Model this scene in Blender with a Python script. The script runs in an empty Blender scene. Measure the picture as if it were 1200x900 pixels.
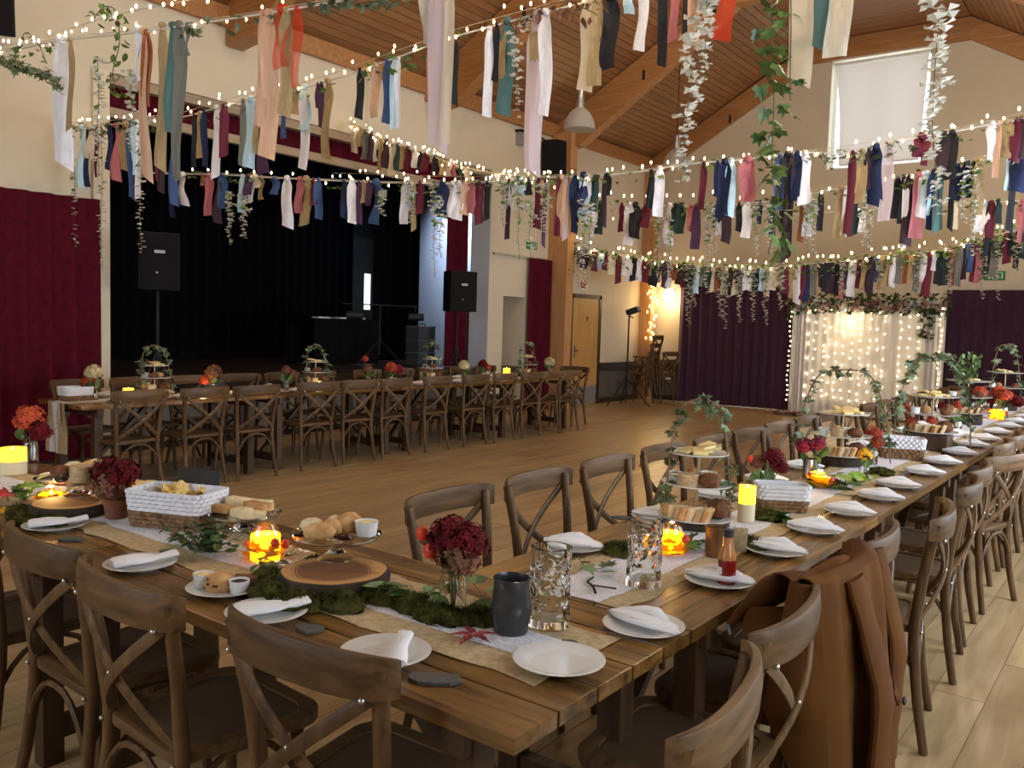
import bpy, bmesh, math, random
from mathutils import Matrix, Vector
S = bpy.context.scene
C = S.collection
PI = math.pi
rnd = random.Random(11)

# ------------------------------------------------------------------ camera
cd = bpy.data.cameras.new('camera')
cam = bpy.data.objects.new('camera', cd)
C.objects.link(cam)
cd.sensor_fit = 'HORIZONTAL'; cd.sensor_width = 36.0; cd.lens = 30.281
cd.clip_start = 0.02; cd.clip_end = 100
cam.matrix_world = Matrix(((0.797048, -0.067294, 0.600155, 0), (0.603139, 0.038295, -0.796716, 0), (0.030631, 0.996998, 0.071111, 1.54), (0, 0, 0, 1)))
S.camera = cam

# ------------------------------------------------------------------ world, lights, exposure
S.view_settings.view_transform = 'Standard'
S.view_settings.look = 'None'
S.view_settings.gamma = 1.0
S.view_settings.use_curve_mapping = False
S.view_settings.exposure = 0.15
W = bpy.data.worlds.new('daylight_sky'); S.world = W; W.use_nodes = True
W.node_tree.nodes['Background'].inputs[0].default_value = (0.86, 0.93, 1.0, 1)
W.node_tree.nodes['Background'].inputs[1].default_value = 3.2

def area_light(name, loc, rot, sx, sy, power, col):
    l = bpy.data.lights.new(name, 'AREA'); l.shape = 'RECTANGLE'; l.size = sx; l.size_y = sy
    l.energy = power; l.color = col
    o = bpy.data.objects.new(name, l); C.objects.link(o); o.location = loc; o.rotation_euler = rot
    return o
def point_light(name, loc, power, col, r=0.05, parent=None):
    l = bpy.data.lights.new(name, 'POINT'); l.energy = power; l.color = col; l.shadow_soft_size = r
    o = bpy.data.objects.new(name, l); C.objects.link(o); o.location = loc
    if parent: o.parent = parent
    return o
# daylight coming in through the windows of the right-hand and the rear wall
DAY = (0.74, 0.86, 1.0)
for y, p in ((1.9, 45), (5.6, 115), (9.3, 150)):
    area_light('window_daylight', (1.42, y, 1.85), (0, PI/2, 0), 1.7, 2.2, p, DAY)
area_light('window_daylight', (-3.6, -1.92, 2.3), (PI/2, 0, 0), 3.0, 1.7, 45, DAY)
# warm fill lights added high in the hall
WARM = (1.0, 0.80, 0.55)
FILL_W = 55

# (bare points with no fixture built; the modelled pendants stay unlit)
for x, y, k in ((-6.85, 3.0, 0.35), (-2.0, 3.4, 0.75), (-2.0, 7.0, 0.9), (-2.0, 10.5, 0.8), (-2.0, 14.0, 0.7)):
    point_light('warm_fill', (x, y, 4.2), FILL_W*k, WARM, 0.12)

for y in (2.2, 6.0, 9.8):
    point_light('ridge_fill', (-4.3, y, 6.3), 95, (1.0, 0.83, 0.60), 0.15)  # added to brighten the stage table and ceiling; no lamp hangs there

# ------------------------------------------------------------------ materials
MATS = {}
def _new(name):
    m = bpy.data.materials.new(name); m.use_nodes = True
    nt = m.node_tree; b = nt.nodes['Principled BSDF']
    return m, nt, b
def _coord(nt, scale=(1, 1, 1), rand=True):
    tc = nt.nodes.new('ShaderNodeTexCoord'); mp = nt.nodes.new('ShaderNodeMapping')
    mp.inputs['Scale'].default_value = scale
    nt.links.new(tc.outputs['Object'], mp.inputs['Vector'])
    if rand:
        oi = nt.nodes.new('ShaderNodeObjectInfo'); ml = nt.nodes.new('ShaderNodeMath'); ml.operation = 'MULTIPLY'
        ml.inputs[1].default_value = 37.0
        nt.links.new(oi.outputs['Random'], ml.inputs[0])
        cb = nt.nodes.new('ShaderNodeCombineXYZ')
        for i in range(3): nt.links.new(ml.outputs[0], cb.inputs[i])
        nt.links.new(cb.outputs[0], mp.inputs['Location'])
    return mp
def mat(name, col, rough=0.55, metal=0.0, var=0.18, vscale=9.0, bump=0.0, bscale=60.0, stretch=(1, 1, 1), col2=None,
        sheen=0.0, coat=0.0, rand=0.0, sss=0.0, spec=0.5):
    """plain surface: two tones of its own colour mixed by noise, optional fine relief"""
    if name in MATS: return MATS[name]
    m, nt, b = _new(name)
    c1 = tuple(max(0.0, x*(1-var)) for x in col); c2 = col2 or tuple(min(1.0, x*(1+var)) for x in col)
    mp = _coord(nt, stretch)
    n = nt.nodes.new('ShaderNodeTexNoise'); n.inputs['Scale'].default_value = vscale; n.inputs['Detail'].default_value = 5
    nt.links.new(mp.outputs[0], n.inputs['Vector'])
    r = nt.nodes.new('ShaderNodeValToRGB')
    r.color_ramp.elements[0].position = 0.3; r.color_ramp.elements[1].position = 0.7
    r.color_ramp.elements[0].color = (*c1, 1); r.color_ramp.elements[1].color = (*c2, 1)
    nt.links.new(n.outputs['Fac'], r.inputs[0])
    out = r.outputs[0]
    if rand:
        oi = nt.nodes.new('ShaderNodeObjectInfo'); mr = nt.nodes.new('ShaderNodeMapRange')
        mr.inputs['To Min'].default_value = 1-rand; mr.inputs['To Max'].default_value = 1+rand
        nt.links.new(oi.outputs['Random'], mr.inputs['Value'])
        hs = nt.nodes.new('ShaderNodeHueSaturation')
        nt.links.new(mr.outputs[0], hs.inputs['Value']); nt.links.new(out, hs.inputs['Color']); out = hs.outputs[0]
    nt.links.new(out, b.inputs['Base Color'])
    b.inputs['Roughness'].default_value = rough; b.inputs['Metallic'].default_value = metal
    b.inputs['Specular IOR Level'].default_value = spec
    if sheen: b.inputs['Sheen Weight'].default_value = sheen
    if coat: b.inputs['Coat Weight'].default_value = coat; b.inputs['Coat Roughness'].default_value = 0.15
    if sss: b.inputs['Subsurface Weight'].default_value = sss; b.inputs['Subsurface Radius'].default_value = (0.02, 0.012, 0.006)
    if bump:
        n2 = nt.nodes.new('ShaderNodeTexNoise'); n2.inputs['Scale'].default_value = bscale; n2.inputs['Detail'].default_value = 3
        nt.links.new(mp.outputs[0], n2.inputs['Vector'])
        bp = nt.nodes.new('ShaderNodeBump'); bp.inputs['Strength'].default_value = bump; bp.inputs['Distance'].default_value = 0.01
        nt.links.new(n2.outputs['Fac'], bp.inputs['Height']); nt.links.new(bp.outputs[0], b.inputs['Normal'])
    MATS[name] = m
    return m
def wood(name, dark, light, axis=0, scale=1.0, rough=0.45, rand=0.15, coat=0.0, knots=False, spec=0.5):
    """grain: noise drawn out along one local axis, every piece offset and toned by its own random"""
    if name in MATS: return MATS[name]
    m, nt, b = _new(name)
    st = [14*scale]*3; st[axis] = 1.1*scale
    mp = _coord(nt, tuple(st))
    n = nt.nodes.new('ShaderNodeTexNoise'); n.inputs['Scale'].default_value = 2.0; n.inputs['Detail'].default_value = 7
    n.inputs['Distortion'].default_value = 0.6
    nt.links.new(mp.outputs[0], n.inputs['Vector'])
    r = nt.nodes.new('ShaderNodeValToRGB')
    r.color_ramp.elements[0].position = 0.28; r.color_ramp.elements[1].position = 0.74
    r.color_ramp.elements[0].color = (*dark, 1); r.color_ramp.elements[1].color = (*light, 1)
    nt.links.new(n.outputs['Fac'], r.inputs[0])
    oi = nt.nodes.new('ShaderNodeObjectInfo'); mr = nt.nodes.new('ShaderNodeMapRange')
    mr.inputs['To Min'].default_value = 1-rand; mr.inputs['To Max'].default_value = 1+rand
    nt.links.new(oi.outputs['Random'], mr.inputs['Value'])
    hs = nt.nodes.new('ShaderNodeHueSaturation')
    nt.links.new(mr.outputs[0], hs.inputs['Value']); nt.links.new(r.outputs[0], hs.inputs['Color'])
    out = hs.outputs[0]
    if knots:
        v = nt.nodes.new('ShaderNodeTexVoronoi'); v.inputs['Scale'].default_value = 1.0
        mp2 = _coord(nt, (2.2, 2.2, 2.2)); nt.links.new(mp2.outputs[0], v.inputs['Vector'])
        kr = nt.nodes.new('ShaderNodeValToRGB'); kr.color_ramp.elements[0].position = 0.03; kr.color_ramp.elements[1].position = 0.09
        kr.color_ramp.elements[0].color = (0.35, 0.3, 0.25, 1); kr.color_ramp.elements[1].color = (1, 1, 1, 1)
        nt.links.new(v.outputs['Distance'], kr.inputs[0])
        mx = nt.nodes.new('ShaderNodeMix'); mx.data_type = 'RGBA'; mx.blend_type = 'MULTIPLY'; mx.inputs[0].default_value = 1
        nt.links.new(out, mx.inputs[6]); nt.links.new(kr.outputs[0], mx.inputs[7]); out = mx.outputs[2]
    nt.links.new(out, b.inputs['Base Color'])
    b.inputs['Roughness'].default_value = rough; b.inputs['Specular IOR Level'].default_value = spec
    if coat: b.inputs['Coat Weight'].default_value = coat; b.inputs['Coat Roughness'].default_value = 0.22
    bp = nt.nodes.new('ShaderNodeBump'); bp.inputs['Strength'].default_value = 0.12; bp.inputs['Distance'].default_value = 0.004
    nt.links.new(n.outputs['Fac'], bp.inputs['Height']); nt.links.new(bp.outputs[0], b.inputs['Normal'])
    MATS[name] = m
    return m
def glow(name, col, strength, sample=True):
    if name in MATS: return MATS[name]
    m, nt, b = _new(name)
    b.inputs['Base Color'].default_value = (*col, 1)
    b.inputs['Emission Color'].default_value = (*col, 1); b.inputs['Emission Strength'].default_value = strength
    if not sample: m.cycles.emission_sampling = 'NONE'
    MATS[name] = m
    return m
def glass(name, col=(1, 1, 1), rough=0.02, ior=1.45, bump=0.0, bscale=30):
    if name in MATS: return MATS[name]
    m, nt, b = _new(name)
    b.inputs['Base Color'].default_value = (*col, 1); b.inputs['Transmission Weight'].default_value = 1.0
    b.inputs['Roughness'].default_value = rough; b.inputs['IOR'].default_value = ior
    if bump:
        mp = _coord(nt, (1, 1, 1)); n2 = nt.nodes.new('ShaderNodeTexVoronoi'); n2.inputs['Scale'].default_value = bscale
        nt.links.new(mp.outputs[0], n2.inputs['Vector'])
        bp = nt.nodes.new('ShaderNodeBump'); bp.inputs['Strength'].default_value = bump; bp.inputs['Distance'].default_value = 0.01
        nt.links.new(n2.outputs['Distance'], bp.inputs['Height']); nt.links.new(bp.outputs[0], b.inputs['Normal'])
    MATS[name] = m
    return m
def sheer(name, col, alpha=0.6, trans=0.4):
    """thin woven cloth: diffuse + translucent, partly see-through"""
    if name in MATS: return MATS[name]
    m, nt, b = _new(name)
    nt.nodes.remove(b)
    out = nt.nodes['Material Output']
    d = nt.nodes.new('ShaderNodeBsdfDiffuse'); t = nt.nodes.new('ShaderNodeBsdfTranslucent'); p = nt.nodes.new('ShaderNodeBsdfTransparent')
    d.inputs[0].default_value = (*col, 1); t.inputs[0].default_value = (*col, 1)
    a = nt.nodes.new('ShaderNodeMixShader'); a.inputs[0].default_value = trans
    nt.links.new(d.outputs[0], a.inputs[1]); nt.links.new(t.outputs[0], a.inputs[2])
    if alpha < 1:
        c = nt.nodes.new('ShaderNodeMixShader'); c.inputs[0].default_value = alpha
        nt.links.new(p.outputs[0], c.inputs[1]); nt.links.new(a.outputs[0], c.inputs[2]); nt.links.new(c.outputs[0], out.inputs[0])
    else: nt.links.new(a.outputs[0], out.inputs[0])
    MATS[name] = m
    return m

# ------------------------------------------------------------------ mesh helper
class MB:
    """collects vertices and faces; build() links them as ONE mesh object"""
    def __init__(s): s.v = []; s.f = []; s.m = Matrix()
    def at(s, loc=(0, 0, 0), rz=0.0, rx=0.0, ry=0.0, sc=1.0):
        s.m = Matrix.Translation(loc) @ Matrix.Rotation(rz, 4, 'Z') @ Matrix.Rotation(ry, 4, 'Y') @ Matrix.Rotation(rx, 4, 'X') @ Matrix.Scale(sc, 4)
        return s
    def add(s, vs, fs):
        o = len(s.v)
        s.v.extend([tuple(s.m @ Vector(p)) for p in vs]); s.f.extend([tuple(i+o for i in f) for f in fs])
    def box(s, x0, y0, z0, x1, y1, z1):
        s.add([(x0,y0,z0),(x1,y0,z0),(x1,y1,z0),(x0,y1,z0),(x0,y0,z1),(x1,y0,z1),(x1,y1,z1),(x0,y1,z1)],
              [(3,2,1,0),(4,5,6,7),(0,1,5,4),(1,2,6,5),(2,3,7,6),(3,0,4,7)])
        return s
    def bar(s, p, q, w, h, up=(0, 0, 1)):
        p, q = Vector(p), Vector(q); d = (q-p).normalized(); u = Vector(up)
        r = d.cross(u)
        if r.length < 1e-5: r = d.cross(Vector((1, 0, 0)))
        r.normalize(); u = r.cross(d)
        vs = []
        for c in (p, q):
            for a, b in ((-1,-1),(1,-1),(1,1),(-1,1)): vs.append(c + r*(a*w/2) + u*(b*h/2))
        s.add(vs, [(3,2,1,0),(4,5,6,7),(0,1,5,4),(1,2,6,5),(2,3,7,6),(3,0,4,7)])
        return s
    def tube(s, pts, r, n=8, cap=True, flat=None, up=(0, 0, 1)):
        """sweep; r number or list; flat=(a,b) scales the section across and along `up`"""
        P = [Vector(p) for p in pts]; k = len(P)
        rs = r if isinstance(r, (list, tuple)) else [r]*k
        vs = []; fa = flat or (1, 1); ref = Vector(up); prev = None
        for i in range(k):
            d = (P[min(i+1, k-1)] - P[max(i-1, 0)])
            if d.length < 1e-9: d = Vector((0, 0, 1))
            d.normalize()
            if prev is None or flat:
                rr = d.cross(ref)
                if rr.length < 1e-3: rr = d.cross(Vector((0.3, 1, 0.2)))
            else: rr = prev - d*prev.dot(d)
            rr.normalize(); prev = rr; uu = rr.cross(d)
            for j in range(n):
                a = 2*PI*j/n + PI/n
                vs.append(P[i] + rr*(math.cos(a)*rs[i]*fa[0]) + uu*(math.sin(a)*rs[i]*fa[1]))
        fs = [(i*n+j, i*n+(j+1) % n, (i+1)*n+(j+1) % n, (i+1)*n+j) for i in range(k-1) for j in range(n)]
        if cap: fs += [tuple(range(n-1, -1, -1)), tuple((k-1)*n+j for j in range(n))]
        s.add(vs, fs)
        return s
    def lathe(s, prof, n=24, c=(0, 0, 0), wob=None):
        vs = []; k = len(prof)
        for i, (r, z) in enumerate(prof):
            for j in range(n):
                a = 2*PI*j/n; rr = r*(1 + (wob(a, i) if wob else 0))
                vs.append((c[0]+rr*math.cos(a), c[1]+rr*math.sin(a), c[2]+z))
        fs = [(i*n+j, i*n+(j+1) % n, (i+1)*n+(j+1) % n, (i+1)*n+j) for i in range(k-1) for j in range(n)]
        if prof[0][0] > 1e-6: fs.append(tuple(range(n-1, -1, -1)))
        if prof[-1][0] > 1e-6: fs.append(tuple((k-1)*n+j for j in range(n)))
        s.add(vs, fs)
        return s
    def ball(s, c, r, n=10, m=7, jit=0.0, R=None):
        rx, ry, rz = r if isinstance(r, (tuple, list)) else (r, r, r)
        R = R or rnd; vs = []
        for i in range(m+1):
            t = PI*i/m
            for j in range(n):
                a = 2*PI*j/n; q = 1 + (R.uniform(-jit, jit) if jit and 0 < i < m else 0)
                vs.append((c[0]+rx*q*math.sin(t)*math.cos(a), c[1]+ry*q*math.sin(t)*math.sin(a), c[2]-rz*q*math.cos(t)))
        fs = [(i*n+j, i*n+(j+1) % n, (i+1)*n+(j+1) % n, (i+1)*n+j) for i in range(m) for j in range(n)]
        s.add(vs, fs)
        return s
    def octa(s, c, r):
        x, y, z = c
        s.add([(x+r,y,z),(x,y+r,z),(x-r,y,z),(x,y-r,z),(x,y,z+r),(x,y,z-r)],
              [(0,1,4),(1,2,4),(2,3,4),(3,0,4),(1,0,5),(2,1,5),(3,2,5),(0,3,5)])
        return s
    def prism(s, poly, z0, z1):
        n = len(poly)
        s.add([(x, y, z0) for x, y in poly] + [(x, y, z1) for x, y in poly],
              [tuple(range(n-1, -1, -1)), tuple(range(n, 2*n))] + [(i, (i+1) % n, n+(i+1) % n, n+i) for i in range(n)])
        return s
    def grid(s, fn, nu, nv):
        vs = [fn(i/nu, j/nv) for i in range(nu+1) for j in range(nv+1)]
        s.add(vs, [(i*(nv+1)+j, (i+1)*(nv+1)+j, (i+1)*(nv+1)+j+1, i*(nv+1)+j+1) for i in range(nu) for j in range(nv)])
        return s
    def mesh(s, name, smooth=True, bevel=0.0, segs=2, solid=0.0):
        me = bpy.data.meshes.new(name)
        me.from_pydata(s.v, [], s.f)
        if bevel or solid or True:
            bm = bmesh.new(); bm.from_mesh(me)
            bmesh.ops.remove_doubles(bm, verts=bm.verts, dist=1e-5)
            if not solid and len(bm.faces) < 60000: bmesh.ops.recalc_face_normals(bm, faces=bm.faces)
            if solid:
                bmesh.ops.recalc_face_normals(bm, faces=bm.faces)
                bmesh.ops.solidify(bm, geom=list(bm.faces), thickness=solid)
            if bevel:
                es = [e for e in bm.edges if len(e.link_faces) == 2 and e.calc_face_angle(0) > 0.6]
                bmesh.ops.bevel(bm, geom=es, offset=bevel, segments=segs, affect='EDGES', profile=0.6, clamp_overlap=True)
            bm.to_mesh(me); bm.free()
        if smooth:
            me.shade_smooth()
            me.set_sharp_from_angle(angle=math.radians(42))
        return me
    def build(s, name, m, parent=None, smooth=True, bevel=0.0, segs=2, solid=0.0, loc=None, rot=None):
        me = s.mesh(name, smooth, bevel, segs, solid)
        me.materials.append(m)
        return put(name, me, parent, loc, rot)
def put(name, me, parent=None, loc=None, rot=None, m=None):
    o = bpy.data.objects.new(name, me); C.objects.link(o)
    if parent: o.parent = parent
    if loc: o.location = loc
    if rot: o.rotation_euler = rot
    if m:
        o.material_slots[0].link = 'OBJECT'; o.material_slots[0].material = m
    return o
def tag(o, label, cat, group=None, kind=None):
    o['label'] = label; o['category'] = cat
    if group: o['group'] = group
    if kind: o['kind'] = kind
    return o
def thing(name, label, cat, loc=(0, 0, 0), rz=0.0, group=None):
    o = bpy.data.objects.new(name, None); o.empty_display_size = 0.1; C.objects.link(o)
    o.location = loc; o.rotation_euler = (0, 0, rz)
    return tag(o, label, cat, group)
def stuff(o): o['kind'] = 'stuff'; return o
def struct(o): o['kind'] = 'structure'; return o
KIDS = {}
def dup(root, loc, rz=0.0, label=None, group=None):
    """a copy of a thing with copies of its parts and sub-parts; mesh data shared"""
    if root.name not in KIDS: KIDS[root.name] = [(c, list(c.children)) for c in root.children]
    r = root.copy(); C.objects.link(r); r.location = loc; r.rotation_euler = (0, 0, rz)
    if label: r['label'] = label
    if group: r['group'] = group
    for ch, gs in KIDS[root.name]:
        c = ch.copy(); C.objects.link(c); c.parent = r
        for g in gs:
            d = g.copy(); C.objects.link(d); d.parent = c
    return r
ORD = ['first', 'second', 'third', 'fourth', 'fifth', 'sixth', 'seventh', 'eighth', 'ninth', 'tenth', 'eleventh', 'twelfth',
       'thirteenth', 'fourteenth', 'fifteenth', 'sixteenth', 'seventeenth', 'eighteenth', 'nineteenth', 'twentieth']


def hexc(h):
    c = [int(h[i:i+2], 16)/255 for i in (1, 3, 5)]
    return tuple(x/12.92 if x <= 0.04045 else ((x+0.055)/1.055)**2.4 for x in c)
cream = mat('cream_wall_paint', (0.66, 0.58, 0.44), rough=0.8, var=0.04, vscale=1.5, bump=0.05, bscale=140, rand=0)
whitewall = mat('white_wing_paint', (0.62, 0.66, 0.74), rough=0.8, var=0.04, vscale=1.5)
greydado = mat('grey_dado_paint', (0.10, 0.095, 0.09), rough=0.7, var=0.06, vscale=3)
darkwood = wood('dark_stained_trim', (0.018, 0.010, 0.006), (0.05, 0.028, 0.016), axis=1, rough=0.4, rand=0.05)
glulam = wood('glulam_beam', (0.32, 0.135, 0.042), (0.50, 0.24, 0.085), axis=0, scale=0.8, rough=0.5, rand=0.06, knots=True)
glulamz = wood('glulam_post', (0.42, 0.20, 0.075), (0.58, 0.31, 0.13), axis=2, scale=0.8, rough=0.5, rand=0.06, knots=True)
ceilwood = wood('ceiling_board_wood', (0.22, 0.098, 0.036), (0.35, 0.17, 0.07), axis=1, scale=0.8, rough=0.42, rand=0.13)
ceilwoodx = wood('ceiling_board_wood_cross', (0.22, 0.098, 0.036), (0.35, 0.17, 0.07), axis=0, scale=0.8, rough=0.42, rand=0.13)
plankwood = wood('floor_plank_oak', (0.31, 0.198, 0.092), (0.50, 0.350, 0.178), axis=1, scale=0.55, rough=0.30, rand=0.13)
black = mat('matt_black', (0.012, 0.012, 0.013), rough=0.6, var=0.2)
blackcloth = mat('black_drape_cloth', (0.004, 0.004, 0.005), rough=0.95, var=0.25, spec=0.1)
metalgrey = mat('brushed_grey_metal', (0.45, 0.45, 0.46), rough=0.35, metal=0.9, var=0.1)
whitepl = mat('white_plastic', (0.8, 0.8, 0.78), rough=0.4, var=0.03)
redcurt = mat('burgundy_velvet', (0.082, 0.006, 0.015), rough=0.95, var=0.2, vscale=14, spec=0.08)
purple = mat('aubergine_curtain_cloth', (0.055, 0.018, 0.043), rough=0.9, var=0.2, vscale=10, sheen=0.2, spec=0.15)

# ------------------------------------------------------------------ floor
fb = MB(); fb.box(-13.6, -2.0, -0.12, 1.6, 17.6, -0.004)
fl = struct(fb.build('floor', plankwood))
pl = [MB().box(-0.098, -0.5*L+0.002, 0, 0.098, 0.5*L-0.002, 0.0045).mesh('plank', False) for L in (2.2,)]
pl[0].materials.append(plankwood)
for i in range(47):
    off = (0.0, 1.1, 0.55, 1.65)[(i*3) % 4]
    for j in range(6):
        y = 0.2 + off + 2.2*j - 1.1
        x = 1.2 - 0.2*i
        if x < -8.7: continue
        put('plank', pl[0], fl, (x, y, -0.004))

# ------------------------------------------------------------------ walls
def xz(poly, y0, y1, m=None):
    m = m or MB()
    m.m = Matrix.Rotation(PI/2, 4, 'X'); m.prism(poly, -y1, -y0); m.m = Matrix()
    return m
lw = MB()
for y0, y1, z0, z1 in ((-2, 4.7, 0, 5.2), (4.7, 11.1, 4.0, 5.2), (11.1, 11.5, 0, 5.2), (11.5, 12.11, 1.98, 5.2), (12.11, 16.9, 0, 5.2)):
    lw.box(-9.3, y0, z0, -8.9, y1, z1)
wl = struct(lw.build('wall_left', cream, smooth=False))
bk = MB(); bk.box(-9.9, 11.45, 0, -9.75, 12.2, 2.2); bk.box(-9.75, 11.40, 0, -9.3, 11.5, 2.2); bk.box(-9.75, 12.11, 0, -9.3, 12.2, 2.2); bk.box(-9.75, 11.45, 1.98, -9.3, 12.2, 2.2)
struct(bk.build('wall_lobby', cream, smooth=False))
fw = MB()
xz([(-9.3, 0), (-8.05, 0), (-8.05, 2.35), (-5.27, 2.35), (-5.27, 7.0), (-5.7, 7.0), (-9.3, 4.95)], 16.6, 16.9, fw)
xz([(-5.7, 0), (-5.27, 0), (-5.27, 2.35), (-5.7, 2.35)], 16.6, 16.9, fw)
xz([(-5.27, 0), (-3.56, 0), (-3.56, 4.58), (-5.27, 4.58)], 16.6, 16.9, fw)
xz([(-5.27, 6.57), (-3.56, 6.57), (-3.56, 7.0), (-5.27, 7.0)], 16.6, 16.9, fw)
xz([(-3.56, 0), (1.5, 0), (1.5, 4.3), (-2.94, 7.0), (-3.56, 7.0)], 16.6, 16.9, fw)
wf = struct(fw.build('wall_far', cream, smooth=False))
# right-hand wall with three window openings, rear wall with one (both behind the camera's field)
rw = MB()
ys = [-2, 0.8, 3.0, 4.5, 6.7, 8.2, 10.4, 16.9]
for i in range(0, 7):
    if i % 2 == 0: rw.box(1.5, ys[i], 0, 1.75, ys[i+1], 4.4)
    else:
        rw.box(1.5, ys[i], 0, 1.75, ys[i+1], 1.0); rw.box(1.5, ys[i], 2.7, 1.75, ys[i+1], 4.4)
struct(rw.build('wall_right', cream, smooth=False))
bw = MB()
xz([(-9.3, 0), (-5.2, 0), (-5.2, 7.0), (-5.7, 7.0), (-9.3, 4.95)], -2.3, -2.0, bw)
xz([(-5.2, 0), (-2.0, 0), (-2.0, 1.4), (-5.2, 1.4)], -2.3, -2.0, bw)
xz([(-5.2, 3.2), (-2.0, 3.2), (-2.0, 7.0), (-5.2, 7.0)], -2.3, -2.0, bw)
xz([(-2.0, 0), (1.5, 0), (1.5, 4.3), (-2.0, 6.45)], -2.3, -2.0, bw)
struct(bw.build('wall_rear', cream, smooth=False))
clearpane = None
def pane_mat():
    m, nt, b = _new('window_pane'); nt.nodes.remove(b)
    g = nt.nodes.new('ShaderNodeBsdfGlossy'); g.inputs['Roughness'].default_value = 0.02
    t = nt.nodes.new('ShaderNodeBsdfTransparent'); t.inputs[0].default_value = (0.95, 0.98, 1, 1)
    x = nt.nodes.new('ShaderNodeMixShader'); x.inputs[0].default_value = 0.08
    nt.links.new(t.outputs[0], x.inputs[1]); nt.links.new(g.outputs[0], x.inputs[2]); nt.links.new(x.outputs[0], nt.nodes['Material Output'].inputs[0])
    return m
PANE = pane_mat()
def window_y(name, x, y0, y1, z0, z1):          # window in a wall of constant x
    fr = MB()
    for a, b, c, d in ((y0, z0, y1, z0+0.06), (y0, z1-0.06, y1, z1), (y0, z0, y0+0.06, z1), (y1-0.06, z0, y1, z1), ((y0+y1)/2-0.03, z0, (y0+y1)/2+0.03, z1)):
        fr.box(x-0.03, a, b, x+0.03, c, d)
    o = struct(fr.build(name, whitepl, smooth=False))
    MB().box(x-0.006, y0+0.05, z0+0.05, x+0.006, y1-0.05, z1-0.05).build('pane', PANE, o, smooth=False)
    return o
for k, (a, b) in enumerate(((0.8, 3.0), (4.5, 6.7), (8.2, 10.4))): window_y('window_%d' % (k+2), 1.65, a, b, 1.0, 2.7)
fr = MB()
for a, b, c, d in ((-5.2, 1.4, -2.0, 1.46), (-5.2, 3.14, -2.0, 3.2), (-5.2, 1.4, -5.14, 3.2), (-2.06, 1.4, -2.0, 3.2), (-3.63, 1.4, -3.57, 3.2)): fr.box(a, -2.2, b, c, -2.14, d)
o = struct(fr.build('window_5', whitepl, smooth=False)); MB().box(-5.15, -2.175, 1.45, -2.05, -2.165, 3.15).build('pane', PANE, o, smooth=False)

# gable window: frame and pane set deep in the reveal, roller blind let down in front of it
fr = MB()
for a, b, c, d in ((-5.27, 4.58, -3.56, 4.64), (-5.27, 6.51, -3.56, 6.57), (-5.27, 4.58, -5.21, 6.57), (-3.62, 4.58, -3.56, 6.57), (-4.45, 4.58, -4.39, 6.57)): fr.box(a, 16.80, b, c, 16.86, d)
gw = struct(fr.build('window_1', whitepl, smooth=False)); MB().box(-5.22, 16.825, 4.63, -3.61, 16.835, 6.52).build('pane', PANE, gw, smooth=False)
bl = thing('roller_blind', 'pale roller blind glowing at its edges, let down over the high gable window', 'blind', (-4.42, 16.6, 6.52))
blindcloth = sheer('blind_cloth', (0.84, 0.78, 0.70), 1.0, 0.20)
MB().grid(lambda u, v: (-0.66+1.40*u+0.05*math.sin(3*v)*(u < 0.1)-0.13*(1-v)*(u < 0.05)+0.07*(1-v)*(u > 0.95), 0.035+0.004*math.sin(9*u), -0.05-1.82*v), 20, 8).build('blind_cloth', blindcloth, bl)
MB().tube([(-0.82, 0.04, -0.02), (0.82, 0.04, -0.02)], 0.03, 10).build('roller_tube', whitepl, bl)
MB().box(-0.62, 0.02, -1.89, 0.74, 0.045, -1.86).build('bottom_bar', whitepl, bl)

# glazed garden doors behind the purple curtains; only their light shows under the hem
def glazed(name, x0, x1):
    m = MB()
    k = 4
    for i in range(k+1):
        x = x0+(x1-x0)*i/k; m.box(x-0.03, 16.72, 0.0, x+0.03, 16.78, 2.35)
    m.box(x0, 16.72, 2.29, x1, 16.78, 2.35); m.box(x0, 16.72, 0.0, x1, 16.78, 0.16)
    o = struct(m.build(name, whitepl, smooth=False)); MB().box(x0, 16.745, 0.04, x1, 16.755, 2.3).build('pane', PANE, o, smooth=False)
glazed('door_2', -8.05, -5.7)

# dado, rails, skirting
def band(name, pts, z0, z1, t, m):
    b = MB()
    for (x0, y0, x1, y1) in pts: b.box(min(x0, x1), min(y0, y1), z0, max(x0, x1), max(y0, y1), z1)
    return struct(b.build(name, m, smooth=False))
band('trim_1', [(-8.9, 14.62, -8.893, 16.6), (-8.9, 16.593, -8.05, 16.6), (-5.69, 16.593, 1.5, 16.6)], 0.0, 0.64, 0, greydado)
band('trim_2', [(-8.9, 14.62, -8.872, 16.6), (-8.9, 16.572, -8.05, 16.6), (-5.69, 16.572, 1.5, 16.6)], 0.64, 0.80, 0, darkwood)
band('baseboard_far', [(-8.9, 16.58, -8.05, 16.6), (-5.69, 16.58, 1.5, 16.6)], 0.0, 0.10, 0, darkwood)
band('baseboard_left', [(-8.9, 14.62, -8.88, 16.6), (-8.9, 12.95, -8.88, 13.5), (-8.9, 12.11, -8.88, 12.75), (-8.9, 11.1, -8.88, 11.5), (-8.9, -2, -8.88, 4.7)], 0.0, 0.10, 0, darkwood)
# wall plate under the eaves
band('trim_3', [(-8.9, -2.0, -8.82, 16.6)], 4.84, 5.06, 0, glulam)

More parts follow.
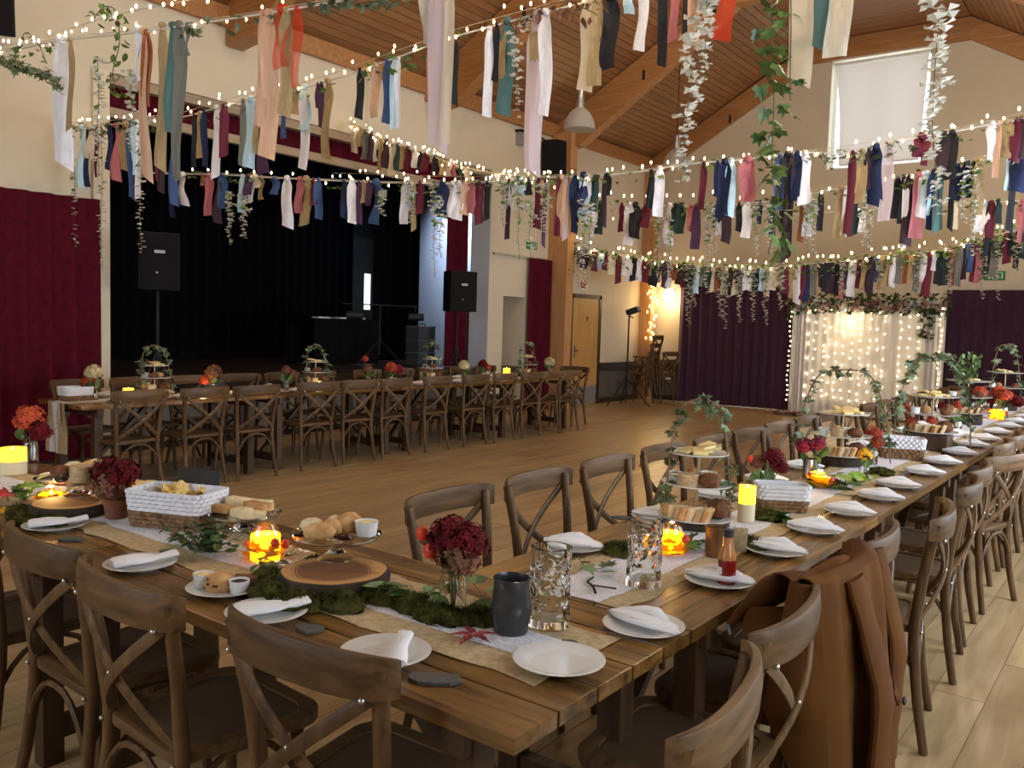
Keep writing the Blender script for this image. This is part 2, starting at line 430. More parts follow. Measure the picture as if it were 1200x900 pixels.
# oak veneer door in a dark frame
dr = MB()
dr.box(-8.92, 13.52, 0, -8.86, 13.60, 2.12); dr.box(-8.92, 14.54, 0, -8.86, 14.62, 2.12); dr.box(-8.92, 13.52, 2.04, -8.86, 14.62, 2.12)
d1 = struct(dr.build('door_1', darkwood, smooth=False))
leafm = wood('oak_veneer', (0.50, 0.27, 0.075), (0.60, 0.345, 0.11), axis=2, scale=0.6, rough=0.4, rand=0.0)
MB().box(-8.90, 13.60, 0.01, -8.875, 14.54, 2.04).build('door_leaf', leafm, d1, smooth=False)
MB().box(-8.875, 13.61, 0.02, -8.87, 14.53, 0.36).build('kick_plate', mat('kick_plate_steel', (0.22, 0.22, 0.23), rough=0.5, var=0.06), d1, smooth=False)
h = MB(); h.box(-8.875, 13.68, 0.92, -8.868, 13.73, 1.14); h.tube([(-8.86, 13.705, 1.05), (-8.82, 13.705, 1.05), (-8.82, 13.81, 1.05)], 0.01, 8)
h.build('door_handle', metalgrey, d1)
MB().box(-8.875, 14.10, 1.62, -8.868, 14.14, 1.70).build('door_sign', black, d1, smooth=False)

# ------------------------------------------------------------------ ceiling and frames
SL = math.atan2(6.95-5.1, 3.2); SR = math.atan2(2.6, 4.44)
cb = MB()
xz([(-9.3, 4.87), (-8.9, 5.10), (-5.7, 6.95), (-2.94, 6.95), (1.75, 4.2), (1.75, 4.35), (-2.9, 7.1), (-5.74, 7.1), (-9.3, 5.05)], -2.3, 16.9, cb)
ce = struct(cb.build('ceiling', mat('ceiling_backing', (0.02, 0.009, 0.004), rough=0.8), smooth=False))
FR = [-0.75, 2.7, 6.2, 9.65, 13.0, 16.47]
ends = [-2.0] + FR
for k in range(6):
    y0, y1 = ends[k], ends[k+1]
    me = MB().box(-0.0525, y0+0.004, -0.018, 0.0525, y1-0.004, 0.0).mesh('board', False); me.materials.append(ceilwood)
    if k == 0: continue
    for i in range(32):
        t = (i+0.5)*0.1155
        put('board', me, ce, (-8.9+t*math.cos(SL), 0, 5.10+t*math.sin(SL)), (0, -SL, 0))
mx = MB().box(-5.68, -0.0525, -0.018, -2.96, 0.0525, 0.0).mesh('board', False); mx.materials.append(ceilwoodx)
for i in range(62): put('board', mx, ce, (0, 9.5+0.1155*i, 6.95))
mr = MB().box(-0.0525, 2.0, -0.018, 0.0525, 16.5, 0.0).mesh('board', False); mr.materials.append(ceilwood)
for i in range(44):
    t = (i+0.5)*0.1155
    put('board', mr, ce, (-2.94+t*math.cos(SR), 0, 6.95-t*math.sin(SR)), (0, SR, 0))
for k, y in enumerate(FR):
    n = 'trim_%d' % (k+4)
    w = 0.11
    m = xz([(-8.86, 4.62), (-8.4, 4.62+0.06), (-5.62, 6.53), (-5.62, 6.93), (-8.9, 5.07)], y-w, y+w) if k < 5 else xz([(-8.86, 4.66), (-5.62, 6.55), (-5.62, 6.93), (-8.9, 5.07)], y-0.02, y+w)
    fr = struct(m.build(n, glulam, smooth=False))
    yy = y-w if k < 5 else y-0.02
    xz([(-5.618, 6.56), (-2.96, 6.56), (-2.96, 6.92), (-5.618, 6.92)], yy, y+w).build('collar_beam', glulam, fr, smooth=False)
    xz([(-2.958, 6.56), (1.4, 4.0), (1.4, 4.36), (-2.958, 6.92)], yy, y+w).build('rafter', glulam, fr, smooth=False)
    sl = MB(); sl.box(-7.20, yy-0.004, 5.62, -7.15, yy, 5.78); sl.box(-2.12, yy-0.004, 6.16, -2.06, yy, 6.34)
    sl.build('steel_flitch', black, fr, smooth=False)
    bo = MB()
    for a in (-0.05, 0.05):
        for b in (-0.05, 0.05): bo.ball((-3.2+a, yy, 6.74+b), 0.022, 8, 5)
    bo.build('bolt_head', metalgrey, fr)
    if k == 4:
        MB().box(-8.9, 12.76, 0, -8.48, 12.98, 4.9).build('post', glulamz, fr, smooth=False, bevel=0.008)
    if k == 5:
        MB().box(-8.9, 16.2, 0, -8.62, 16.42, 4.9).build('post', glulamz, fr, smooth=False, bevel=0.008)

# ------------------------------------------------------------------ stage
st = MB(); st.box(-13.4, 4.7, 0.68, -8.92, 12.9, 0.78)
sg = struct(st.build('floor_stage', darkwood, smooth=False))
panel = mat('stage_front_panel', (0.20, 0.20, 0.20), rough=0.7, var=0.08, vscale=4)
pm = MB().box(0, -0.37, 0.08, 0.03, 0.37, 0.62).mesh('panel', False); pm.materials.append(panel)
for i in range(8): put('panel', pm, sg, (-8.98, 5.12+0.79*i, 0))
MB().box(-9.1, 4.7, 0.0, -9.0, 11.1, 0.68).build('riser', black, sg, smooth=False)
sw = MB(); sw.box(-13.5, 4.3, 0, -13.4, 13.1, 4.6); sw.box(-13.4, 4.3, 0, -9.3, 4.4, 4.6); sw.box(-13.4, 4.3, 4.5, -9.3, 13.1, 4.6); sw.box(-9.9, 12.2, 0, -9.8, 13.0, 4.6)
struct(sw.build('wall_stage', black, smooth=False))
struct(MB().box(-13.4, 12.9, 0.0, -9.8, 13.02, 4.6).build('wall_wing', whitewall, smooth=False))
struct(MB().box(-9.3, 11.098, 0.0, -8.902, 11.102, 4.0).build('wall_jamb', whitewall, smooth=False))
# bright slit of a window in the stage's rear fire door, and an added area light that brightens the white wing wall
sd = struct(MB().box(-13.4, 12.05, 0.78, -13.36, 12.88, 3.2).build('door_3', mat('grey_door', (0.06, 0.06, 0.06), rough=0.6), smooth=False))
MB().box(-13.36, 12.52, 1.72, -13.35, 12.68, 2.46).build('pane', glow('door_daylight', (0.85, 0.93, 1.0), 2.2), sd, smooth=False)
wing = area_light('wing_fill', (-10.9, 12.0, 4.35), (math.radians(40), 0, 0), 0.7, 0.5, 34, (0.60, 0.74, 1.0))  # bluish fill inside the stage, no window built behind it
wing.data.spread = math.radians(80)

def curtain(name, label, cat, P, Q, z0, z1, folds, amp, m, group=None, n=None, gather=0.0, seed=1, parent=None, hem=0.0):
    """pleated hanging: P, Q ends in plan; pleats deepen towards the hem"""
    R = random.Random(seed); P, Q = Vector((*P, 0)), Vector((*Q, 0)); d = Q-P; L = d.length; d.normalize(); nn = Vector((-d.y, d.x, 0))
    ph = [R.uniform(0, 6.28) for _ in range(3)]
    n = n or folds*8
    def fn(u, v):
        w = u*folds*2*PI + 0.9*math.sin(u*7+ph[0]) + 0.5*math.sin(u*17+ph[1])
        a = amp*(0.65+0.35*v)*(0.75+0.25*math.sin(u*11+ph[2]))
        off = math.sin(w)*a + 0.25*a*math.sin(2*w+1)
        s = u*L + 0.3*a*math.cos(w) + gather*L*(0.5-u)*v
        p = P + d*s + nn*off
        return (p.x, p.y, z1+(z0-z1)*v + hem*math.sin(u*9+ph[0])*(v > 0.95))
    o = MB().grid(fn, n, 6).build(name, m, parent, solid=0.006)
    if not parent: tag(o, label, cat, group)
    return o
curtain('stage_backdrop', 'black drape closing off the back of the stage', 'curtain', (-13.1, 4.5), (-13.1, 11.95), 0.79, 4.45, 36, 0.06, blackcloth, seed=2)
curtain('stage_side_drape', 'black leg drape hanging beside the white wing of the stage', 'curtain', (-11.2, 10.72), (-11.15, 11.82), 0.79, 4.45, 9, 0.05, blackcloth, seed=3)
curtain('stage_curtain', 'burgundy stage curtain drawn back behind the right-hand speaker', 'curtain', (-9.40, 10.62), (-9.36, 11.08), 0.79, 3.62, 6, 0.035, redcurt, seed=4)
curtain('stage_valance', 'burgundy valance across the top of the stage opening', 'valance', (-9.05, 4.72), (-9.05, 11.08), 3.60, 3.98, 60, 0.02, redcurt, seed=5)
pr = thing('valance_rail', 'pale wooden rail along the bottom of the burgundy valance', 'rail', (-8.93, 7.9, 3.6))
MB().box(-0.05, -3.18, -0.05, 0.03, 3.18, 0.05).build('rail', wood('pale_rail_wood', (0.34, 0.26, 0.17), (0.44, 0.34, 0.23), axis=1, rough=0.6), pr)
MB().box(-0.05, -3.18, 0.28, 0.06, 3.18, 0.38).build('upper_rail', MATS['pale_rail_wood'], pr)
curtain('side_curtain', 'burgundy floor-length curtain on the left wall beside the stage', 'curtain', (-8.80, -1.5), (-8.78, 4.53), 0.03, 2.66, 26, 0.055, redcurt, seed=6)
struct(MB().box(-8.9, 4.53, 0, -8.86, 4.70, 4.0).build('trim_10', mat('stage_edge_paint', (0.72, 0.62, 0.46), rough=0.7, var=0.03), smooth=False))
curtain('doorway_curtain', 'narrow burgundy curtain pushed back beside the open doorway', 'curtain', (-8.80, 12.10), (-8.80, 12.74), 0.03, 2.66, 7, 0.045, redcurt, seed=7)
curtain('garden_curtain', 'aubergine curtain left of the fairy-light backdrop', 'curtain', (-8.08, 16.42), (-5.60, 16.42), 0.016, 2.40, 13, 0.055, purple, seed=8, hem=0.008)
curtain('garden_curtain', 'aubergine curtain right of the fairy-light backdrop', 'curtain', (-3.05, 16.42), (0.2, 16.42), 0.05, 2.33, 18, 0.055, purple, seed=9, hem=0.012)


# ================================================================== chairs
chairwood = wood('chair_oak', (0.050, 0.025, 0.009), (0.160, 0.086, 0.032), axis=2, scale=1.3, rough=0.5, rand=0.16, spec=0.3)
chairwoodx = wood('chair_oak_rail', (0.052, 0.026, 0.009), (0.165, 0.088, 0.033), axis=0, scale=1.3, rough=0.48, rand=0.16, spec=0.3)
def rattan():
    m, nt, b = _new('woven_seat')
    mp = _coord(nt, (1, 1, 1), False)
    w1 = nt.nodes.new('ShaderNodeTexWave'); w1.inputs['Scale'].default_value = 55; w1.bands_direction = 'X'
    w2 = nt.nodes.new('ShaderNodeTexWave'); w2.inputs['Scale'].default_value = 55; w2.bands_direction = 'Y'
    mt = nt.nodes.new('ShaderNodeMath'); mt.operation = 'MULTIPLY'
    for w in (w1, w2): nt.links.new(mp.outputs[0], w.inputs[0])
    nt.links.new(w1.outputs['Fac'], mt.inputs[0]); nt.links.new(w2.outputs['Fac'], mt.inputs[1])
    r = nt.nodes.new('ShaderNodeValToRGB'); r.color_ramp.elements[0].color = (0.055, 0.028, 0.012, 1); r.color_ramp.elements[1].color = (0.21, 0.125, 0.058, 1)
    nt.links.new(mt.outputs[0], r.inputs[0]); nt.links.new(r.outputs[0], b.inputs['Base Color'])
    bp = nt.nodes.new('ShaderNodeBump'); bp.inputs['Strength'].default_value = 0.5; bp.inputs['Distance'].default_value = 0.003
    nt.links.new(mt.outputs[0], bp.inputs['Height']); nt.links.new(bp.outputs[0], b.inputs['Normal'])
    b.inputs['Roughness'].default_value = 0.6
    return m
seatweave = rattan()
boltm = mat('bolt_steel', (0.5, 0.48, 0.44), rough=0.3, metal=1, var=0.05)

def seat_outline(s=1.0, n=8):
    """rounded trapezoid, wider in front (+y)"""
    pts = []
    def corner(cx, cy, r, a0):
        for i in range(n+1):
            a = a0 + (PI/2)*i/n; pts.append(((cx+r*math.cos(a))*s, (cy+r*math.sin(a))*s))
    corner(0.145, 0.135, 0.085, 0); corner(-0.145, 0.135, 0.085, PI/2)
    corner(-0.135, -0.155, 0.055, PI); corner(0.135, -0.155, 0.055, 1.5*PI)
    return pts
def make_chair(name, label, group):
    """cross-back bentwood chair; sitter looks towards +y"""
    t = thing(name, label, 'chair', (0, 0, 0), 0, group)
    s = MB(); o = seat_outline(); inn = seat_outline(0.80)
    k = len(o)
    vs = [(x, y, 0.435) for x, y in o] + [(x, y, 0.465) for x, y in o] + [(x, y, 0.465) for x, y in inn] + [(x, y, 0.458) for x, y in inn]
    fs = [tuple(range(k-1, -1, -1))]
    for a in range(3): fs += [(a*k+i, a*k+(i+1) % k, (a+1)*k+(i+1) % k, (a+1)*k+i) for i in range(k)]
    s.add(vs, fs); s.build('seat', chairwoodx, t, bevel=0.006)
    p = MB(); p.prism(inn, 0.448, 0.4585); p.build('woven_panel', seatweave, t)
    for sx in (-1, 1):
        b = MB()
        b.tube([(sx*0.215, -0.255, 0), (sx*0.197, -0.222, 0.18), (sx*0.188, -0.198, 0.38), (sx*0.190, -0.196, 0.48), (sx*0.205, -0.215, 0.66), (sx*0.228, -0.250, 0.862)],
               [0.016, 0.018, 0.020, 0.0205, 0.019, 0.018], 10)
        b.build('back_post', chairwood, t)
        l = MB(); l.tube([(sx*0.188, 0.178, 0), (sx*0.176, 0.162, 0.22), (sx*0.168, 0.150, 0.44)], [0.0145, 0.017, 0.019], 10)
        l.build('leg', chairwood, t)
    r = MB(); n = 16; vs = []
    for i in range(n+1):                      # top rail: bent board wrapping round the posts from behind
        u = i/n*2-1
        x = 0.256*math.sin(u*1.25)/math.sin(1.25); y = -0.296 + 0.062*abs(u)**2.1
        nx, ny = -0.55*u, -1.0
        L = math.hypot(nx, ny); nx /= L; ny /= L
        hz = 0.046*(1-0.12*abs(u)**6); lift = 0.003*(1-u*u)
        for a, z in ((0, -hz), (0.022, -hz), (0.026, hz*0.1), (0.020, hz), (0.0, hz)):
            vs.append((x-nx*0.011+nx*a, y-ny*0.011+ny*a, 0.842+lift+z))
    fs = [(i*5+j, i*5+(j+1) % 5, (i+1)*5+(j+1) % 5, (i+1)*5+j) for i in range(n) for j in range(5)] + [(4, 3, 2, 1, 0), tuple(n*5+j for j in range(5))]
    r.add(vs, fs); r.build('top_rail', chairwoodx, t, bevel=0.008)
    for sx, dy in ((-1, 0.0), (1, -0.012)):
        c = MB(); pts = []
        for i in range(11):
            u = i/10
            pts.append((sx*(0.215-0.405*u), -0.258+dy*math.sin(PI*u)-0.028*math.sin(PI*u)+0.055*u**2, 0.805-0.325*u))
        c.tube(pts, 0.0175, 8, flat=(1.0, 0.42), up=(0, 1, 0)); c.build('cross_slat', chairwood, t)
    def arch(p, q, ztop, name='brace'):
        P, Q = Vector(p), Vector(q); m = MB(); pts = []
        for i in range(13):
            u = i/12; a = PI*u
            w = (1-math.cos(a))/2
            e = 1-abs(math.cos(a))**2.6
            pts.append(P.lerp(Q, w) + Vector((0, 0, (ztop-p[2])*e)))
        m.tube(pts, 0.0095, 7); m.build(name, chairwood, t)
    arch((-0.190, -0.215, 0.27), (0.190, -0.215, 0.27), 0.425)
    for sx in (-1, 1): arch((sx*0.190, -0.215, 0.27), (sx*0.172, 0.155, 0.27), 0.425)
    bl = MB(); bl.ball((-0.205, -0.277, 0.80), 0.008, 8, 5); bl.ball((0.205, -0.277, 0.80), 0.008, 8, 5); bl.ball((0.0, -0.285, 0.645), 0.007, 8, 5)
    bl.ball((-0.19, -0.22, 0.445), 0.007, 8, 5); bl.ball((0.19, -0.22, 0.445), 0.007, 8, 5)
    stuff(bl.build('bolt', boltm, t))
    return t
chair0 = None
def chair(x, y, rz, label, group):
    """rz turns the sitter's gaze (0 = towards +y)"""
    global chair0
    if chair0 is None:
        chair0 = make_chair('cross_back_chair', label, group); chair0.location = (x, y, 0); chair0.rotation_euler = (0, 0, rz)
        return chair0
    return dup(chair0, (x, y, 0), rz, label, group)
R = random.Random(5)
def jit(a): return R.uniform(-a, a)
# nearer long side of the joined front table: backs towards the camera
LA = ['brown cross-back chair at the lower middle, its curved back nearest the table corner',
      'brown cross-back chair left of the lower middle, its whole woven seat showing',
      'brown cross-back chair at the left edge, its curved back beside the folded napkin plate',
      'brown cross-back chair cut off by the left edge of the photo at the front table']
for i, (x, y, a) in enumerate(((-1.405, 1.40, 0.03), (-2.01, 1.355, -0.06), (-2.54, 1.40, -0.04), (-3.14, 1.38, 0.05))):
    chair(x, y-0.0, a, LA[i], 'chairs along the front of the joined table')
# dance-floor side of the long table: sitter looks along +x
for i in range(18):
    y = 2.475+0.585*i + (0.04 if i >= 3 else 0)
    if y > 12.9: break
    chair(-1.90+jit(0.012), y, -PI/2+jit(0.04), 'dark cross-back chair on the dance-floor side of the long right-hand table, %s from the corner' % ORD[i], 'chairs on the dance-floor side of the long table')
# window side of the long table: sitter looks along -x
YS = [(-0.92, 1.45, 0.16), (-0.99, 2.02, 0.10), (-1.02, 2.50, 0.05), (-1.03, 3.00, 0.06), (-0.95, 3.56, 0.16), (-0.98, 4.36, 0.10), (-1.02, 4.92, 0.05), (-0.96, 5.62, -0.25),
      (-1.08, 6.2, 0.03), (-1.08, 6.75, 0.04), (-1.05, 7.3, 0.0), (-1.08, 7.9, 0.05), (-1.08, 8.5, 0.0), (-1.08, 9.1, 0.05), (-1.08, 9.7, 0.0), (-1.08, 10.3, 0.0), (-1.08, 10.9, 0.03)]
for i, (x, y, a) in enumerate(YS):
    lab = {0: 'cross-back chair nearest the camera at the lower right, seen from above its curved back',
           1: 'cross-back chair just in front of the draped brown jacket on the window side',
           2: 'cross-back chair whose back is hidden under the brown jacket'}.get(i, 'weathered cross-back chair on the window side of the long table, %s beyond the jacket' % ORD[max(0, i-3)])
    chair(x+0.06, y, PI/2+a, lab, 'chairs on the window side of the long table')
# table by the stage
for i, y in enumerate((3.83, 4.43, 4.99, 5.76, 6.33, 6.85, 7.55, 8.25, 8.80, 9.44, 9.86, 10.33)):
    chair(-6.99+jit(0.03), y, PI/2+jit(0.08), 'brown cross-back chair on the near side of the stage table, %s from its left end' % ORD[i], 'chairs on the near side of the stage table')
for i, y in enumerate((3.95, 4.52, 5.08, 5.72, 6.30, 6.85, 7.6, 8.2, 8.8, 9.45, 10.0)):
    chair(-7.80+jit(0.02), y, -PI/2+jit(0.07), 'brown cross-back chair on the stage side of the stage table, %s from its left end' % ORD[i], 'chairs on the far side of the stage table')
chair(-7.25, 11.03, PI+0.1, 'brown cross-back chair at the right-hand end of the stage table', 'chairs round the stage table')
# chairs stacked in the far corner
for i in range(4):
    c = chair(-8.38+0.05*i, 15.35, PI/2+0.1, 'cross-back chair in the taller corner stack, %s from the floor' % ORD[i], 'stacked chairs in the corner')
    c.location.z = 0.16*i + 0.003*i; c.rotation_euler.x = 0
for i in range(2):
    c = chair(-8.25+0.05*i, 15.95, PI/2-0.2, 'cross-back chair in the lower corner stack against the timber post, %s from the floor' % ORD[i], 'stacked chairs in the corner')
    c.location.z = 0.16*i

# ================================================================== tables
tabwood = wood('table_plank_wood', (0.052, 0.023, 0.006), (0.370, 0.185, 0.043), axis=1, scale=0.75, rough=0.27, rand=0.25, coat=0.08, spec=0.4)
tableg = wood('table_leg_wood', (0.040, 0.019, 0.008), (0.105, 0.052, 0.022), axis=2, scale=1.0, rough=0.5, rand=0.12)
def make_table(label, group, L=1.83, Wd=0.765):
    """plank-topped folding trestle table, long side along local y"""
    t = thing('plank_table', label, 'table', (0, 0, 0), 0, group)
    w = Wd/5
    pm = MB().box(-w/2+0.003, -L/2+0.002, 0.724, w/2-0.003, L/2-0.002, 0.760).mesh('plank', False, bevel=0.003); pm.materials.append(tabwood)
    for i in range(5): put('plank', pm, t, (-Wd/2+w*(i+0.5), 0, 0))
    lm = MB().box(-0.035, -0.035, 0, 0.035, 0.035, 0.69).mesh('leg', False, bevel=0.004); lm.materials.append(tableg)
    for sx in (-1, 1):
        for sy in (-1, 1): put('leg', lm, t, (sx*0.30, sy*(L/2-0.17), 0))
    cm = MB().box(-0.36, -0.03, 0.66, 0.36, 0.03, 0.722).mesh('cross_rail', False, bevel=0.004); cm.materials.append(tableg)
    fm = MB().box(-0.262, -0.025, 0.08, 0.262, 0.025, 0.15).mesh('foot_rail', False, bevel=0.004); fm.materials.append(tableg)
    for sy in (-1, 1):
        put('cross_rail', cm, t, (0, sy*(L/2-0.17), 0)); put('foot_rail', fm, t, (0, sy*(L/2-0.17), 0))
        b = MB(); b.bar((0, sy*(L/2-0.20), 0.15), (0, sy*0.12, 0.70), 0.05, 0.03, (0, 0, 1)); b.build('brace', tableg, t, smooth=False)
    return t
table0 = make_table('dark plank trestle table at the front right, the one with the bare corner', 'joined plank tables')
table0.location = (-0.922-0.915, 1.265+0.3825, 0); table0.rotation_euler = (0, 0, PI/2)
dup(table0, (-0.922-0.915-1.836, 1.2550+0.3825, 0), PI/2, 'dark plank trestle table at the far left of the front row', 'joined plank tables')
for i in range(6):
    dup(table0, (-1.303, 2.034+0.916+1.834*i, 0), 0.0, 'plank trestle table in the long right-hand row, %s back from the front corner' % ORD[i], 'joined plank tables')
for i in range(4):
    dup(table0, (-7.308, 3.43+0.916+1.834*i, 0), 0.0, 'plank trestle table in the row by the stage, %s from the left' % ORD[i], 'plank tables by the stage')


# ================================================================== ribbon garlands, fairy lights, hanging vines
def cloth(n, h, rough=0.75, var=0.10, sheen=0.0, metal=0.0): return mat('ribbon_'+n, hexc(h), rough=rough, var=var, vscale=6, sheen=sheen, metal=metal, rand=0.08, bump=0.1, bscale=300)
RC = {'W': cloth('white_satin', '#f0eef4', 0.45), 'C': cloth('cream_lace', '#dccdb4'), 'P': cloth('peach_satin', '#dcae8c', 0.45), 'T': cloth('tan_hessian', '#ab9268', 0.9, 0.2),
      'B': cloth('navy_cotton', '#16254f'), 'U': cloth('denim_blue', '#3a5687'), 'S': cloth('pale_blue', '#bfe0f0', 0.5), 'M': cloth('burgundy', '#671730'), 'K': cloth('black_cotton', '#17171f'),
      'R': sheer('ribbon_red_organza', hexc('#e2432f'), 0.62, 0.5), 'G': cloth('grey', '#77776f'), 'V': cloth('plum', '#4c2a4c'), 'Q': cloth('grey_teal', '#4f7675'), 'E': cloth('dark_green', '#233f3c'),
      'D': cloth('dusty_pink', '#b96a70'), 'N': cloth('dark_brown_maroon', '#37202a'), 'O': cloth('rust', '#9a5a35'), 'F': sheer('ribbon_pale_pink_voile', hexc('#e6d2d6'), 0.9, 0.4),
      'X': sheer('ribbon_cream_voile', hexc('#eadcc0'), 0.85, 0.45)}
RT = []
Rr = random.Random(21)
for k in range(9):
    m = MB(); ph = [Rr.uniform(0, 6.28) for _ in range(4)]; am = Rr.uniform(0.25, 0.5); cut = Rr.uniform(-0.05, 0.05); fold = Rr.uniform(0.15, 0.35)
    def fn(u, v, ph=ph, am=am, cut=cut, fold=fold):
        x = u-0.5
        w = 0.45+0.55*min(1, v*7)
        tw = am*math.sin(v*3+ph[0])
        z = -v*(1.0 + cut*2*x) if v > 0.9 else -v
        yy = fold*math.sin(u*PI*1.6+ph[1]+v*2) + 0.35*math.sin(v*5+ph[2])*min(1, v*4)
        return (x*w*math.cos(tw)+0.10*math.sin(v*6+ph[3])*v, x*w*math.sin(tw)+yy*w*0.8, z)
    m.grid(fn, 4, 12)
    m.ball((0, 0, 0.0), (0.34, 0.42, 0.0), 6, 4) if False else None
    # knot where the strip is tied over the rope
    me = m.mesh('ribbon'); me.materials.append(RC['W']); RT.append(me)
km = MB().ball((0, 0, 0), (0.3, 0.36, 0.30), 8, 5, 0.12, Rr).mesh('knot'); km.materials.append(RC['W'])
def add_ribbons(g, L, knots=True, base=(0, 0, 0)):
    for (x, y, z, ln, w, c) in L:
        o = put('ribbon', RT[Rr.randrange(9)], g, (x-base[0], y-base[1], z-base[2]), (0, 0, Rr.uniform(-0.4, 0.4)+0.45), RC[c])
        o.scale = (w*1.25, w*0.8, ln)
        if knots:
            k = put('knot', km, g, (x-base[0], y-base[1], z-base[2]+0.004), (0, 0, Rr.uniform(-0.5, 0.5)), RC[c]); k.scale = (w*1.05, w*1.05, w*1.1)
ropem = mat('white_cotton_rope', (0.72, 0.68, 0.62), rough=0.8, var=0.08)
wirem = mat('pale_light_wire', (0.55, 0.50, 0.40), rough=0.5, var=0.05)
bulbm = glow('fairy_bulb', (1.0, 0.72, 0.34), 14.0)
def smoothpath(pts, n=4):
    P = [Vector(p) for p in pts]; out = []
    for i in range(len(P)-1):
        a, b, c, d = P[max(i-1, 0)], P[i], P[i+1], P[min(i+2, len(P)-1)]
        for k in range(n):
            t = k/n
            out.append(0.5*((2*b)+(-a+c)*t+(2*a-5*b+4*c-d)*t*t+(-a+3*b-3*c+d)*t*t*t))
    out.append(P[-1]); return out
def plen(P): return sum((P[i+1]-P[i]).length for i in range(len(P)-1))
def along(P, t):
    L = plen(P)*t
    for i in range(len(P)-1):
        d = (P[i+1]-P[i]).length
        if L <= d: return P[i].lerp(P[i+1], L/max(d, 1e-9))
        L -= d
    return P[-1].copy()
def garland(label, pts, ribs, r=0.006, knots=True):
    P = smoothpath(pts)
    g = thing('ribbon_garland', label, 'garland', tuple(P[len(P)//2]), 0, 'ribbon garlands across the hall')
    b = tuple(P[len(P)//2])
    MB().tube([p-Vector(b) for p in P], r, 6).build('rope', ropem, g)
    add_ribbons(g, ribs, knots, b)
    return g, P, Vector(b)
def lights(label, pts, step, rb, drop=0.02, seed=1, name='fairy_light_string', wire=0.0022, group='fairy light strings', vary=0.03, mat_=None):
    R = random.Random(seed); P = smoothpath(pts); L = plen(P)
    t = thing(name, label, 'lights', tuple(P[0]), 0, group); b = P[0].copy()
    MB().tube([p-b for p in P], wire, 5).build('wire', wirem, t)
    m = MB(); n = max(2, int(L/step))
    for i in range(n):
        p = along(P, (i+R.uniform(0.2, 0.8))/n)-b
        q = p+Vector((R.uniform(-vary, vary), R.uniform(-vary, vary), R.choice((-1, 1, 1))*drop+R.uniform(-0.5, 0.5)*drop))
        m.ball(q, (rb*0.75, rb*0.75, rb*1.25), 6, 4)
    stuff(m.build('bulb', mat_ or bulbm, t))
    return t
# leaves
ivym = mat('ivy_leaf', hexc('#3f5f2c'), rough=0.45, var=0.35, vscale=16, rand=0.25, col2=hexc('#6f8d48'))
ivyblue = mat('variegated_ivy_leaf', hexc('#2c3d24'), rough=0.5, var=0.4, vscale=18, rand=0.25, col2=hexc('#8b9e74'))
brightleaf = mat('bright_green_leaf', hexc('#5f8f2a'), rough=0.4, var=0.3, vscale=12, rand=0.2, col2=hexc('#93b64a'))
stemm = mat('vine_stem', hexc('#5d5a38'), rough=0.7, var=0.2)
blossom = mat('white_blossom', hexc('#eceade'), rough=0.6, var=0.08, vscale=20, sss=0.0)
IVY = [(0, -0.05), (0.22, -0.22), (0.52, -0.02), (0.30, 0.18), (0.42, 0.52), (0.14, 0.50), (0, 1.0), (-0.14, 0.50), (-0.42, 0.52), (-0.30, 0.18), (-0.52, -0.02), (-0.22, -0.22)]
OVAL = [(0, 0), (0.20, 0.16), (0.30, 0.42), (0.24, 0.70), (0, 1.0), (-0.24, 0.70), (-0.30, 0.42), (-0.20, 0.16)]
MAPLE = [(0, -0.1), (0.30, -0.12), (0.62, 0.02), (0.36, 0.20), (0.62, 0.58), (0.20, 0.48), (0, 1.0), (-0.20, 0.48), (-0.62, 0.58), (-0.36, 0.20), (-0.62, 0.02), (-0.30, -0.12)]
def leaf_at(m, p, size, R, kind=IVY, droop=True, flat=False):
    """one leaf blade, folded along its midrib, at point p"""
    a = R.uniform(0, 2*PI); tilt = R.uniform(-0.3, 0.3) if flat else (R.uniform(1.9, 3.0) if droop else R.uniform(0.3, 2.6))
    m.m = Matrix.Translation(p) @ Matrix.Rotation(a, 4, 'Z') @ Matrix.Rotation(-tilt if droop and not flat else tilt, 4, 'X') @ Matrix.Rotation(R.uniform(-0.5, 0.5), 4, 'Y') @ Matrix.Scale(size, 4)
    n = len(kind); f = 0.12
    m.add([(0, 0.32, -0.03)] + [(x, y, f*abs(x)*1.6-0.08*y*y) for x, y in kind], [(0, i+1, (i+1) % n+1) for i in range(n)])
    m.m = Matrix()
def vine(name, label, pts, nleaf, size, m=None, kind=IVY, seed=1, single=False, cat='vine', group=None, spread=0.06, parent=None, base=None, stem=0.003):
    R = random.Random(seed); P = smoothpath(pts); b = base if base is not None else P[0].copy()
    t = parent or thing(name, label, cat, tuple(b), 0, group)
    MB().tube([p-b for p in P], stem, 5).build('stem', stemm, t)
    mm = MB()
    for i in range(nleaf):
        p = along(P, (i+R.random())/nleaf)-b + Vector((R.uniform(-spread, spread), R.uniform(-spread, spread), R.uniform(-spread, spread)*0.6))
        if single:
            q = MB(); leaf_at(q, (0, 0, 0), size*R.uniform(0.7, 1.2), R, kind); q.build('leaf', m or ivym, t, smooth=False, loc=tuple(p))
        else: leaf_at(mm, p, size*R.uniform(0.65, 1.25), R, kind)
    if not single: stuff(mm.build('leaf_cluster', m or ivym, t, smooth=False))
    return t
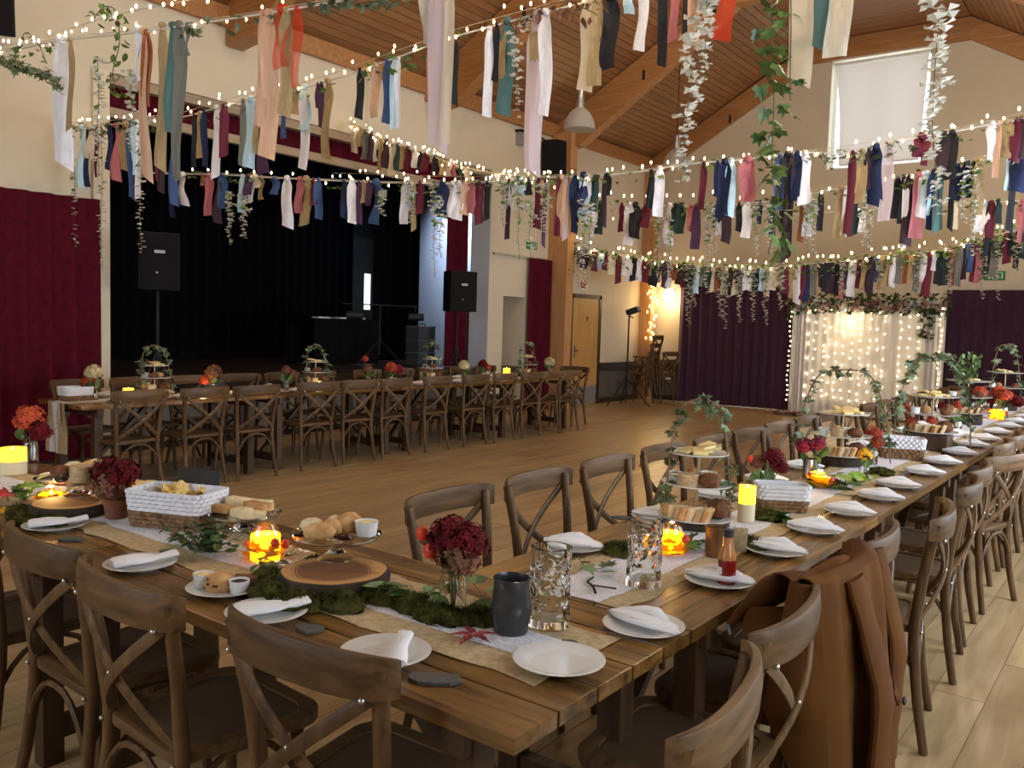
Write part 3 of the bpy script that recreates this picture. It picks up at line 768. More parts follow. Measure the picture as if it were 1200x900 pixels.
def blossoms(name, label, pts, n, size, seed=1, cat='flower strand', group=None, parent=None, base=None, taper=True):
    R = random.Random(seed); P = smoothpath(pts); b = base if base is not None else P[0].copy()
    t = parent or thing(name, label, cat, tuple(b), 0, group)
    sm = MB(); sm.tube([p-b for p in P], 0.0025, 4); sm.build('stem', stemm, t)
    mm = MB()
    for i in range(n):
        u = (i+R.random())/n; s = size*(1.15-0.65*u if taper else 1)*R.uniform(0.75, 1.2)
        p = along(P, u)-b
        q = p+Vector((R.uniform(-1, 1)*s*0.7, R.uniform(-1, 1)*s*0.7, 0))
        for k in range(4):                     # four cupped petals
            a = k*PI/2+R.uniform(-0.4, 0.4); dx, dy = math.cos(a), math.sin(a); tz = R.uniform(-0.5, 0.5); c = q
            e = Vector((-dy, dx, 0))*s*0.48; o = Vector((dx, dy, tz))*s*0.32
            mm.add([c, c+o+e+Vector((0, 0, s*0.15)), c+o*1.9+Vector((0, 0, -s*0.05)), c+o-e+Vector((0, 0, s*0.1))], [(0, 1, 2, 3)])
    stuff(mm.build('blossom', blossom, t, smooth=False))
    return t
def sprigs(g, P, b, n, size, m, seed, kind=IVY, spread=0.06, t0=0.0, t1=1.0, name='leaf_sprig'):
    R = random.Random(seed); mm = MB()
    for i in range(n):
        p = along(P, t0+(t1-t0)*R.random())-b+Vector((R.uniform(-spread, spread), R.uniform(-spread, spread)*0.6, R.uniform(-1.3, 0.5)*spread))
        leaf_at(mm, p, size*R.uniform(0.6, 1.3), R, kind)
    stuff(mm.build(name, m, g, smooth=False))
V = Vector
# --- garland B: nearest, tied with long wide strips
gb, Pb, bb = garland('nearest ribbon garland, with long wide white, peach, teal and red strips', [(-7.982, 2.9, 3.451), (-7.338, 2.9, 3.444), (-6.627, 2.9, 3.392), (-6.062, 2.9, 3.35), (-5.147, 2.9, 3.242), (-4.512, 2.9, 3.18), (-3.889, 2.9, 3.121), (-3.645, 2.9, 3.101), (-2.999, 2.9, 3.048), (-2.53, 2.9, 3.041), (-2.165, 2.9, 3.051)],
 [(-6.1, 2.9, 3.36, 0.84, 0.098, 'W'), (-5.98, 2.9, 3.33, 0.58, 0.051, 'T'), (-5.12, 2.9, 3.25, 0.31, 0.083, 'W'), (-5.03, 2.9, 3.22, 0.44, 0.052, 'O'),
    (-5.06, 2.9, 3.23, 0.87, 0.078, 'P'), (-4.86, 2.9, 3.23, 0.84, 0.061, 'T'), (-4.75, 2.9, 3.21, 0.62, 0.07, 'Q'), (-4.68, 2.9, 3.2, 0.89, 0.079, 'G'),
    (-4.59, 2.9, 3.18, 0.17, 0.054, 'G'), (-3.9, 2.9, 3.12, 0.59, 0.054, 'P'), (-3.85, 2.9, 3.11, 0.74, 0.08, 'P'), (-3.74, 2.9, 3.11, 0.29, 0.088, 'R'),
    (-3.62, 2.9, 3.09, 0.39, 0.052, 'R'), (-3.71, 2.9, 3.1, 0.53, 0.057, 'T'), (-2.71, 2.9, 3.04, 0.27, 0.064, 'C'), (-2.65, 2.9, 3.04, 0.73, 0.075, 'F'),
    (-2.59, 2.9, 3.03, 0.71, 0.037, 'X')])
sprigs(gb, Pb, bb, 26, 0.05, ivyblue, 3, spread=0.05, t0=0.53, t1=0.74)
sprigs(gb, Pb, bb, 14, 0.045, ivym, 4, spread=0.05, t0=0.2, t1=0.32)
# --- garland C: second, running up to the top right
gc, Pc, bc = garland('second ribbon garland, rising from the left curtain to the top of the photo', [(-8.84, 4.3, 3.357), (-8.084, 4.3, 3.292), (-7.488, 4.3, 3.256), (-6.875, 4.3, 3.223), (-6.499, 4.3, 3.235), (-5.864, 4.3, 3.257), (-5.244, 4.3, 3.252), (-4.868, 4.3, 3.273), (-4.517, 4.3, 3.304), (-4.19, 4.3, 3.333), (-3.81, 4.3, 3.37), (-3.458, 4.3, 3.383), (-3.07, 4.3, 3.393), (-2.713, 4.3, 3.398), (-2.386, 4.3, 3.411), (-1.895, 4.3, 3.426), (-1.461, 4.3, 3.43), (-1.076, 4.3, 3.438)],
 [(-8.64, 4.3, 3.33, 0.59, 0.084, 'S'), (-8.52, 4.3, 3.32, 0.58, 0.075, 'B'), (-8.49, 4.3, 3.31, 0.3, 0.091, 'C'), (-8.35, 4.3, 3.3, 0.48, 0.049, 'M'),
    (-8.12, 4.3, 3.29, 0.42, 0.057, 'B'), (-7.99, 4.3, 3.27, 0.51, 0.08, 'D'), (-7.82, 4.3, 3.26, 0.42, 0.103, 'T'), (-7.72, 4.3, 3.26, 0.68, 0.063, 'U'),
    (-7.63, 4.3, 3.26, 0.48, 0.078, 'S'), (-7.6, 4.3, 3.25, 0.68, 0.047, 'W'), (-7.26, 4.3, 3.24, 0.55, 0.046, 'M'), (-7.21, 4.3, 3.23, 0.63, 0.053, 'N'),
    (-7.02, 4.3, 3.22, 0.74, 0.067, 'U'), (-6.71, 4.3, 3.22, 0.44, 0.036, 'K'), (-6.63, 4.3, 3.23, 0.38, 0.043, 'T'), (-6.56, 4.3, 3.23, 0.46, 0.05, 'B'),
    (-6.39, 4.3, 3.24, 0.57, 0.071, 'W'), (-6.29, 4.3, 3.24, 0.41, 0.063, 'M'), (-6.03, 4.3, 3.25, 0.52, 0.048, 'G'), (-5.93, 4.3, 3.25, 0.54, 0.082, 'S'),
    (-5.82, 4.3, 3.25, 0.44, 0.074, 'T'), (-5.75, 4.3, 3.25, 0.6, 0.1, 'V'), (-5.51, 4.3, 3.25, 0.35, 0.046, 'U'), (-5.28, 4.3, 3.25, 0.6, 0.071, 'W'),
    (-5.27, 4.3, 3.25, 0.31, 0.077, 'S'), (-5.41, 4.3, 3.25, 0.18, 0.097, 'T'), (-5.12, 4.3, 3.25, 0.17, 0.044, 'V'), (-5.08, 4.3, 3.25, 0.32, 0.044, 'V'),
    (-5.01, 4.3, 3.26, 0.56, 0.075, 'T'), (-4.67, 4.3, 3.29, 0.34, 0.048, 'K'), (-4.59, 4.3, 3.3, 0.42, 0.03, 'X'), (-4.51, 4.3, 3.3, 0.36, 0.06, 'P'),
    (-4.4, 4.3, 3.31, 0.42, 0.053, 'U'), (-4.33, 4.3, 3.31, 0.46, 0.047, 'S'), (-4.29, 4.3, 3.31, 0.47, 0.035, 'W'), (-4.0, 4.3, 3.35, 0.37, 0.045, 'O'),
    (-3.78, 4.3, 3.36, 0.42, 0.039, 'K'), (-3.84, 4.3, 3.36, 0.07, 0.055, 'K'), (-3.5, 4.3, 3.37, 0.54, 0.048, 'W'), (-3.44, 4.3, 3.38, 0.34, 0.042, 'K'),
    (-3.39, 4.3, 3.39, 0.54, 0.042, 'T'), (-3.36, 4.3, 3.39, 0.57, 0.079, 'Q'), (-3.13, 4.3, 3.39, 0.94, 0.097, 'F'), (-3.14, 4.3, 3.39, 0.39, 0.062, 'T'),
    (-3.07, 4.3, 3.39, 0.6, 0.071, 'W'), (-2.77, 4.3, 3.39, 0.5, 0.074, 'X'), (-2.71, 4.3, 3.39, 0.48, 0.068, 'T'), (-2.62, 4.3, 3.39, 0.4, 0.082, 'K'),
    (-2.51, 4.3, 3.4, 0.12, 0.052, 'S'), (-2.42, 4.3, 3.41, 0.35, 0.056, 'W'), (-2.29, 4.3, 3.41, 0.45, 0.042, 'K'), (-2.22, 4.3, 3.41, 0.33, 0.046, 'D'),
    (-2.15, 4.3, 3.42, 0.33, 0.036, 'K'), (-2.11, 4.3, 3.42, 0.39, 0.05, 'P'), (-1.93, 4.3, 3.42, 0.39, 0.079, 'R'), (-2.0, 4.3, 3.43, 0.24, 0.036, 'K'),
    (-1.53, 4.3, 3.43, 0.66, 0.092, 'X'), (-1.43, 4.3, 3.43, 0.52, 0.066, 'Q'), (-1.35, 4.3, 3.43, 0.57, 0.089, 'C')])
sprigs(gc, Pc, bc, 30, 0.05, ivym, 5, spread=0.07, t0=0.22, t1=0.5)
sprigs(gc, Pc, bc, 60, 0.055, ivyblue, 6, spread=0.07, t0=0.0, t1=0.22)
sprigs(gc, Pc, bc, 40, 0.055, ivym, 7, spread=0.07, t0=0.54, t1=0.66)
# --- garland D: third, straight across the stage to the far right
gd, Pd, bd = garland('third ribbon garland, crossing in front of the black stage', [(-8.734, 5.064, 3.007), (-8.346, 5.222, 2.992), (-7.873, 5.414, 2.976), (-7.277, 5.655, 2.933), (-6.66, 5.905, 2.899), (-6.234, 6.078, 2.877), (-5.656, 6.312, 2.861), (-5.336, 6.442, 2.865), (-5.023, 6.569, 2.885), (-4.716, 6.693, 2.904), (-4.268, 6.875, 2.913), (-3.835, 7.051, 2.953), (-3.554, 7.165, 3.001), (-3.142, 7.332, 3.03), (-2.875, 7.44, 3.055), (-2.613, 7.546, 3.086), (-2.386, 7.638, 3.073), (-2.227, 7.703, 3.084), (-2.04, 7.778, 3.123), (-1.796, 7.877, 3.187), (-1.556, 7.975, 3.223), (-1.262, 8.094, 3.283), (-1.031, 8.187, 3.317), (-0.693, 8.324, 3.36)],
 [(-8.46, 5.18, 2.99, 0.45, 0.081, 'B'), (-8.36, 5.22, 2.98, 0.31, 0.108, 'W'), (-8.13, 5.31, 2.98, 0.11, 0.045, 'O'), (-8.06, 5.34, 2.97, 0.41, 0.089, 'D'),
    (-7.97, 5.38, 2.97, 0.49, 0.08, 'N'), (-7.91, 5.4, 2.97, 0.34, 0.08, 'U'), (-7.7, 5.49, 2.96, 0.37, 0.07, 'S'), (-7.63, 5.51, 2.96, 0.21, 0.079, 'V'),
    (-7.6, 5.53, 2.95, 0.25, 0.053, 'W'), (-7.49, 5.57, 2.94, 0.22, 0.07, 'T'), (-7.55, 5.54, 2.95, 0.11, 0.088, 'C'), (-7.35, 5.63, 2.93, 0.16, 0.078, 'U'),
    (-7.22, 5.68, 2.93, 0.49, 0.095, 'W'), (-7.08, 5.73, 2.92, 0.34, 0.086, 'D'), (-7.02, 5.76, 2.92, 0.46, 0.112, 'T'), (-6.94, 5.79, 2.91, 0.25, 0.06, 'M'),
    (-6.89, 5.81, 2.91, 0.39, 0.069, 'U'), (-6.63, 5.92, 2.9, 0.37, 0.06, 'B'), (-6.55, 5.95, 2.9, 0.42, 0.076, 'W'), (-6.48, 5.98, 2.89, 0.41, 0.051, 'V'),
    (-6.44, 6.0, 2.89, 0.21, 0.051, 'T'), (-6.38, 6.02, 2.89, 0.24, 0.059, 'V'), (-6.31, 6.05, 2.88, 0.41, 0.118, 'U'), (-6.02, 6.16, 2.87, 0.4, 0.075, 'W'),
    (-5.97, 6.19, 2.87, 0.27, 0.05, 'S'), (-5.94, 6.2, 2.87, 0.46, 0.042, 'T'), (-5.88, 6.22, 2.87, 0.3, 0.066, 'M'), (-5.66, 6.31, 2.86, 0.33, 0.099, 'B'),
    (-5.57, 6.35, 2.86, 0.33, 0.074, 'W'), (-5.51, 6.37, 2.86, 0.35, 0.082, 'W'), (-5.45, 6.39, 2.86, 0.3, 0.066, 'P'), (-5.39, 6.42, 2.86, 0.29, 0.065, 'D'),
    (-5.32, 6.45, 2.86, 0.39, 0.065, 'M'), (-5.25, 6.48, 2.86, 0.35, 0.049, 'K'), (-5.08, 6.54, 2.88, 0.26, 0.049, 'F'), (-5.05, 6.56, 2.88, 0.55, 0.04, 'N'),
    (-5.02, 6.57, 2.88, 0.26, 0.057, 'W'), (-4.94, 6.6, 2.89, 0.15, 0.081, 'S'), (-4.88, 6.63, 2.89, 0.15, 0.064, 'K'), (-4.78, 6.67, 2.9, 0.47, 0.064, 'M'),
    (-4.72, 6.69, 2.9, 0.64, 0.032, 'V'), (-4.75, 6.68, 2.9, 0.25, 0.04, 'P'), (-4.6, 6.74, 2.9, 0.54, 0.048, 'M'), (-4.58, 6.75, 2.9, 0.54, 0.08, 'P'),
    (-4.54, 6.77, 2.9, 0.57, 0.048, 'F'), (-4.46, 6.8, 2.91, 0.52, 0.071, 'B'), (-4.39, 6.83, 2.92, 0.33, 0.103, 'B'), (-4.35, 6.84, 2.91, 0.44, 0.063, 'W'),
    (-4.39, 6.83, 2.92, 0.39, 0.063, 'S'), (-4.29, 6.87, 2.91, 0.32, 0.063, 'E'), (-4.18, 6.91, 2.92, 0.19, 0.063, 'K'), (-4.2, 6.9, 2.92, 0.47, 0.039, 'N'),
    (-3.74, 7.09, 2.97, 0.43, 0.077, 'W'), (-3.81, 7.06, 2.95, 0.34, 0.054, 'K'), (-3.38, 7.23, 3.01, 0.41, 0.053, 'M'), (-3.27, 7.28, 3.02, 0.31, 0.046, 'B'),
    (-3.21, 7.3, 3.02, 0.49, 0.098, 'B'), (-3.16, 7.33, 3.03, 0.49, 0.076, 'S'), (-3.03, 7.38, 3.04, 0.37, 0.113, 'D'), (-2.78, 7.48, 3.06, 0.46, 0.067, 'U'),
    (-2.73, 7.5, 3.07, 0.65, 0.082, 'K'), (-2.7, 7.51, 3.07, 0.91, 0.074, 'N'), (-2.65, 7.53, 3.08, 0.41, 0.074, 'B'), (-2.59, 7.56, 3.08, 0.44, 0.089, 'W'),
    (-2.23, 7.7, 3.08, 0.7, 0.058, 'M'), (-2.16, 7.73, 3.09, 0.44, 0.073, 'T'), (-2.11, 7.75, 3.1, 0.34, 0.051, 'N'), (-2.06, 7.77, 3.12, 0.49, 0.101, 'B'),
    (-1.97, 7.81, 3.14, 0.64, 0.079, 'F'), (-1.73, 7.9, 3.2, 0.17, 0.107, 'M'), (-1.71, 7.91, 3.2, 0.24, 0.043, 'M'), (-1.58, 7.97, 3.22, 0.32, 0.085, 'N'),
    (-1.52, 7.99, 3.23, 0.39, 0.085, 'K'), (-1.24, 8.1, 3.29, 0.3, 0.07, 'W'), (-1.2, 8.12, 3.3, 0.45, 0.042, 'P'), (-1.15, 8.14, 3.31, 0.3, 0.098, 'T'),
    (-1.08, 8.17, 3.31, 0.33, 0.07, 'M'), (-1.05, 8.18, 3.32, 0.31, 0.056, 'N')])
sprigs(gd, Pd, bd, 130, 0.055, ivym, 8, spread=0.07, t0=0.05, t1=0.95)
sprigs(gd, Pd, bd, 60, 0.06, ivyblue, 9, spread=0.07, t0=0.36, t1=0.56)
sprigs(gd, Pd, bd, 40, 0.06, ivyblue, 10, spread=0.07, t0=0.74, t1=0.86)
# --- garland E: short one from the stage wall
ge, Pe, be = garland('short dense ribbon garland coming down from the wall above the stage valance', [(-8.84, 7.929, 4.124), (-8.656, 7.924, 4.062), (-8.323, 7.916, 3.905), (-8.002, 7.908, 3.774), (-7.631, 7.899, 3.652), (-7.291, 7.891, 3.546), (-7.003, 7.884, 3.428), (-6.659, 7.876, 3.328), (-6.264, 7.866, 3.246), (-5.767, 7.854, 3.168), (-5.472, 7.847, 3.135)],
 [(-8.72, 7.93, 4.08, 0.36, 0.079, 'C'), (-8.59, 7.92, 4.02, 0.24, 0.067, 'T'), (-8.47, 7.92, 3.96, 0.36, 0.111, 'G'), (-8.37, 7.92, 3.92, 0.34, 0.077, 'N'),
    (-8.27, 7.91, 3.89, 0.33, 0.077, 'W'), (-8.19, 7.91, 3.85, 0.42, 0.066, 'T'), (-8.08, 7.91, 3.8, 0.33, 0.076, 'N'), (-7.97, 7.91, 3.76, 0.4, 0.076, 'C'),
    (-7.88, 7.91, 3.73, 0.32, 0.075, 'E'), (-7.78, 7.9, 3.7, 0.28, 0.064, 'T'), (-7.69, 7.9, 3.67, 0.28, 0.085, 'M'), (-7.56, 7.9, 3.62, 0.2, 0.074, 'W'),
    (-7.47, 7.9, 3.59, 0.22, 0.063, 'K'), (-7.38, 7.89, 3.56, 0.2, 0.084, 'M'), (-7.22, 7.89, 3.52, 0.23, 0.062, 'K'), (-7.1, 7.89, 3.47, 0.18, 0.062, 'T'),
    (-6.98, 7.88, 3.43, 0.16, 0.082, 'F'), (-6.91, 7.88, 3.4, 0.14, 0.061, 'D'), (-6.8, 7.88, 3.37, 0.15, 0.051, 'E'), (-6.69, 7.88, 3.34, 0.15, 0.06, 'C')])
sprigs(ge, Pe, be, 60, 0.04, ivym, 11, spread=0.05)
# --- garland F: fourth
gf, Pf, bf = garland('fourth ribbon garland, a little lower beyond the stage end', [(-7.715, 10.1, 3.423), (-6.959, 10.1, 3.303), (-6.391, 10.1, 3.211), (-5.472, 10.1, 3.113), (-4.985, 10.1, 3.085), (-4.302, 10.1, 3.067), (-3.875, 10.1, 3.073), (-3.469, 10.1, 3.108), (-3.179, 10.1, 3.157), (-2.715, 10.1, 3.182), (-2.365, 10.1, 3.24), (-2.112, 10.1, 3.275), (-1.787, 10.1, 3.328), (-1.553, 10.1, 3.369), (-1.252, 10.1, 3.41), (-0.893, 10.1, 3.459)],
 [(-6.28, 10.1, 3.2, 0.44, 0.058, 'W'), (-6.2, 10.1, 3.19, 0.42, 0.104, 'E'), (-5.87, 10.1, 3.15, 0.36, 0.068, 'M'), (-5.75, 10.1, 3.14, 0.53, 0.113, 'W'),
    (-5.66, 10.1, 3.13, 0.43, 0.135, 'K'), (-5.51, 10.1, 3.11, 0.28, 0.1, 'M'), (-5.16, 10.1, 3.1, 0.5, 0.109, 'W'), (-5.08, 10.1, 3.09, 0.31, 0.098, 'K'),
    (-5.01, 10.1, 3.09, 0.36, 0.108, 'E'), (-4.86, 10.1, 3.08, 0.33, 0.086, 'D'), (-4.79, 10.1, 3.07, 0.54, 0.096, 'V'), (-4.5, 10.1, 3.07, 0.29, 0.116, 'E'),
    (-4.39, 10.1, 3.06, 0.46, 0.094, 'N'), (-4.47, 10.1, 3.07, 0.37, 0.074, 'W'), (-4.23, 10.1, 3.06, 0.33, 0.062, 'K'), (-4.13, 10.1, 3.07, 0.42, 0.093, 'W'),
    (-3.97, 10.1, 3.08, 0.27, 0.051, 'B'), (-3.82, 10.1, 3.08, 0.41, 0.071, 'E'), (-3.25, 10.1, 3.15, 0.45, 0.059, 'K'), (-3.46, 10.1, 3.11, 0.53, 0.06, 'O'),
    (-3.39, 10.1, 3.12, 0.48, 0.089, 'W'), (-3.02, 10.1, 3.17, 0.57, 0.106, 'T'), (-2.89, 10.1, 3.18, 0.55, 0.086, 'E'), (-2.97, 10.1, 3.17, 0.54, 0.067, 'W'),
    (-2.43, 10.1, 3.23, 0.43, 0.084, 'K'), (-2.37, 10.1, 3.24, 0.5, 0.074, 'K'), (-2.31, 10.1, 3.24, 0.73, 0.102, 'N'), (-2.34, 10.1, 3.25, 0.75, 0.055, 'W'),
    (-2.22, 10.1, 3.26, 0.68, 0.11, 'D'), (-2.18, 10.1, 3.26, 0.46, 0.082, 'W'), (-2.14, 10.1, 3.27, 0.48, 0.082, 'S'), (-2.07, 10.1, 3.28, 0.62, 0.1, 'B'),
    (-2.02, 10.1, 3.29, 0.65, 0.081, 'Q'), (-1.85, 10.1, 3.32, 0.36, 0.089, 'B'), (-1.89, 10.1, 3.31, 0.65, 0.045, 'K'), (-1.76, 10.1, 3.33, 0.35, 0.116, 'B'),
    (-1.7, 10.1, 3.34, 0.3, 0.053, 'N'), (-1.65, 10.1, 3.35, 0.55, 0.106, 'T'), (-1.3, 10.1, 3.4, 0.38, 0.121, 'B'), (-1.33, 10.1, 3.4, 0.78, 0.069, 'K'),
    (-1.36, 10.1, 3.39, 0.36, 0.078, 'S')])
sprigs(gf, Pf, bf, 150, 0.06, ivym, 12, spread=0.09, t0=0.1)
sprigs(gf, Pf, bf, 40, 0.06, ivyblue, 13, spread=0.08, t0=0.4)
# --- garland H: fifth, mostly bare on the left
gh, Ph, bh = garland('fifth ribbon garland, mostly bare, showing a few strips near the right edge', [(-8.076, 12.2, 3.225), (-7.541, 12.2, 3.229), (-6.012, 12.2, 3.199), (-4.669, 12.2, 3.185), (-3.482, 12.2, 3.195), (-2.425, 12.2, 3.215), (-1.938, 12.2, 3.219), (-1.475, 12.2, 3.212), (-1.038, 12.2, 3.236)],
 [(-1.92, 12.2, 3.22, 0.37, 0.128, 'W'), (-1.82, 12.2, 3.21, 0.44, 0.095, 'M'), (-1.75, 12.2, 3.22, 0.27, 0.084, 'E'), (-1.85, 12.2, 3.21, 0.66, 0.053, 'K'),
    (-1.49, 12.2, 3.21, 0.52, 0.083, 'D'), (-2.23, 12.2, 3.21, 0.31, 0.065, 'C'), (-3.36, 12.2, 3.2, 0.3, 0.069, 'W'), (-3.44, 12.2, 3.2, 0.25, 0.069, 'K')])
sprigs(gh, Ph, bh, 30, 0.06, ivym, 14, spread=0.09, t0=0.7)
# --- garland G: farthest, densest
Rg = random.Random(77)
GR = [(-8.53, 13.01, 2.96, 0.5, 0.091, 'M'), (-8.4, 13.04, 2.92, 0.3, 0.091, 'M'), (-8.32, 13.06, 2.9, 0.36, 0.106, 'B'), (-8.23, 13.09, 2.88, 0.3, 0.076, 'M'),
    (-8.13, 13.11, 2.85, 0.36, 0.106, 'M'), (-8.02, 13.14, 2.82, 0.3, 0.12, 'S'), (-7.94, 13.15, 2.81, 0.3, 0.075, 'M'), (-7.82, 13.18, 2.79, 0.36, 0.09, 'C'),
    (-7.7, 13.21, 2.77, 0.49, 0.09, 'M'), (-7.57, 13.24, 2.76, 0.35, 0.104, 'W'), (-7.5, 13.26, 2.75, 0.44, 0.089, 'W'), (-7.43, 13.28, 2.73, 0.4, 0.119, 'K'),
    (-7.33, 13.3, 2.72, 0.4, 0.089, 'W'), (-7.23, 13.32, 2.7, 0.4, 0.103, 'M'), (-7.16, 13.34, 2.69, 0.29, 0.088, 'T'), (-7.1, 13.36, 2.68, 0.44, 0.117, 'K'),
    (-7.01, 13.38, 2.66, 0.35, 0.088, 'N'), (-6.9, 13.4, 2.65, 0.44, 0.088, 'V'), (-6.82, 13.42, 2.64, 0.43, 0.087, 'W'), (-6.75, 13.44, 2.63, 0.29, 0.116, 'O'),
    (-6.66, 13.46, 2.62, 0.35, 0.116, 'N'), (-6.58, 13.48, 2.61, 0.39, 0.072, 'M'), (-6.51, 13.5, 2.61, 0.39, 0.087, 'K'), (-6.44, 13.51, 2.6, 0.47, 0.101, 'K'),
    (-6.37, 13.53, 2.6, 0.47, 0.086, 'S'), (-6.27, 13.56, 2.59, 0.34, 0.072, 'G'), (-6.19, 13.58, 2.59, 0.34, 0.115, 'E'), (-6.09, 13.6, 2.59, 0.43, 0.1, 'C'),
    (-6.02, 13.62, 2.58, 0.43, 0.1, 'O'), (-5.91, 13.64, 2.58, 0.47, 0.099, 'C'), (-5.82, 13.66, 2.57, 0.38, 0.085, 'N'), (-5.74, 13.68, 2.57, 0.46, 0.099, 'C'),
    (-5.67, 13.7, 2.57, 0.42, 0.113, 'V'), (-5.59, 13.72, 2.57, 0.38, 0.07, 'W'), (-5.51, 13.74, 2.56, 0.38, 0.084, 'W'), (-5.4, 13.76, 2.56, 0.38, 0.112, 'K'),
    (-5.32, 13.78, 2.56, 0.38, 0.084, 'S'), (-5.24, 13.8, 2.56, 0.46, 0.084, 'C'), (-5.17, 13.82, 2.57, 0.37, 0.097, 'C'), (-5.06, 13.84, 2.58, 0.33, 0.097, 'C'),
    (-4.96, 13.87, 2.59, 0.45, 0.083, 'M'), (-4.86, 13.89, 2.6, 0.53, 0.069, 'T'), (-4.79, 13.91, 2.61, 0.62, 0.096, 'W'), (-4.7, 13.93, 2.62, 0.58, 0.069, 'M'),
    (-4.64, 13.95, 2.62, 0.6, 0.082, 'B'), (-4.54, 13.97, 2.63, 0.52, 0.068, 'G'), (-4.44, 14.0, 2.64, 0.39, 0.082, 'N'), (-4.36, 14.01, 2.65, 0.48, 0.109, 'K'),
    (-4.29, 14.03, 2.65, 0.5, 0.108, 'N'), (-4.2, 14.05, 2.66, 0.53, 0.081, 'K'), (-4.13, 14.07, 2.67, 0.6, 0.067, 'D'), (-4.06, 14.09, 2.67, 0.44, 0.081, 'N'),
    (-3.99, 14.1, 2.68, 0.57, 0.107, 'W'), (-3.89, 14.13, 2.7, 0.46, 0.107, 'M'), (-3.81, 14.15, 2.72, 0.48, 0.107, 'T'), (-3.73, 14.16, 2.74, 0.58, 0.107, 'N'),
    (-3.66, 14.18, 2.74, 0.4, 0.08, 'U'), (-3.56, 14.2, 2.75, 0.52, 0.106, 'T'), (-3.49, 14.22, 2.75, 0.47, 0.093, 'T'), (-3.42, 14.24, 2.76, 0.49, 0.079, 'W'),
    (-3.34, 14.26, 2.77, 0.45, 0.079, 'G'), (-3.25, 14.28, 2.78, 0.46, 0.066, 'O'), (-3.15, 14.3, 2.79, 0.42, 0.078, 'T'), (-3.1, 14.32, 2.79, 0.6, 0.078, 'G'),
    (-3.01, 14.34, 2.81, 0.46, 0.078, 'W'), (-2.95, 14.35, 2.81, 0.68, 0.104, 'M'), (-2.86, 14.37, 2.83, 0.31, 0.078, 'W'), (-2.8, 14.39, 2.83, 0.52, 0.103, 'K'),
    (-2.73, 14.41, 2.84, 0.54, 0.103, 'E'), (-2.67, 14.42, 2.86, 0.51, 0.064, 'D'), (-2.62, 14.43, 2.88, 0.59, 0.09, 'O'), (-2.54, 14.45, 2.9, 0.61, 0.09, 'G'),
    (-2.48, 14.47, 2.93, 0.54, 0.09, 'N'), (-2.41, 14.48, 2.95, 0.45, 0.089, 'U'), (-2.35, 14.5, 2.97, 0.62, 0.076, 'M'), (-2.29, 14.51, 2.99, 0.65, 0.076, 'D'),
    (-2.23, 14.52, 3.01, 0.58, 0.063, 'N'), (-2.15, 14.54, 3.03, 0.55, 0.063, 'K'), (-2.09, 14.56, 3.05, 0.62, 0.088, 'G'), (-2.04, 14.57, 3.06, 0.34, 0.063, 'E'),
    (-1.95, 14.59, 3.08, 0.45, 0.101, 'M'), (-1.89, 14.61, 3.1, 0.36, 0.075, 'K'), (-1.82, 14.62, 3.12, 0.57, 0.075, 'K'), (-1.74, 14.64, 3.14, 0.44, 0.1, 'E'),
    (-1.7, 14.65, 3.15, 0.36, 0.1, 'G')]
gg, Pg, bg = garland('farthest and densest ribbon garland, just in front of the far wall', [(-8.557, 13.006, 2.972), (-8.086, 13.119, 2.834), (-7.479, 13.265, 2.742), (-7.035, 13.372, 2.669), (-6.603, 13.475, 2.611), (-5.771, 13.675, 2.57), (-5.238, 13.803, 2.558), (-4.598, 13.956, 2.627), (-3.982, 14.104, 2.681), (-3.743, 14.162, 2.734), (-3.273, 14.274, 2.772), (-2.706, 14.411, 2.847), (-2.272, 14.515, 2.996), (-1.745, 14.641, 3.138), (-1.285, 14.752, 3.253)],
 GR, knots=False)
sprigs(gg, Pg, bg, 420, 0.075, ivym, 15, spread=0.13)
sprigs(gg, Pg, bg, 220, 0.07, brightleaf, 16, spread=0.15)
sprigs(gg, Pg, bg, 170, 0.07, blossom, 17, spread=0.16, kind=OVAL, name='petal_sprig')

# --- fairy lights
lights('bare string of fairy lights at the very top left, above the nearest garland', [(-6.857, 2.6, 3.314), (-6.312, 2.6, 3.277), (-5.824, 2.6, 3.212), (-5.434, 2.6, 3.218), (-4.885, 2.6, 3.203), (-4.402, 2.6, 3.167), (-3.971, 2.6, 3.127), (-3.554, 2.6, 3.088)], 0.10, 0.0095, 0.018, 1)
lights('fairy lights twisted along the nearest ribbon garland', [p+V((0, 0, 0.015)) for p in Pb[::4]], 0.16, 0.0085, 0.02, 2)
lights('fairy lights twisted along the second ribbon garland', [p+V((0, -0.03, 0.03)) for p in Pc[::4]], 0.105, 0.0105, 0.03, 3)
lights('string of fairy lights strung just above the third garland, nearly straight', [(-8.84, 7.7, 3.427), (-8.687, 7.7, 3.411), (-7.175, 7.7, 3.262), (-6.38, 7.7, 3.191), (-5.427, 7.7, 3.137), (-4.781, 7.7, 3.104), (-4.19, 7.7, 3.125), (-3.301, 7.7, 3.121), (-2.517, 7.7, 3.133), (-1.629, 7.7, 3.178), (-0.973, 7.7, 3.263), (-0.646, 7.7, 3.298)], 0.15, 0.014, 0.03, 4)
lights('fairy lights wound round the short garland by the stage valance', [p+V((0.0, -0.02, 0.01)) for p in Pe[::4]], 0.05, 0.013, 0.04, 5, vary=0.05)
lights('fairy lights wound along the third ribbon garland', [p+V((0, -0.02, 0.01)) for p in Pd[::4]], 0.20, 0.012, 0.03, 6)
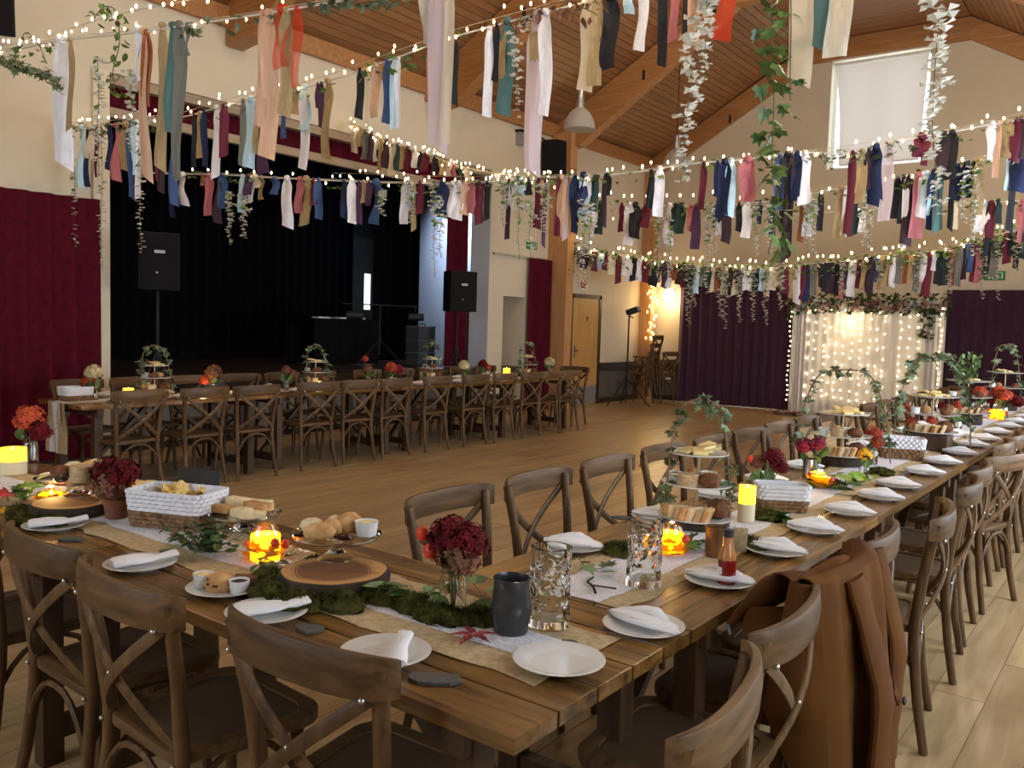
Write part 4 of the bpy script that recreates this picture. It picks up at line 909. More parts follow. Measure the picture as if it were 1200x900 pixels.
lights('string of fairy lights sagging just above the fourth garland', [(-7.644, 10.0, 3.551), (-7.042, 10.0, 3.484), (-6.612, 10.0, 3.407), (-6.199, 10.0, 3.334), (-5.673, 10.0, 3.211), (-4.941, 10.0, 3.176), (-4.597, 10.0, 3.176), (-4.157, 10.0, 3.158), (-3.636, 10.0, 3.134), (-3.055, 10.0, 3.173), (-2.689, 10.0, 3.184), (-2.052, 10.0, 3.299), (-1.541, 10.0, 3.394), (-1.244, 10.0, 3.458), (-0.888, 10.0, 3.505)], 0.16, 0.017, 0.03, 7)
lights('fairy lights along the mostly bare fifth garland', [p+V((0, -0.02, 0.02)) for p in Ph[::4]], 0.24, 0.016, 0.03, 8)
lights('fairy lights wound through the farthest, densest garland', [p+V((0, -0.04, 0.05)) for p in Pg[::4]], 0.075, 0.018, 0.06, 9, vary=0.08)

# --- long hanging vines and flower strands (each a thing of its own)
vine('hanging_ivy', 'long strand of green ivy at the upper right, reaching down to the far garlands', [(-1.693, 4.28, 3.403), (-1.673, 4.28, 3.101), (-1.644, 4.28, 2.805), (-1.635, 4.28, 2.553), (-1.628, 4.28, 2.341), (-1.588, 4.28, 2.17), (-1.628, 4.28, 1.924)], 48, 0.10, ivym, IVY, 31, True, spread=0.07)
vine('hanging_ivy', 'short strand of ivy hanging beside the cream voile strips at the upper right', [(-1.599, 4.28, 3.415), (-1.573, 4.28, 3.083), (-1.566, 4.28, 2.877), (-1.555, 4.28, 2.677)], 14, 0.075, ivym, IVY, 32, True, spread=0.05)
blossoms('hanging_blossom', 'white blossom strand hanging in front of the pendant lamp at the upper middle', [(-2.04, 4.25, 3.393), (-2.048, 4.25, 3.161), (-2.083, 4.25, 2.993), (-2.084, 4.25, 2.817), (-2.103, 4.25, 2.598), (-2.104, 4.25, 2.42), (-2.118, 4.25, 2.309)], 60, 0.078, 33)
blossoms('hanging_blossom', 'short white blossom strand beside the longer one at the upper middle', [(-2.031, 4.25, 3.391), (-2.004, 4.25, 3.153), (-2.01, 4.25, 2.981), (-2.007, 4.25, 2.82)], 28, 0.06, 34)
blossoms('hanging_blossom', 'white blossom strand hanging at the right side of the gable window blind', [(-0.904, 4.2, 3.372), (-0.884, 4.2, 2.933), (-0.885, 4.2, 2.787), (-0.885, 4.2, 2.603), (-0.877, 4.2, 2.417), (-0.847, 4.2, 2.211), (-0.846, 4.2, 2.08)], 58, 0.075, 35)
blossoms('hanging_blossom', 'greenish white blossom strand hanging at the top middle beside the pinkish white strip', [(-3.248, 4.25, 3.381), (-3.253, 4.25, 3.181), (-3.232, 4.25, 2.975), (-3.231, 4.25, 2.782)], 26, 0.055, 36)
vine('hanging_ivy', 'clump of autumn-tinted leaves on the second garland at the top middle', [(-3.286, 4.25, 3.348), (-3.097, 4.25, 3.403), (-2.915, 4.25, 3.407), (-2.736, 4.25, 3.325), (-2.678, 4.25, 3.286)], 40, 0.06, mat('autumn_leaf', hexc('#6b5a2c'), rough=0.5, var=0.5, vscale=9, col2=hexc('#8a5340'), rand=0.3), OVAL, 37, False, spread=0.09)
vine('trailing_vine', 'oval-leaved green vine looped over the lights at the upper left', [(-5.565, 2.85, 3.385), (-5.437, 2.85, 3.435), (-5.294, 2.85, 3.377), (-5.254, 2.85, 3.185), (-5.336, 2.85, 3.017), (-5.296, 2.85, 2.871)], 56, 0.052, mat('oval_leaf', hexc('#4d6b26'), rough=0.35, var=0.4, vscale=12, col2=hexc('#7f9c45'), rand=0.35), OVAL, 38, True, spread=0.05)
vine('trailing_ivy', 'bluish variegated ivy spray at the left edge of the photo', [(-7.519, 2.85, 3.401), (-6.922, 2.85, 3.341), (-6.451, 2.85, 3.21), (-6.139, 2.85, 3.118), (-5.985, 2.85, 2.995)], 120, 0.055, ivyblue, IVY, 39, False, spread=0.06)
vine('trailing_ivy', 'sprig of bluish ivy standing up above the left edge spray', [(-6.784, 2.85, 3.272), (-6.618, 2.85, 3.383), (-6.511, 2.85, 3.464), (-6.333, 2.85, 3.365), (-6.199, 2.85, 3.201)], 14, 0.040, ivyblue, IVY, 40, True, spread=0.02)
vine('trailing_ivy', 'variegated ivy lying along the nearest garland at the top centre left', [(-3.407, 2.85, 3.041), (-3.265, 2.85, 3.022), (-3.116, 2.85, 3.009), (-2.919, 2.85, 2.986), (-2.785, 2.85, 2.982)], 40, 0.045, ivyblue, IVY, 41, False, spread=0.04)
k = 50
SWL = [
 ('on the nearest garland at the left', 2.88, [[(-5.582, 2.88, 3.162), (-5.562, 2.88, 2.92), (-5.585, 2.88, 2.682), (-5.565, 2.88, 2.438)], [(-5.19, 2.88, 3.029), (-5.17, 2.88, 2.858), (-5.19, 2.88, 2.692), (-5.171, 2.88, 2.52)]], brightleaf),
 ('below the second garland at the left', 4.27, [[(-8.217, 4.27, 3.269), (-8.188, 4.27, 2.818), (-8.222, 4.27, 2.367), (-8.193, 4.27, 1.911)], [(-8.749, 4.27, 3.036), (-8.718, 4.27, 2.741), (-8.756, 4.27, 2.45), (-8.724, 4.27, 2.154)], [(-7.521, 4.27, 3.193), (-7.492, 4.27, 2.82), (-7.521, 4.27, 2.449), (-7.492, 4.27, 2.073)]], ivym),
 ('below the third garland', 7.76, [[(-7.798, 5.394, 2.794), (-7.778, 5.402, 2.614), (-7.795, 5.395, 2.433), (-7.775, 5.403, 2.253)], [(-7.641, 5.458, 2.766), (-7.621, 5.466, 2.619), (-7.638, 5.459, 2.471), (-7.619, 5.467, 2.323)], [(-6.23, 6.03, 2.803), (-6.211, 6.037, 2.72), (-6.226, 6.031, 2.637), (-6.208, 6.039, 2.555)], [(-5.72, 6.237, 2.855), (-5.697, 6.246, 2.556), (-5.706, 6.242, 2.256), (-5.682, 6.252, 1.955)], [(-5.659, 6.261, 2.691), (-5.639, 6.269, 2.51), (-5.651, 6.265, 2.327), (-5.63, 6.273, 2.145)], [(-5.086, 6.493, 2.87), (-5.066, 6.501, 2.727), (-5.078, 6.497, 2.584), (-5.058, 6.505, 2.44)], [(-4.938, 6.554, 2.821), (-4.916, 6.563, 2.591), (-4.924, 6.559, 2.36), (-4.902, 6.568, 2.129)], [(-4.834, 6.596, 2.685), (-4.814, 6.604, 2.514), (-4.824, 6.6, 2.342), (-4.803, 6.608, 2.17)], [(-4.71, 6.646, 2.842), (-4.69, 6.654, 2.692), (-4.7, 6.65, 2.543), (-4.681, 6.658, 2.393)], [(-4.308, 6.809, 2.643), (-4.287, 6.817, 2.487), (-4.297, 6.813, 2.331), (-4.277, 6.822, 2.175)], [(-4.361, 6.788, 2.682), (-4.336, 6.797, 2.409), (-4.342, 6.795, 2.135), (-4.318, 6.805, 1.861)], [(-5.949, 6.144, 2.866), (-5.929, 6.152, 2.734), (-5.943, 6.146, 2.603), (-5.923, 6.154, 2.472)]], brightleaf),
 ('below the fourth garland', 10.05, [[(-5.319, 10.05, 3.054), (-5.28, 10.05, 2.745), (-5.29, 10.05, 2.436), (-5.251, 10.05, 2.125)], [(-5.147, 10.05, 2.991), (-5.109, 10.05, 2.702), (-5.119, 10.05, 2.414), (-5.081, 10.05, 2.124)], [(-4.636, 10.05, 3.049), (-4.595, 10.05, 2.687), (-4.6, 10.05, 2.327), (-4.559, 10.05, 1.964)], [(-4.545, 10.05, 3.044), (-4.512, 10.05, 2.841), (-4.525, 10.05, 2.64), (-4.492, 10.05, 2.437)], [(-4.011, 10.05, 3.034), (-3.979, 10.05, 2.824), (-3.989, 10.05, 2.615), (-3.957, 10.05, 2.405)], [(-3.843, 10.05, 3.025), (-3.811, 10.05, 2.823), (-3.822, 10.05, 2.623), (-3.79, 10.05, 2.421)], [(-3.335, 10.05, 3.112), (-3.303, 10.05, 2.878), (-3.309, 10.05, 2.645), (-3.277, 10.05, 2.41)], [(-3.413, 10.05, 3.098), (-3.382, 10.05, 2.901), (-3.391, 10.05, 2.706), (-3.361, 10.05, 2.51)], [(-2.782, 10.05, 3.152), (-2.751, 10.05, 2.931), (-2.757, 10.05, 2.713), (-2.726, 10.05, 2.492)], [(-2.718, 10.05, 3.147), (-2.687, 10.05, 2.922), (-2.692, 10.05, 2.698), (-2.661, 10.05, 2.472)], [(-1.698, 10.05, 3.295), (-1.663, 10.05, 2.988), (-1.66, 10.05, 2.682), (-1.625, 10.05, 2.374)], [(-1.791, 10.05, 3.259), (-1.764, 10.05, 3.076), (-1.769, 10.05, 2.895), (-1.741, 10.05, 2.712)]], brightleaf),
 ('below the farthest garland', 14.3, [[(-8.433, 12.986, 2.906), (-8.394, 12.995, 2.69), (-8.417, 12.99, 2.474), (-8.378, 12.999, 2.258)], [(-8.183, 13.046, 2.86), (-8.146, 13.055, 2.675), (-8.169, 13.049, 2.49), (-8.132, 13.058, 2.306)], [(-6.509, 13.448, 2.579), (-6.467, 13.458, 2.245), (-6.48, 13.455, 1.909), (-6.437, 13.465, 1.574)], [(-6.411, 13.471, 2.579), (-6.373, 13.48, 2.351), (-6.391, 13.476, 2.122), (-6.353, 13.485, 1.893)], [(-5.982, 13.574, 2.566), (-5.942, 13.584, 2.289), (-5.957, 13.58, 2.01), (-5.917, 13.59, 1.732)], [(-5.901, 13.594, 2.566), (-5.858, 13.604, 2.224), (-5.869, 13.601, 1.88), (-5.826, 13.612, 1.536)], [(-5.671, 13.649, 2.553), (-5.629, 13.659, 2.25), (-5.642, 13.656, 1.946), (-5.601, 13.666, 1.642)], [(-5.457, 13.7, 2.553), (-5.417, 13.71, 2.262), (-5.429, 13.707, 1.969), (-5.389, 13.717, 1.676)], [(-5.273, 13.745, 2.554), (-5.232, 13.754, 2.25), (-5.243, 13.752, 1.945), (-5.202, 13.761, 1.64)], [(-5.04, 13.8, 2.582), (-5.003, 13.809, 2.349), (-5.017, 13.806, 2.115), (-4.98, 13.815, 1.881)], [(-2.675, 14.368, 2.842), (-2.639, 14.377, 2.617), (-2.649, 14.374, 2.391), (-2.613, 14.383, 2.166)], [(-2.263, 14.467, 2.966), (-2.224, 14.476, 2.681), (-2.229, 14.475, 2.395), (-2.19, 14.484, 2.109)], [(-2.073, 14.512, 3.039), (-2.032, 14.522, 2.722), (-2.035, 14.522, 2.405), (-1.994, 14.531, 2.087)], [(-1.843, 14.568, 3.11), (-1.809, 14.576, 2.903), (-1.818, 14.574, 2.697), (-1.784, 14.582, 2.49)], [(-4.151, 14.014, 2.664), (-4.117, 14.022, 2.491), (-4.132, 14.018, 2.317), (-4.099, 14.026, 2.143)], [(-3.613, 14.143, 2.743), (-3.577, 14.152, 2.524), (-3.589, 14.149, 2.305), (-3.553, 14.157, 2.085)], [(-3.091, 14.268, 2.793), (-3.055, 14.277, 2.561), (-3.064, 14.275, 2.327), (-3.028, 14.283, 2.094)]], ivym),
]
for where, y, L, lm in SWL:
    for j, pts in enumerate(sorted(L, key=lambda q: q[0][0]/q[0][1])):
        k += 1
        t = blossoms('wisteria_strand', 'small white wisteria strand %s, %s from the left' % (where, ORD[j]), pts, int(18+26*plen([V(p) for p in pts])), 0.045+0.0016*y, k, group='wisteria strands '+where)
        R = random.Random(k); q = MB()
        for i in range(9):
            p = V(pts[0]).lerp(V(pts[-1]), R.random()*0.45)-V(pts[0]); leaf_at(q, p+V((R.uniform(-.03, .03), 0, 0)), (0.035+0.003*y)*R.uniform(0.7, 1.3), R, OVAL)
        stuff(q.build('leaf_cluster', lm, t, smooth=False))

# --- fairy-light backdrop on the far wall
bdrop = thing('wedding_backdrop', 'white draped backdrop lit by curtain fairy lights on the far wall', 'backdrop', (-4.31, 16.2, 0), 0)
voile = sheer('white_voile', (0.86, 0.82, 0.78), 1.0, 0.35)
fm = MB()
for x in (-1.20, 1.20): fm.tube([(x, 0.03, 0), (x, 0.03, 2.12)], 0.018, 8)
fm.tube([(-1.22, 0.03, 2.12), (1.22, 0.03, 2.12)], 0.018, 8)
for x in (-1.20, 1.20): fm.box(x-0.16, -0.1, 0, x+0.16, 0.16, 0.02)
fm.build('frame', whitepl, bdrop)
curtain('cloth', '', '', (-1.05, 0.03), (1.02, 0.03), 0.03, 2.10, 16, 0.02, voile, seed=41, parent=bdrop)
curtain('side_drape', '', '', (-1.30, -0.03), (-0.96, 0.0), 0.02, 2.06, 5, 0.03, voile, seed=42, parent=bdrop)
curtain('side_drape', '', '', (0.96, 0.0), (1.33, -0.03), 0.02, 2.06, 5, 0.03, voile, seed=43, parent=bdrop)
bm_ = MB(); Rb = random.Random(4)
for i in range(15):
    x = -0.98+1.86*i/14+Rb.uniform(-0.03, 0.03)
    if 0.42 < x < 0.55: continue
    n = Rb.randrange(8, 14)
    for j in range(n): bm_.ball((x+Rb.uniform(-0.02, 0.02), -0.035, 1.98-1.75*(j+Rb.random()*0.7)/n), 0.0155, 6, 4)
for x in (-1.32, 1.26):
    for j in range(20): bm_.ball((x+Rb.uniform(-0.02, 0.02), -0.075, 2.0-1.85*j/20), 0.013, 6, 4)
stuff(bm_.build('light_curtain', glow('curtain_bulb', (1.0, 0.80, 0.46), 12.0), bdrop))
gm = MB(); Rq = random.Random(8)
for i in range(620):
    x = Rq.uniform(-1.4, 1.4); leaf_at(gm, (x, Rq.uniform(-0.15, 0.05), 2.04+Rq.uniform(-0.14, 0.22)-0.35*max(0, abs(x)-1.15)*Rq.random()*3), 0.085*Rq.uniform(0.6, 1.2), Rq, IVY)
stuff(gm.build('foliage', mat('dark_ivy_leaf', hexc('#22301c'), rough=0.5, var=0.4, col2=hexc('#4d6532'), vscale=10), bdrop, smooth=False))
gm = MB()
for i in range(60): leaf_at(gm, (1.05+Rq.uniform(-0.12, 0.10)-0.0*i, -0.09, 2.0-0.5*Rq.random()), 0.08*Rq.uniform(0.6, 1.2), Rq, IVY)
stuff(gm.build('trailing_foliage', MATS['dark_ivy_leaf'], bdrop, smooth=False))
gm = MB()
for i in range(70):
    x = Rq.uniform(-1.4, 1.4); gm.ball((x, -0.10+Rq.uniform(-0.05, 0.03), 2.0+Rq.uniform(-0.07, 0.12)), Rq.uniform(0.02, 0.045), 6, 4, 0.25, Rq)
stuff(gm.build('rosebud', mat('cream_rose', hexc('#c9ab97'), rough=0.7, var=0.25, vscale=5, col2=hexc('#7a3440')), bdrop))
point_light('backdrop_glow', (-4.55, 16.02, 1.75), 5, (1.0, 0.75, 0.42), 0.08)
pile = MB(); Rp = random.Random(3)
for i in range(150): leaf_at(pile, (Rp.gauss(0, 0.22), Rp.gauss(0, 0.12), 0.012+Rp.random()*0.05), 0.09*Rp.uniform(0.6, 1.3), Rp, MAPLE, flat=True)
o = pile.build('leaf_pile', mat('fallen_leaf', hexc('#8a3a30'), rough=0.7, var=0.5, vscale=4, col2=hexc('#d6c0b4')), smooth=False, loc=(-5.35, 15.75, 0)); tag(o, 'scatter of red and white fabric leaves on the floor below the backdrop', 'leaves', kind='stuff')


# ================================================================== table settings
TZ, RZ = 0.7605, 0.7655
china = mat('white_china', (0.70, 0.69, 0.66), rough=0.12, var=0.02, coat=0.4)
linen = mat('white_linen', (0.80, 0.79, 0.80), rough=0.85, var=0.05, bump=0.15, bscale=200)
hessian = mat('hessian', (0.50, 0.37, 0.20), rough=0.95, var=0.22, vscale=60, bump=0.4, bscale=260)
lacem = mat('white_lace', (0.72, 0.70, 0.74), rough=0.9, var=0.22, vscale=120, bump=0.5, bscale=200)
slatem = mat('grey_slate', (0.065, 0.063, 0.056), rough=0.6, var=0.3, vscale=20, bump=0.3, bscale=40)
clearglass = glass('clear_glass', (0.97, 0.99, 0.97), 0.0, 1.45)
thinglass = PANE
barkm = mat('tree_bark', (0.040, 0.024, 0.013), rough=0.95, var=0.5, vscale=30, bump=0.9, bscale=45)
mossm = mat('moss_green', hexc('#2c2d14'), rough=0.95, var=0.5, vscale=25, col2=hexc('#5c5a2a'), spec=0.1)
bread = mat('bread_crust', hexc('#b97c42'), rough=0.8, var=0.3, vscale=14, col2=hexc('#e0b478'), bump=0.2, bscale=60)
crumb = mat('bread_crumb', hexc('#dcc79c'), rough=0.9, var=0.15, vscale=40, bump=0.2, bscale=90)
brown = mat('dark_bake', hexc('#6a4022'), rough=0.9, var=0.45, vscale=24, bump=0.3, bscale=60)
oatm = mat('oat_biscuit', hexc('#b79a72'), rough=0.9, var=0.25, vscale=60)
cheesem = mat('pale_cheese', hexc('#ead28e'), rough=0.6, var=0.08, vscale=10)
jamm = mat('dark_jam', hexc('#2c0d12'), rough=0.25, var=0.2)
flameglow = glow('flame_glow', (1.0, 0.62, 0.16), 45.0)
berrym = mat('physalis_orange', hexc('#d8401c'), rough=0.5, var=0.25, vscale=12)

def endgrain():
    m, nt, b = _new('log_end_grain')
    tc = nt.nodes.new('ShaderNodeTexCoord'); sx = nt.nodes.new('ShaderNodeSeparateXYZ'); nt.links.new(tc.outputs['Object'], sx.inputs[0])
    cx = nt.nodes.new('ShaderNodeCombineXYZ'); nt.links.new(sx.outputs[0], cx.inputs[0]); nt.links.new(sx.outputs[1], cx.inputs[1])
    nz = nt.nodes.new('ShaderNodeTexNoise'); nz.inputs['Scale'].default_value = 7; nt.links.new(cx.outputs[0], nz.inputs['Vector'])
    l = nt.nodes.new('ShaderNodeVectorMath'); l.operation = 'LENGTH'; nt.links.new(cx.outputs[0], l.inputs[0])
    a = nt.nodes.new('ShaderNodeMath'); a.operation = 'MULTIPLY_ADD'; a.inputs[1].default_value = 0.05; nt.links.new(nz.outputs['Fac'], a.inputs[0]); nt.links.new(l.outputs['Value'], a.inputs[2])
    q = nt.nodes.new('ShaderNodeMath'); q.operation = 'MULTIPLY'; q.inputs[1].default_value = 700; nt.links.new(a.outputs[0], q.inputs[0])
    s_ = nt.nodes.new('ShaderNodeMath'); s_.operation = 'SINE'; nt.links.new(q.outputs[0], s_.inputs[0])
    g = nt.nodes.new('ShaderNodeMath'); g.operation = 'MULTIPLY_ADD'; g.inputs[1].default_value = 0.008; nt.links.new(s_.outputs[0], g.inputs[0]); nt.links.new(a.outputs[0], g.inputs[2])
    r = nt.nodes.new('ShaderNodeValToRGB'); e = r.color_ramp.elements
    e[0].position = 0.02; e[0].color = (*hexc('#8a5c34'), 1); e[1].position = 0.17; e[1].color = (*hexc('#c08f56'), 1)
    n1 = e.new(0.125); n1.color = (*hexc('#7a4d2a'), 1); n2 = e.new(0.142); n2.color = (*hexc('#bd8b50'), 1)
    nt.links.new(g.outputs[0], r.inputs[0]); nt.links.new(r.outputs[0], b.inputs['Base Color'])
    b.inputs['Roughness'].default_value = 0.75
    return m
ENDG = endgrain()

# ---- runners
def runner(label, P, Q, w, z, lace, seed, hang=0.0, lw=0.56):
    R = random.Random(seed); P, Q = Vector((*P, 0)), Vector((*Q, 0)); d = (Q-P); L = d.length; d.normalize(); nrm = Vector((-d.y, d.x, 0))
    t = thing('table_runner', label, 'table runner', (P.x, P.y, z), 0, 'hessian table runners')
    n = int(L/0.06)
    e = [[R.uniform(-0.012, 0.012) for _ in range(n+1)] for _ in range(2)]
    def strip(w, zo, rag, x0, x1):
        m = MB(); vs = []; k = 6
        for i in range(n+1):
            u = x0+(x1-x0)*i/n
            for j in range(k+1):
                f = j/k-0.5; off = f*w + (e[0][i]*rag if j == 0 else e[1][i]*rag if j == k else 0)
                q = d*(u*L)+nrm*off; vs.append((q.x, q.y, zo+0.0009*math.sin(i*0.9+j*1.7)))
        m.add(vs, [(i*(k+1)+j, (i+1)*(k+1)+j, (i+1)*(k+1)+j+1, i*(k+1)+j+1) for i in range(n) for j in range(k)])
        return m
    strip(w, 0.0018, 1.0, 0, 1).build('hessian_strip', hessian, t, solid=0.0014)
    strip(w*lw, 0.0038, 0.5, *lace).build('lace_strip', lacem, t, solid=0.0008)
    if hang:
        for ww, zo, mt, nm in ((w, 0.0, hessian, 'hessian_hem'), (w*0.56, 0.004, lacem, 'lace_hem')):
            m = MB(); vs = []; k = 6
            for i in range(9):
                for j in range(k+1):
                    f = j/k-0.5; q = nrm*(f*ww*(1-0.05*math.sin(i)))-d*(0.006+zo+0.012*math.sin(f*9+i*0.4))
                    vs.append((q.x, q.y, 0.002-hang*i/8))
            m.add(vs, [(i*(k+1)+j, (i+1)*(k+1)+j, (i+1)*(k+1)+j+1, i*(k+1)+j+1) for i in range(8) for j in range(k)])
            m.build(nm, mt, t, solid=0.0012)
    return t
runner('hessian runner with a white lace strip along the front table', (-1.03, 1.665), (-4.45, 1.66), 0.36, TZ, (0.02, 1.0), 1, lw=0.42)
runner('hessian runner with a white lace strip down the middle of the long right-hand table', (-1.315, 2.05), (-1.30, 12.9), 0.37, TZ, (0.0, 1.0), 2)
runner('hessian and lace runner on the stage table, hanging down over its left end', (-7.31, 3.42), (-7.31, 10.7), 0.34, TZ, (0.0, 1.0), 3, 0.42)

# ---- plates with napkins
pm = MB(); pm.lathe([(0, 0.004), (0.058, 0.004), (0.062, 0.0), (0.066, 0.004), (0.104, 0.0155), (0.106, 0.0175), (0.103, 0.0185), (0.070, 0.0075), (0.060, 0.0065), (0, 0.0065)], 36)
plate_me = pm.mesh('plate'); plate_me.materials.append(china)
def plate(x, y, z, label, group='white plates'):
    return tag(put('plate', plate_me, None, (x, y, z)), label, 'plate', group)
def napkin_mesh(kind, seed):
    R = random.Random(seed); m = MB()
    if kind == 'slim':
        m.tube([(-0.085, 0.0, 0.018), (-0.05, 0.002, 0.022), (0.0, 0.004, 0.024), (0.04, 0, 0.024), (0.09, 0.004, 0.022)], [0.024, 0.022, 0.018, 0.016, 0.021], 12, flat=(1.0, 0.42))
    elif kind == 'bow':
        m.tube([(-0.085, 0.0, 0.020), (-0.05, 0.002, 0.022), (-0.01, 0.004, 0.022), (0.025, 0.002, 0.022), (0.045, 0, 0.024), (0.065, 0, 0.026), (0.10, 0.004, 0.03)],
               [0.036, 0.038, 0.036, 0.030, 0.020, 0.024, 0.027], 14, flat=(1.0, 0.34))
        m.tube([(-0.08, 0.02, 0.026), (-0.03, 0.012, 0.032), (0.03, 0.004, 0.030)], [0.018, 0.016, 0.010], 8, flat=(1.0, 0.4))
    else:
        m.tube([(-0.105, -0.006, 0.020), (-0.075, 0.0, 0.021), (-0.03, 0.004, 0.023), (0.03, 0.004, 0.023), (0.075, 0.0, 0.021), (0.108, -0.010, 0.019)],
               [0.014, 0.034, 0.043, 0.043, 0.030, 0.010], 14, flat=(1.0, 0.30))
        m.tube([(-0.09, 0.016, 0.027), (-0.02, 0.030, 0.038), (0.015, 0.032, 0.040), (0.06, 0.020, 0.030)], [0.006, 0.018, 0.020, 0.008], 8, flat=(1.0, 0.5))
        m.tube([(-0.10, -0.014, 0.026), (-0.02, -0.020, 0.031), (0.07, -0.012, 0.027)], [0.006, 0.013, 0.006], 8, flat=(1.0, 0.5))
    for i, v in enumerate(m.v): m.v[i] = (v[0]+R.uniform(-.003, .003), v[1]+R.uniform(-.003, .003), max(0.0075, v[2]+R.uniform(-.0015, .0015)))
    me = m.mesh('napkin'); me.materials.append(linen); return me
NK = {'bow': [napkin_mesh('bow', 1), napkin_mesh('slim', 5)], 'roll': [napkin_mesh('roll', k) for k in (2, 3, 4)]}
def napkin(x, y, z, rz, kind, label, k=0, group='folded white napkins'):
    return tag(put('napkin', NK[kind][k % len(NK[kind])], None, (x, y, z+0.001), (0, 0, rz)), label, 'napkin', group)
AP = [((-3.10, 1.44), 1.1, 'behind the leftmost chair back'), ((-2.446, 1.39), 1.25, 'near the long white basket'), ((-1.81, 1.375), 1.1, 'beside the scone plate'), ((-1.385, 1.385), 2.3, 'by the big slate chip, napkin over its rim')]
for i, ((x, y), rz, w) in enumerate(AP):
    plate(x, y, TZ, 'round white plate on the front table %s' % w)
    napkin(x+0.01 if i < 3 else -1.336, y if i < 3 else 1.387, TZ+0.003+0.008*(i == 3), rz if i < 3 else 2.203, 'bow', 'pinched white napkin on the plate %s' % w.replace(', napkin over its rim', ''), int(i == 3))
plate(-3.75, 1.42, TZ, 'round white plate at the far left of the front table')
plate(-1.047, 1.599, RZ+0.002, 'empty white plate on the bare corner of the front table')
BR = [1.95, 2.466, 2.945, 3.377, 3.818, 4.274, 4.678, 5.236, 5.752, 6.30, 6.85, 7.35, 7.95, 8.55, 9.1, 9.7, 10.3, 10.9, 11.5, 12.1, 12.7]
for i, y in enumerate(BR):
    x = -1.032+R.uniform(-0.012, 0.012)
    plate(x, y, TZ, 'white plate on the window side of the long table, %s from the bare corner' % (ORD+['twenty-first'])[i])
    napkin(x, y, TZ+0.003, 0.12+R.uniform(-0.12, 0.12)-(0.35 if i == 0 else 0), 'roll', 'rolled white napkin on the window-side plate that is %s from the bare corner' % (ORD+['twenty-first'])[i], i)
BL = [2.494, 3.12, 3.72, 4.316, 4.9, 5.5, 6.1, 6.7, 7.3, 7.9, 8.5, 9.1, 9.7, 10.3, 10.9, 11.5, 12.1]
for i, y in enumerate(BL):
    plate(-1.59, y, TZ, 'white plate on the dance-floor side of the long table, %s from the corner' % ORD[i])
    napkin(-1.59, y, TZ+0.003, 0.35+R.uniform(-0.1, 0.1), 'roll', 'rolled white napkin on the dance-floor-side plate that is %s from the corner' % ORD[i], i+1)
for i, y in enumerate((3.83, 4.43, 4.99, 5.76, 6.33, 6.85, 7.55, 8.25, 8.80, 9.44, 9.86, 10.33)):
    plate(-7.07, y, TZ, 'white plate on the near side of the stage table, %s from the left' % ORD[i]); napkin(-7.07, y, TZ+0.003, 0.6+R.uniform(-0.3, 0.3), 'roll', 'white napkin on the near-side stage table plate that is %s from the left' % ORD[i], i)
for i, y in enumerate((3.95, 4.52, 5.08, 5.72, 6.30, 6.85, 7.6, 8.2, 8.8, 9.45, 10.0)):
    plate(-7.55, y, TZ, 'white plate on the far side of the stage table, %s from the left' % ORD[i]); napkin(-7.55, y, TZ+0.003, 0.6+R.uniform(-0.3, 0.3), 'roll', 'white napkin on the far-side stage table plate that is %s from the left' % ORD[i], i)

# ---- small things
def slate(x, y, label, s=0.05, rz=0.0, seed=1):
    R = random.Random(seed); poly = []
    for i in range(9):
        a = 2*PI*i/9; r = s*R.uniform(0.7, 1.1); poly.append((r*math.cos(a)*1.25, r*math.sin(a)*0.8))
    o = MB().at((0, 0, 0), rz); o.prism(poly, 0, 0.009); o.m = Matrix()
    tag(o.build('slate', slatem, None, smooth=False, bevel=0.002, loc=(x, y, TZ)), label, 'slate', 'slate place markers')
slate(*(-1.213, 1.361), 'large grey slate chip at the table edge below the pinched-napkin plate', 0.047, 0.5, 2)
slate(*(-1.648, 1.38), 'grey slate chip beside the napkin plate left of centre', 0.038, 0.4, 3)
slate(*(-2.529, 1.535), 'small dark slate chip left of the scone plate', 0.030, 0.5, 4)
slate(*(-2.891, 1.398), 'small dark slate chip at the left end of the front table', 0.032, 0.7, 5)
slate(*(-1.707, 3.029), 'grey slate chip beyond the first dance-floor-side plate', 0.035, 0.3, 6)
slate(-1.105, 1.735, 'small round grey stone behind the empty corner plate', 0.022, 0.2, 7)
def ramekin(x, y, z, label, fill=None, r=0.032, h=0.042, col=None):
    t = thing('ramekin', label, 'ramekin', (x, y, z), 0, 'ramekins')
    m = MB(); m.lathe([(0, 0), (r*0.82, 0), (r, h), (r*0.9, h), (r*0.76, 0.005), (0, 0.005)], 28, wob=lambda a, i: 0.025*math.cos(18*a) if i in (1, 2) else 0)
    m.build('dish', col or china, t)
    if fill: MB().lathe([(0, h*0.55), (r*0.80, h*0.55), (r*0.85, h*0.86), (r*0.4, h*0.97), (0, h)], 16).build('filling', fill, t)
    return t
def bun(name, x, y, z, r, label, m=bread, group='bakes', seed=1, sq=0.62, cat='bread'):
    R = random.Random(seed); r = r if isinstance(r, tuple) else (r, r, r*sq)
    q = MB().ball((0, 0, r[2]*0.9), r, 12, 8, 0.13 if m is brown else 0.07, R)
    q.v = [(a*(1+0.12*(c < 0.01)), b*(1+0.12*(c < 0.01)), max(0.0, c)) for a, b, c in q.v]
    return tag(q.build(name, m, None, loc=(x, y, z), rot=(0, 0, R.uniform(0, 6))), label, cat, group)
def biscuit(x, y, z, r, h, label, m=oatm, name='oatcake', cat='biscuit', group='oatcakes'):
    return tag(MB().lathe([(0, 0), (r*0.96, 0), (r, h*0.5), (r*0.95, h), (0, h)], 16).build(name, m, None, loc=(x, y, z)), label, cat, group)
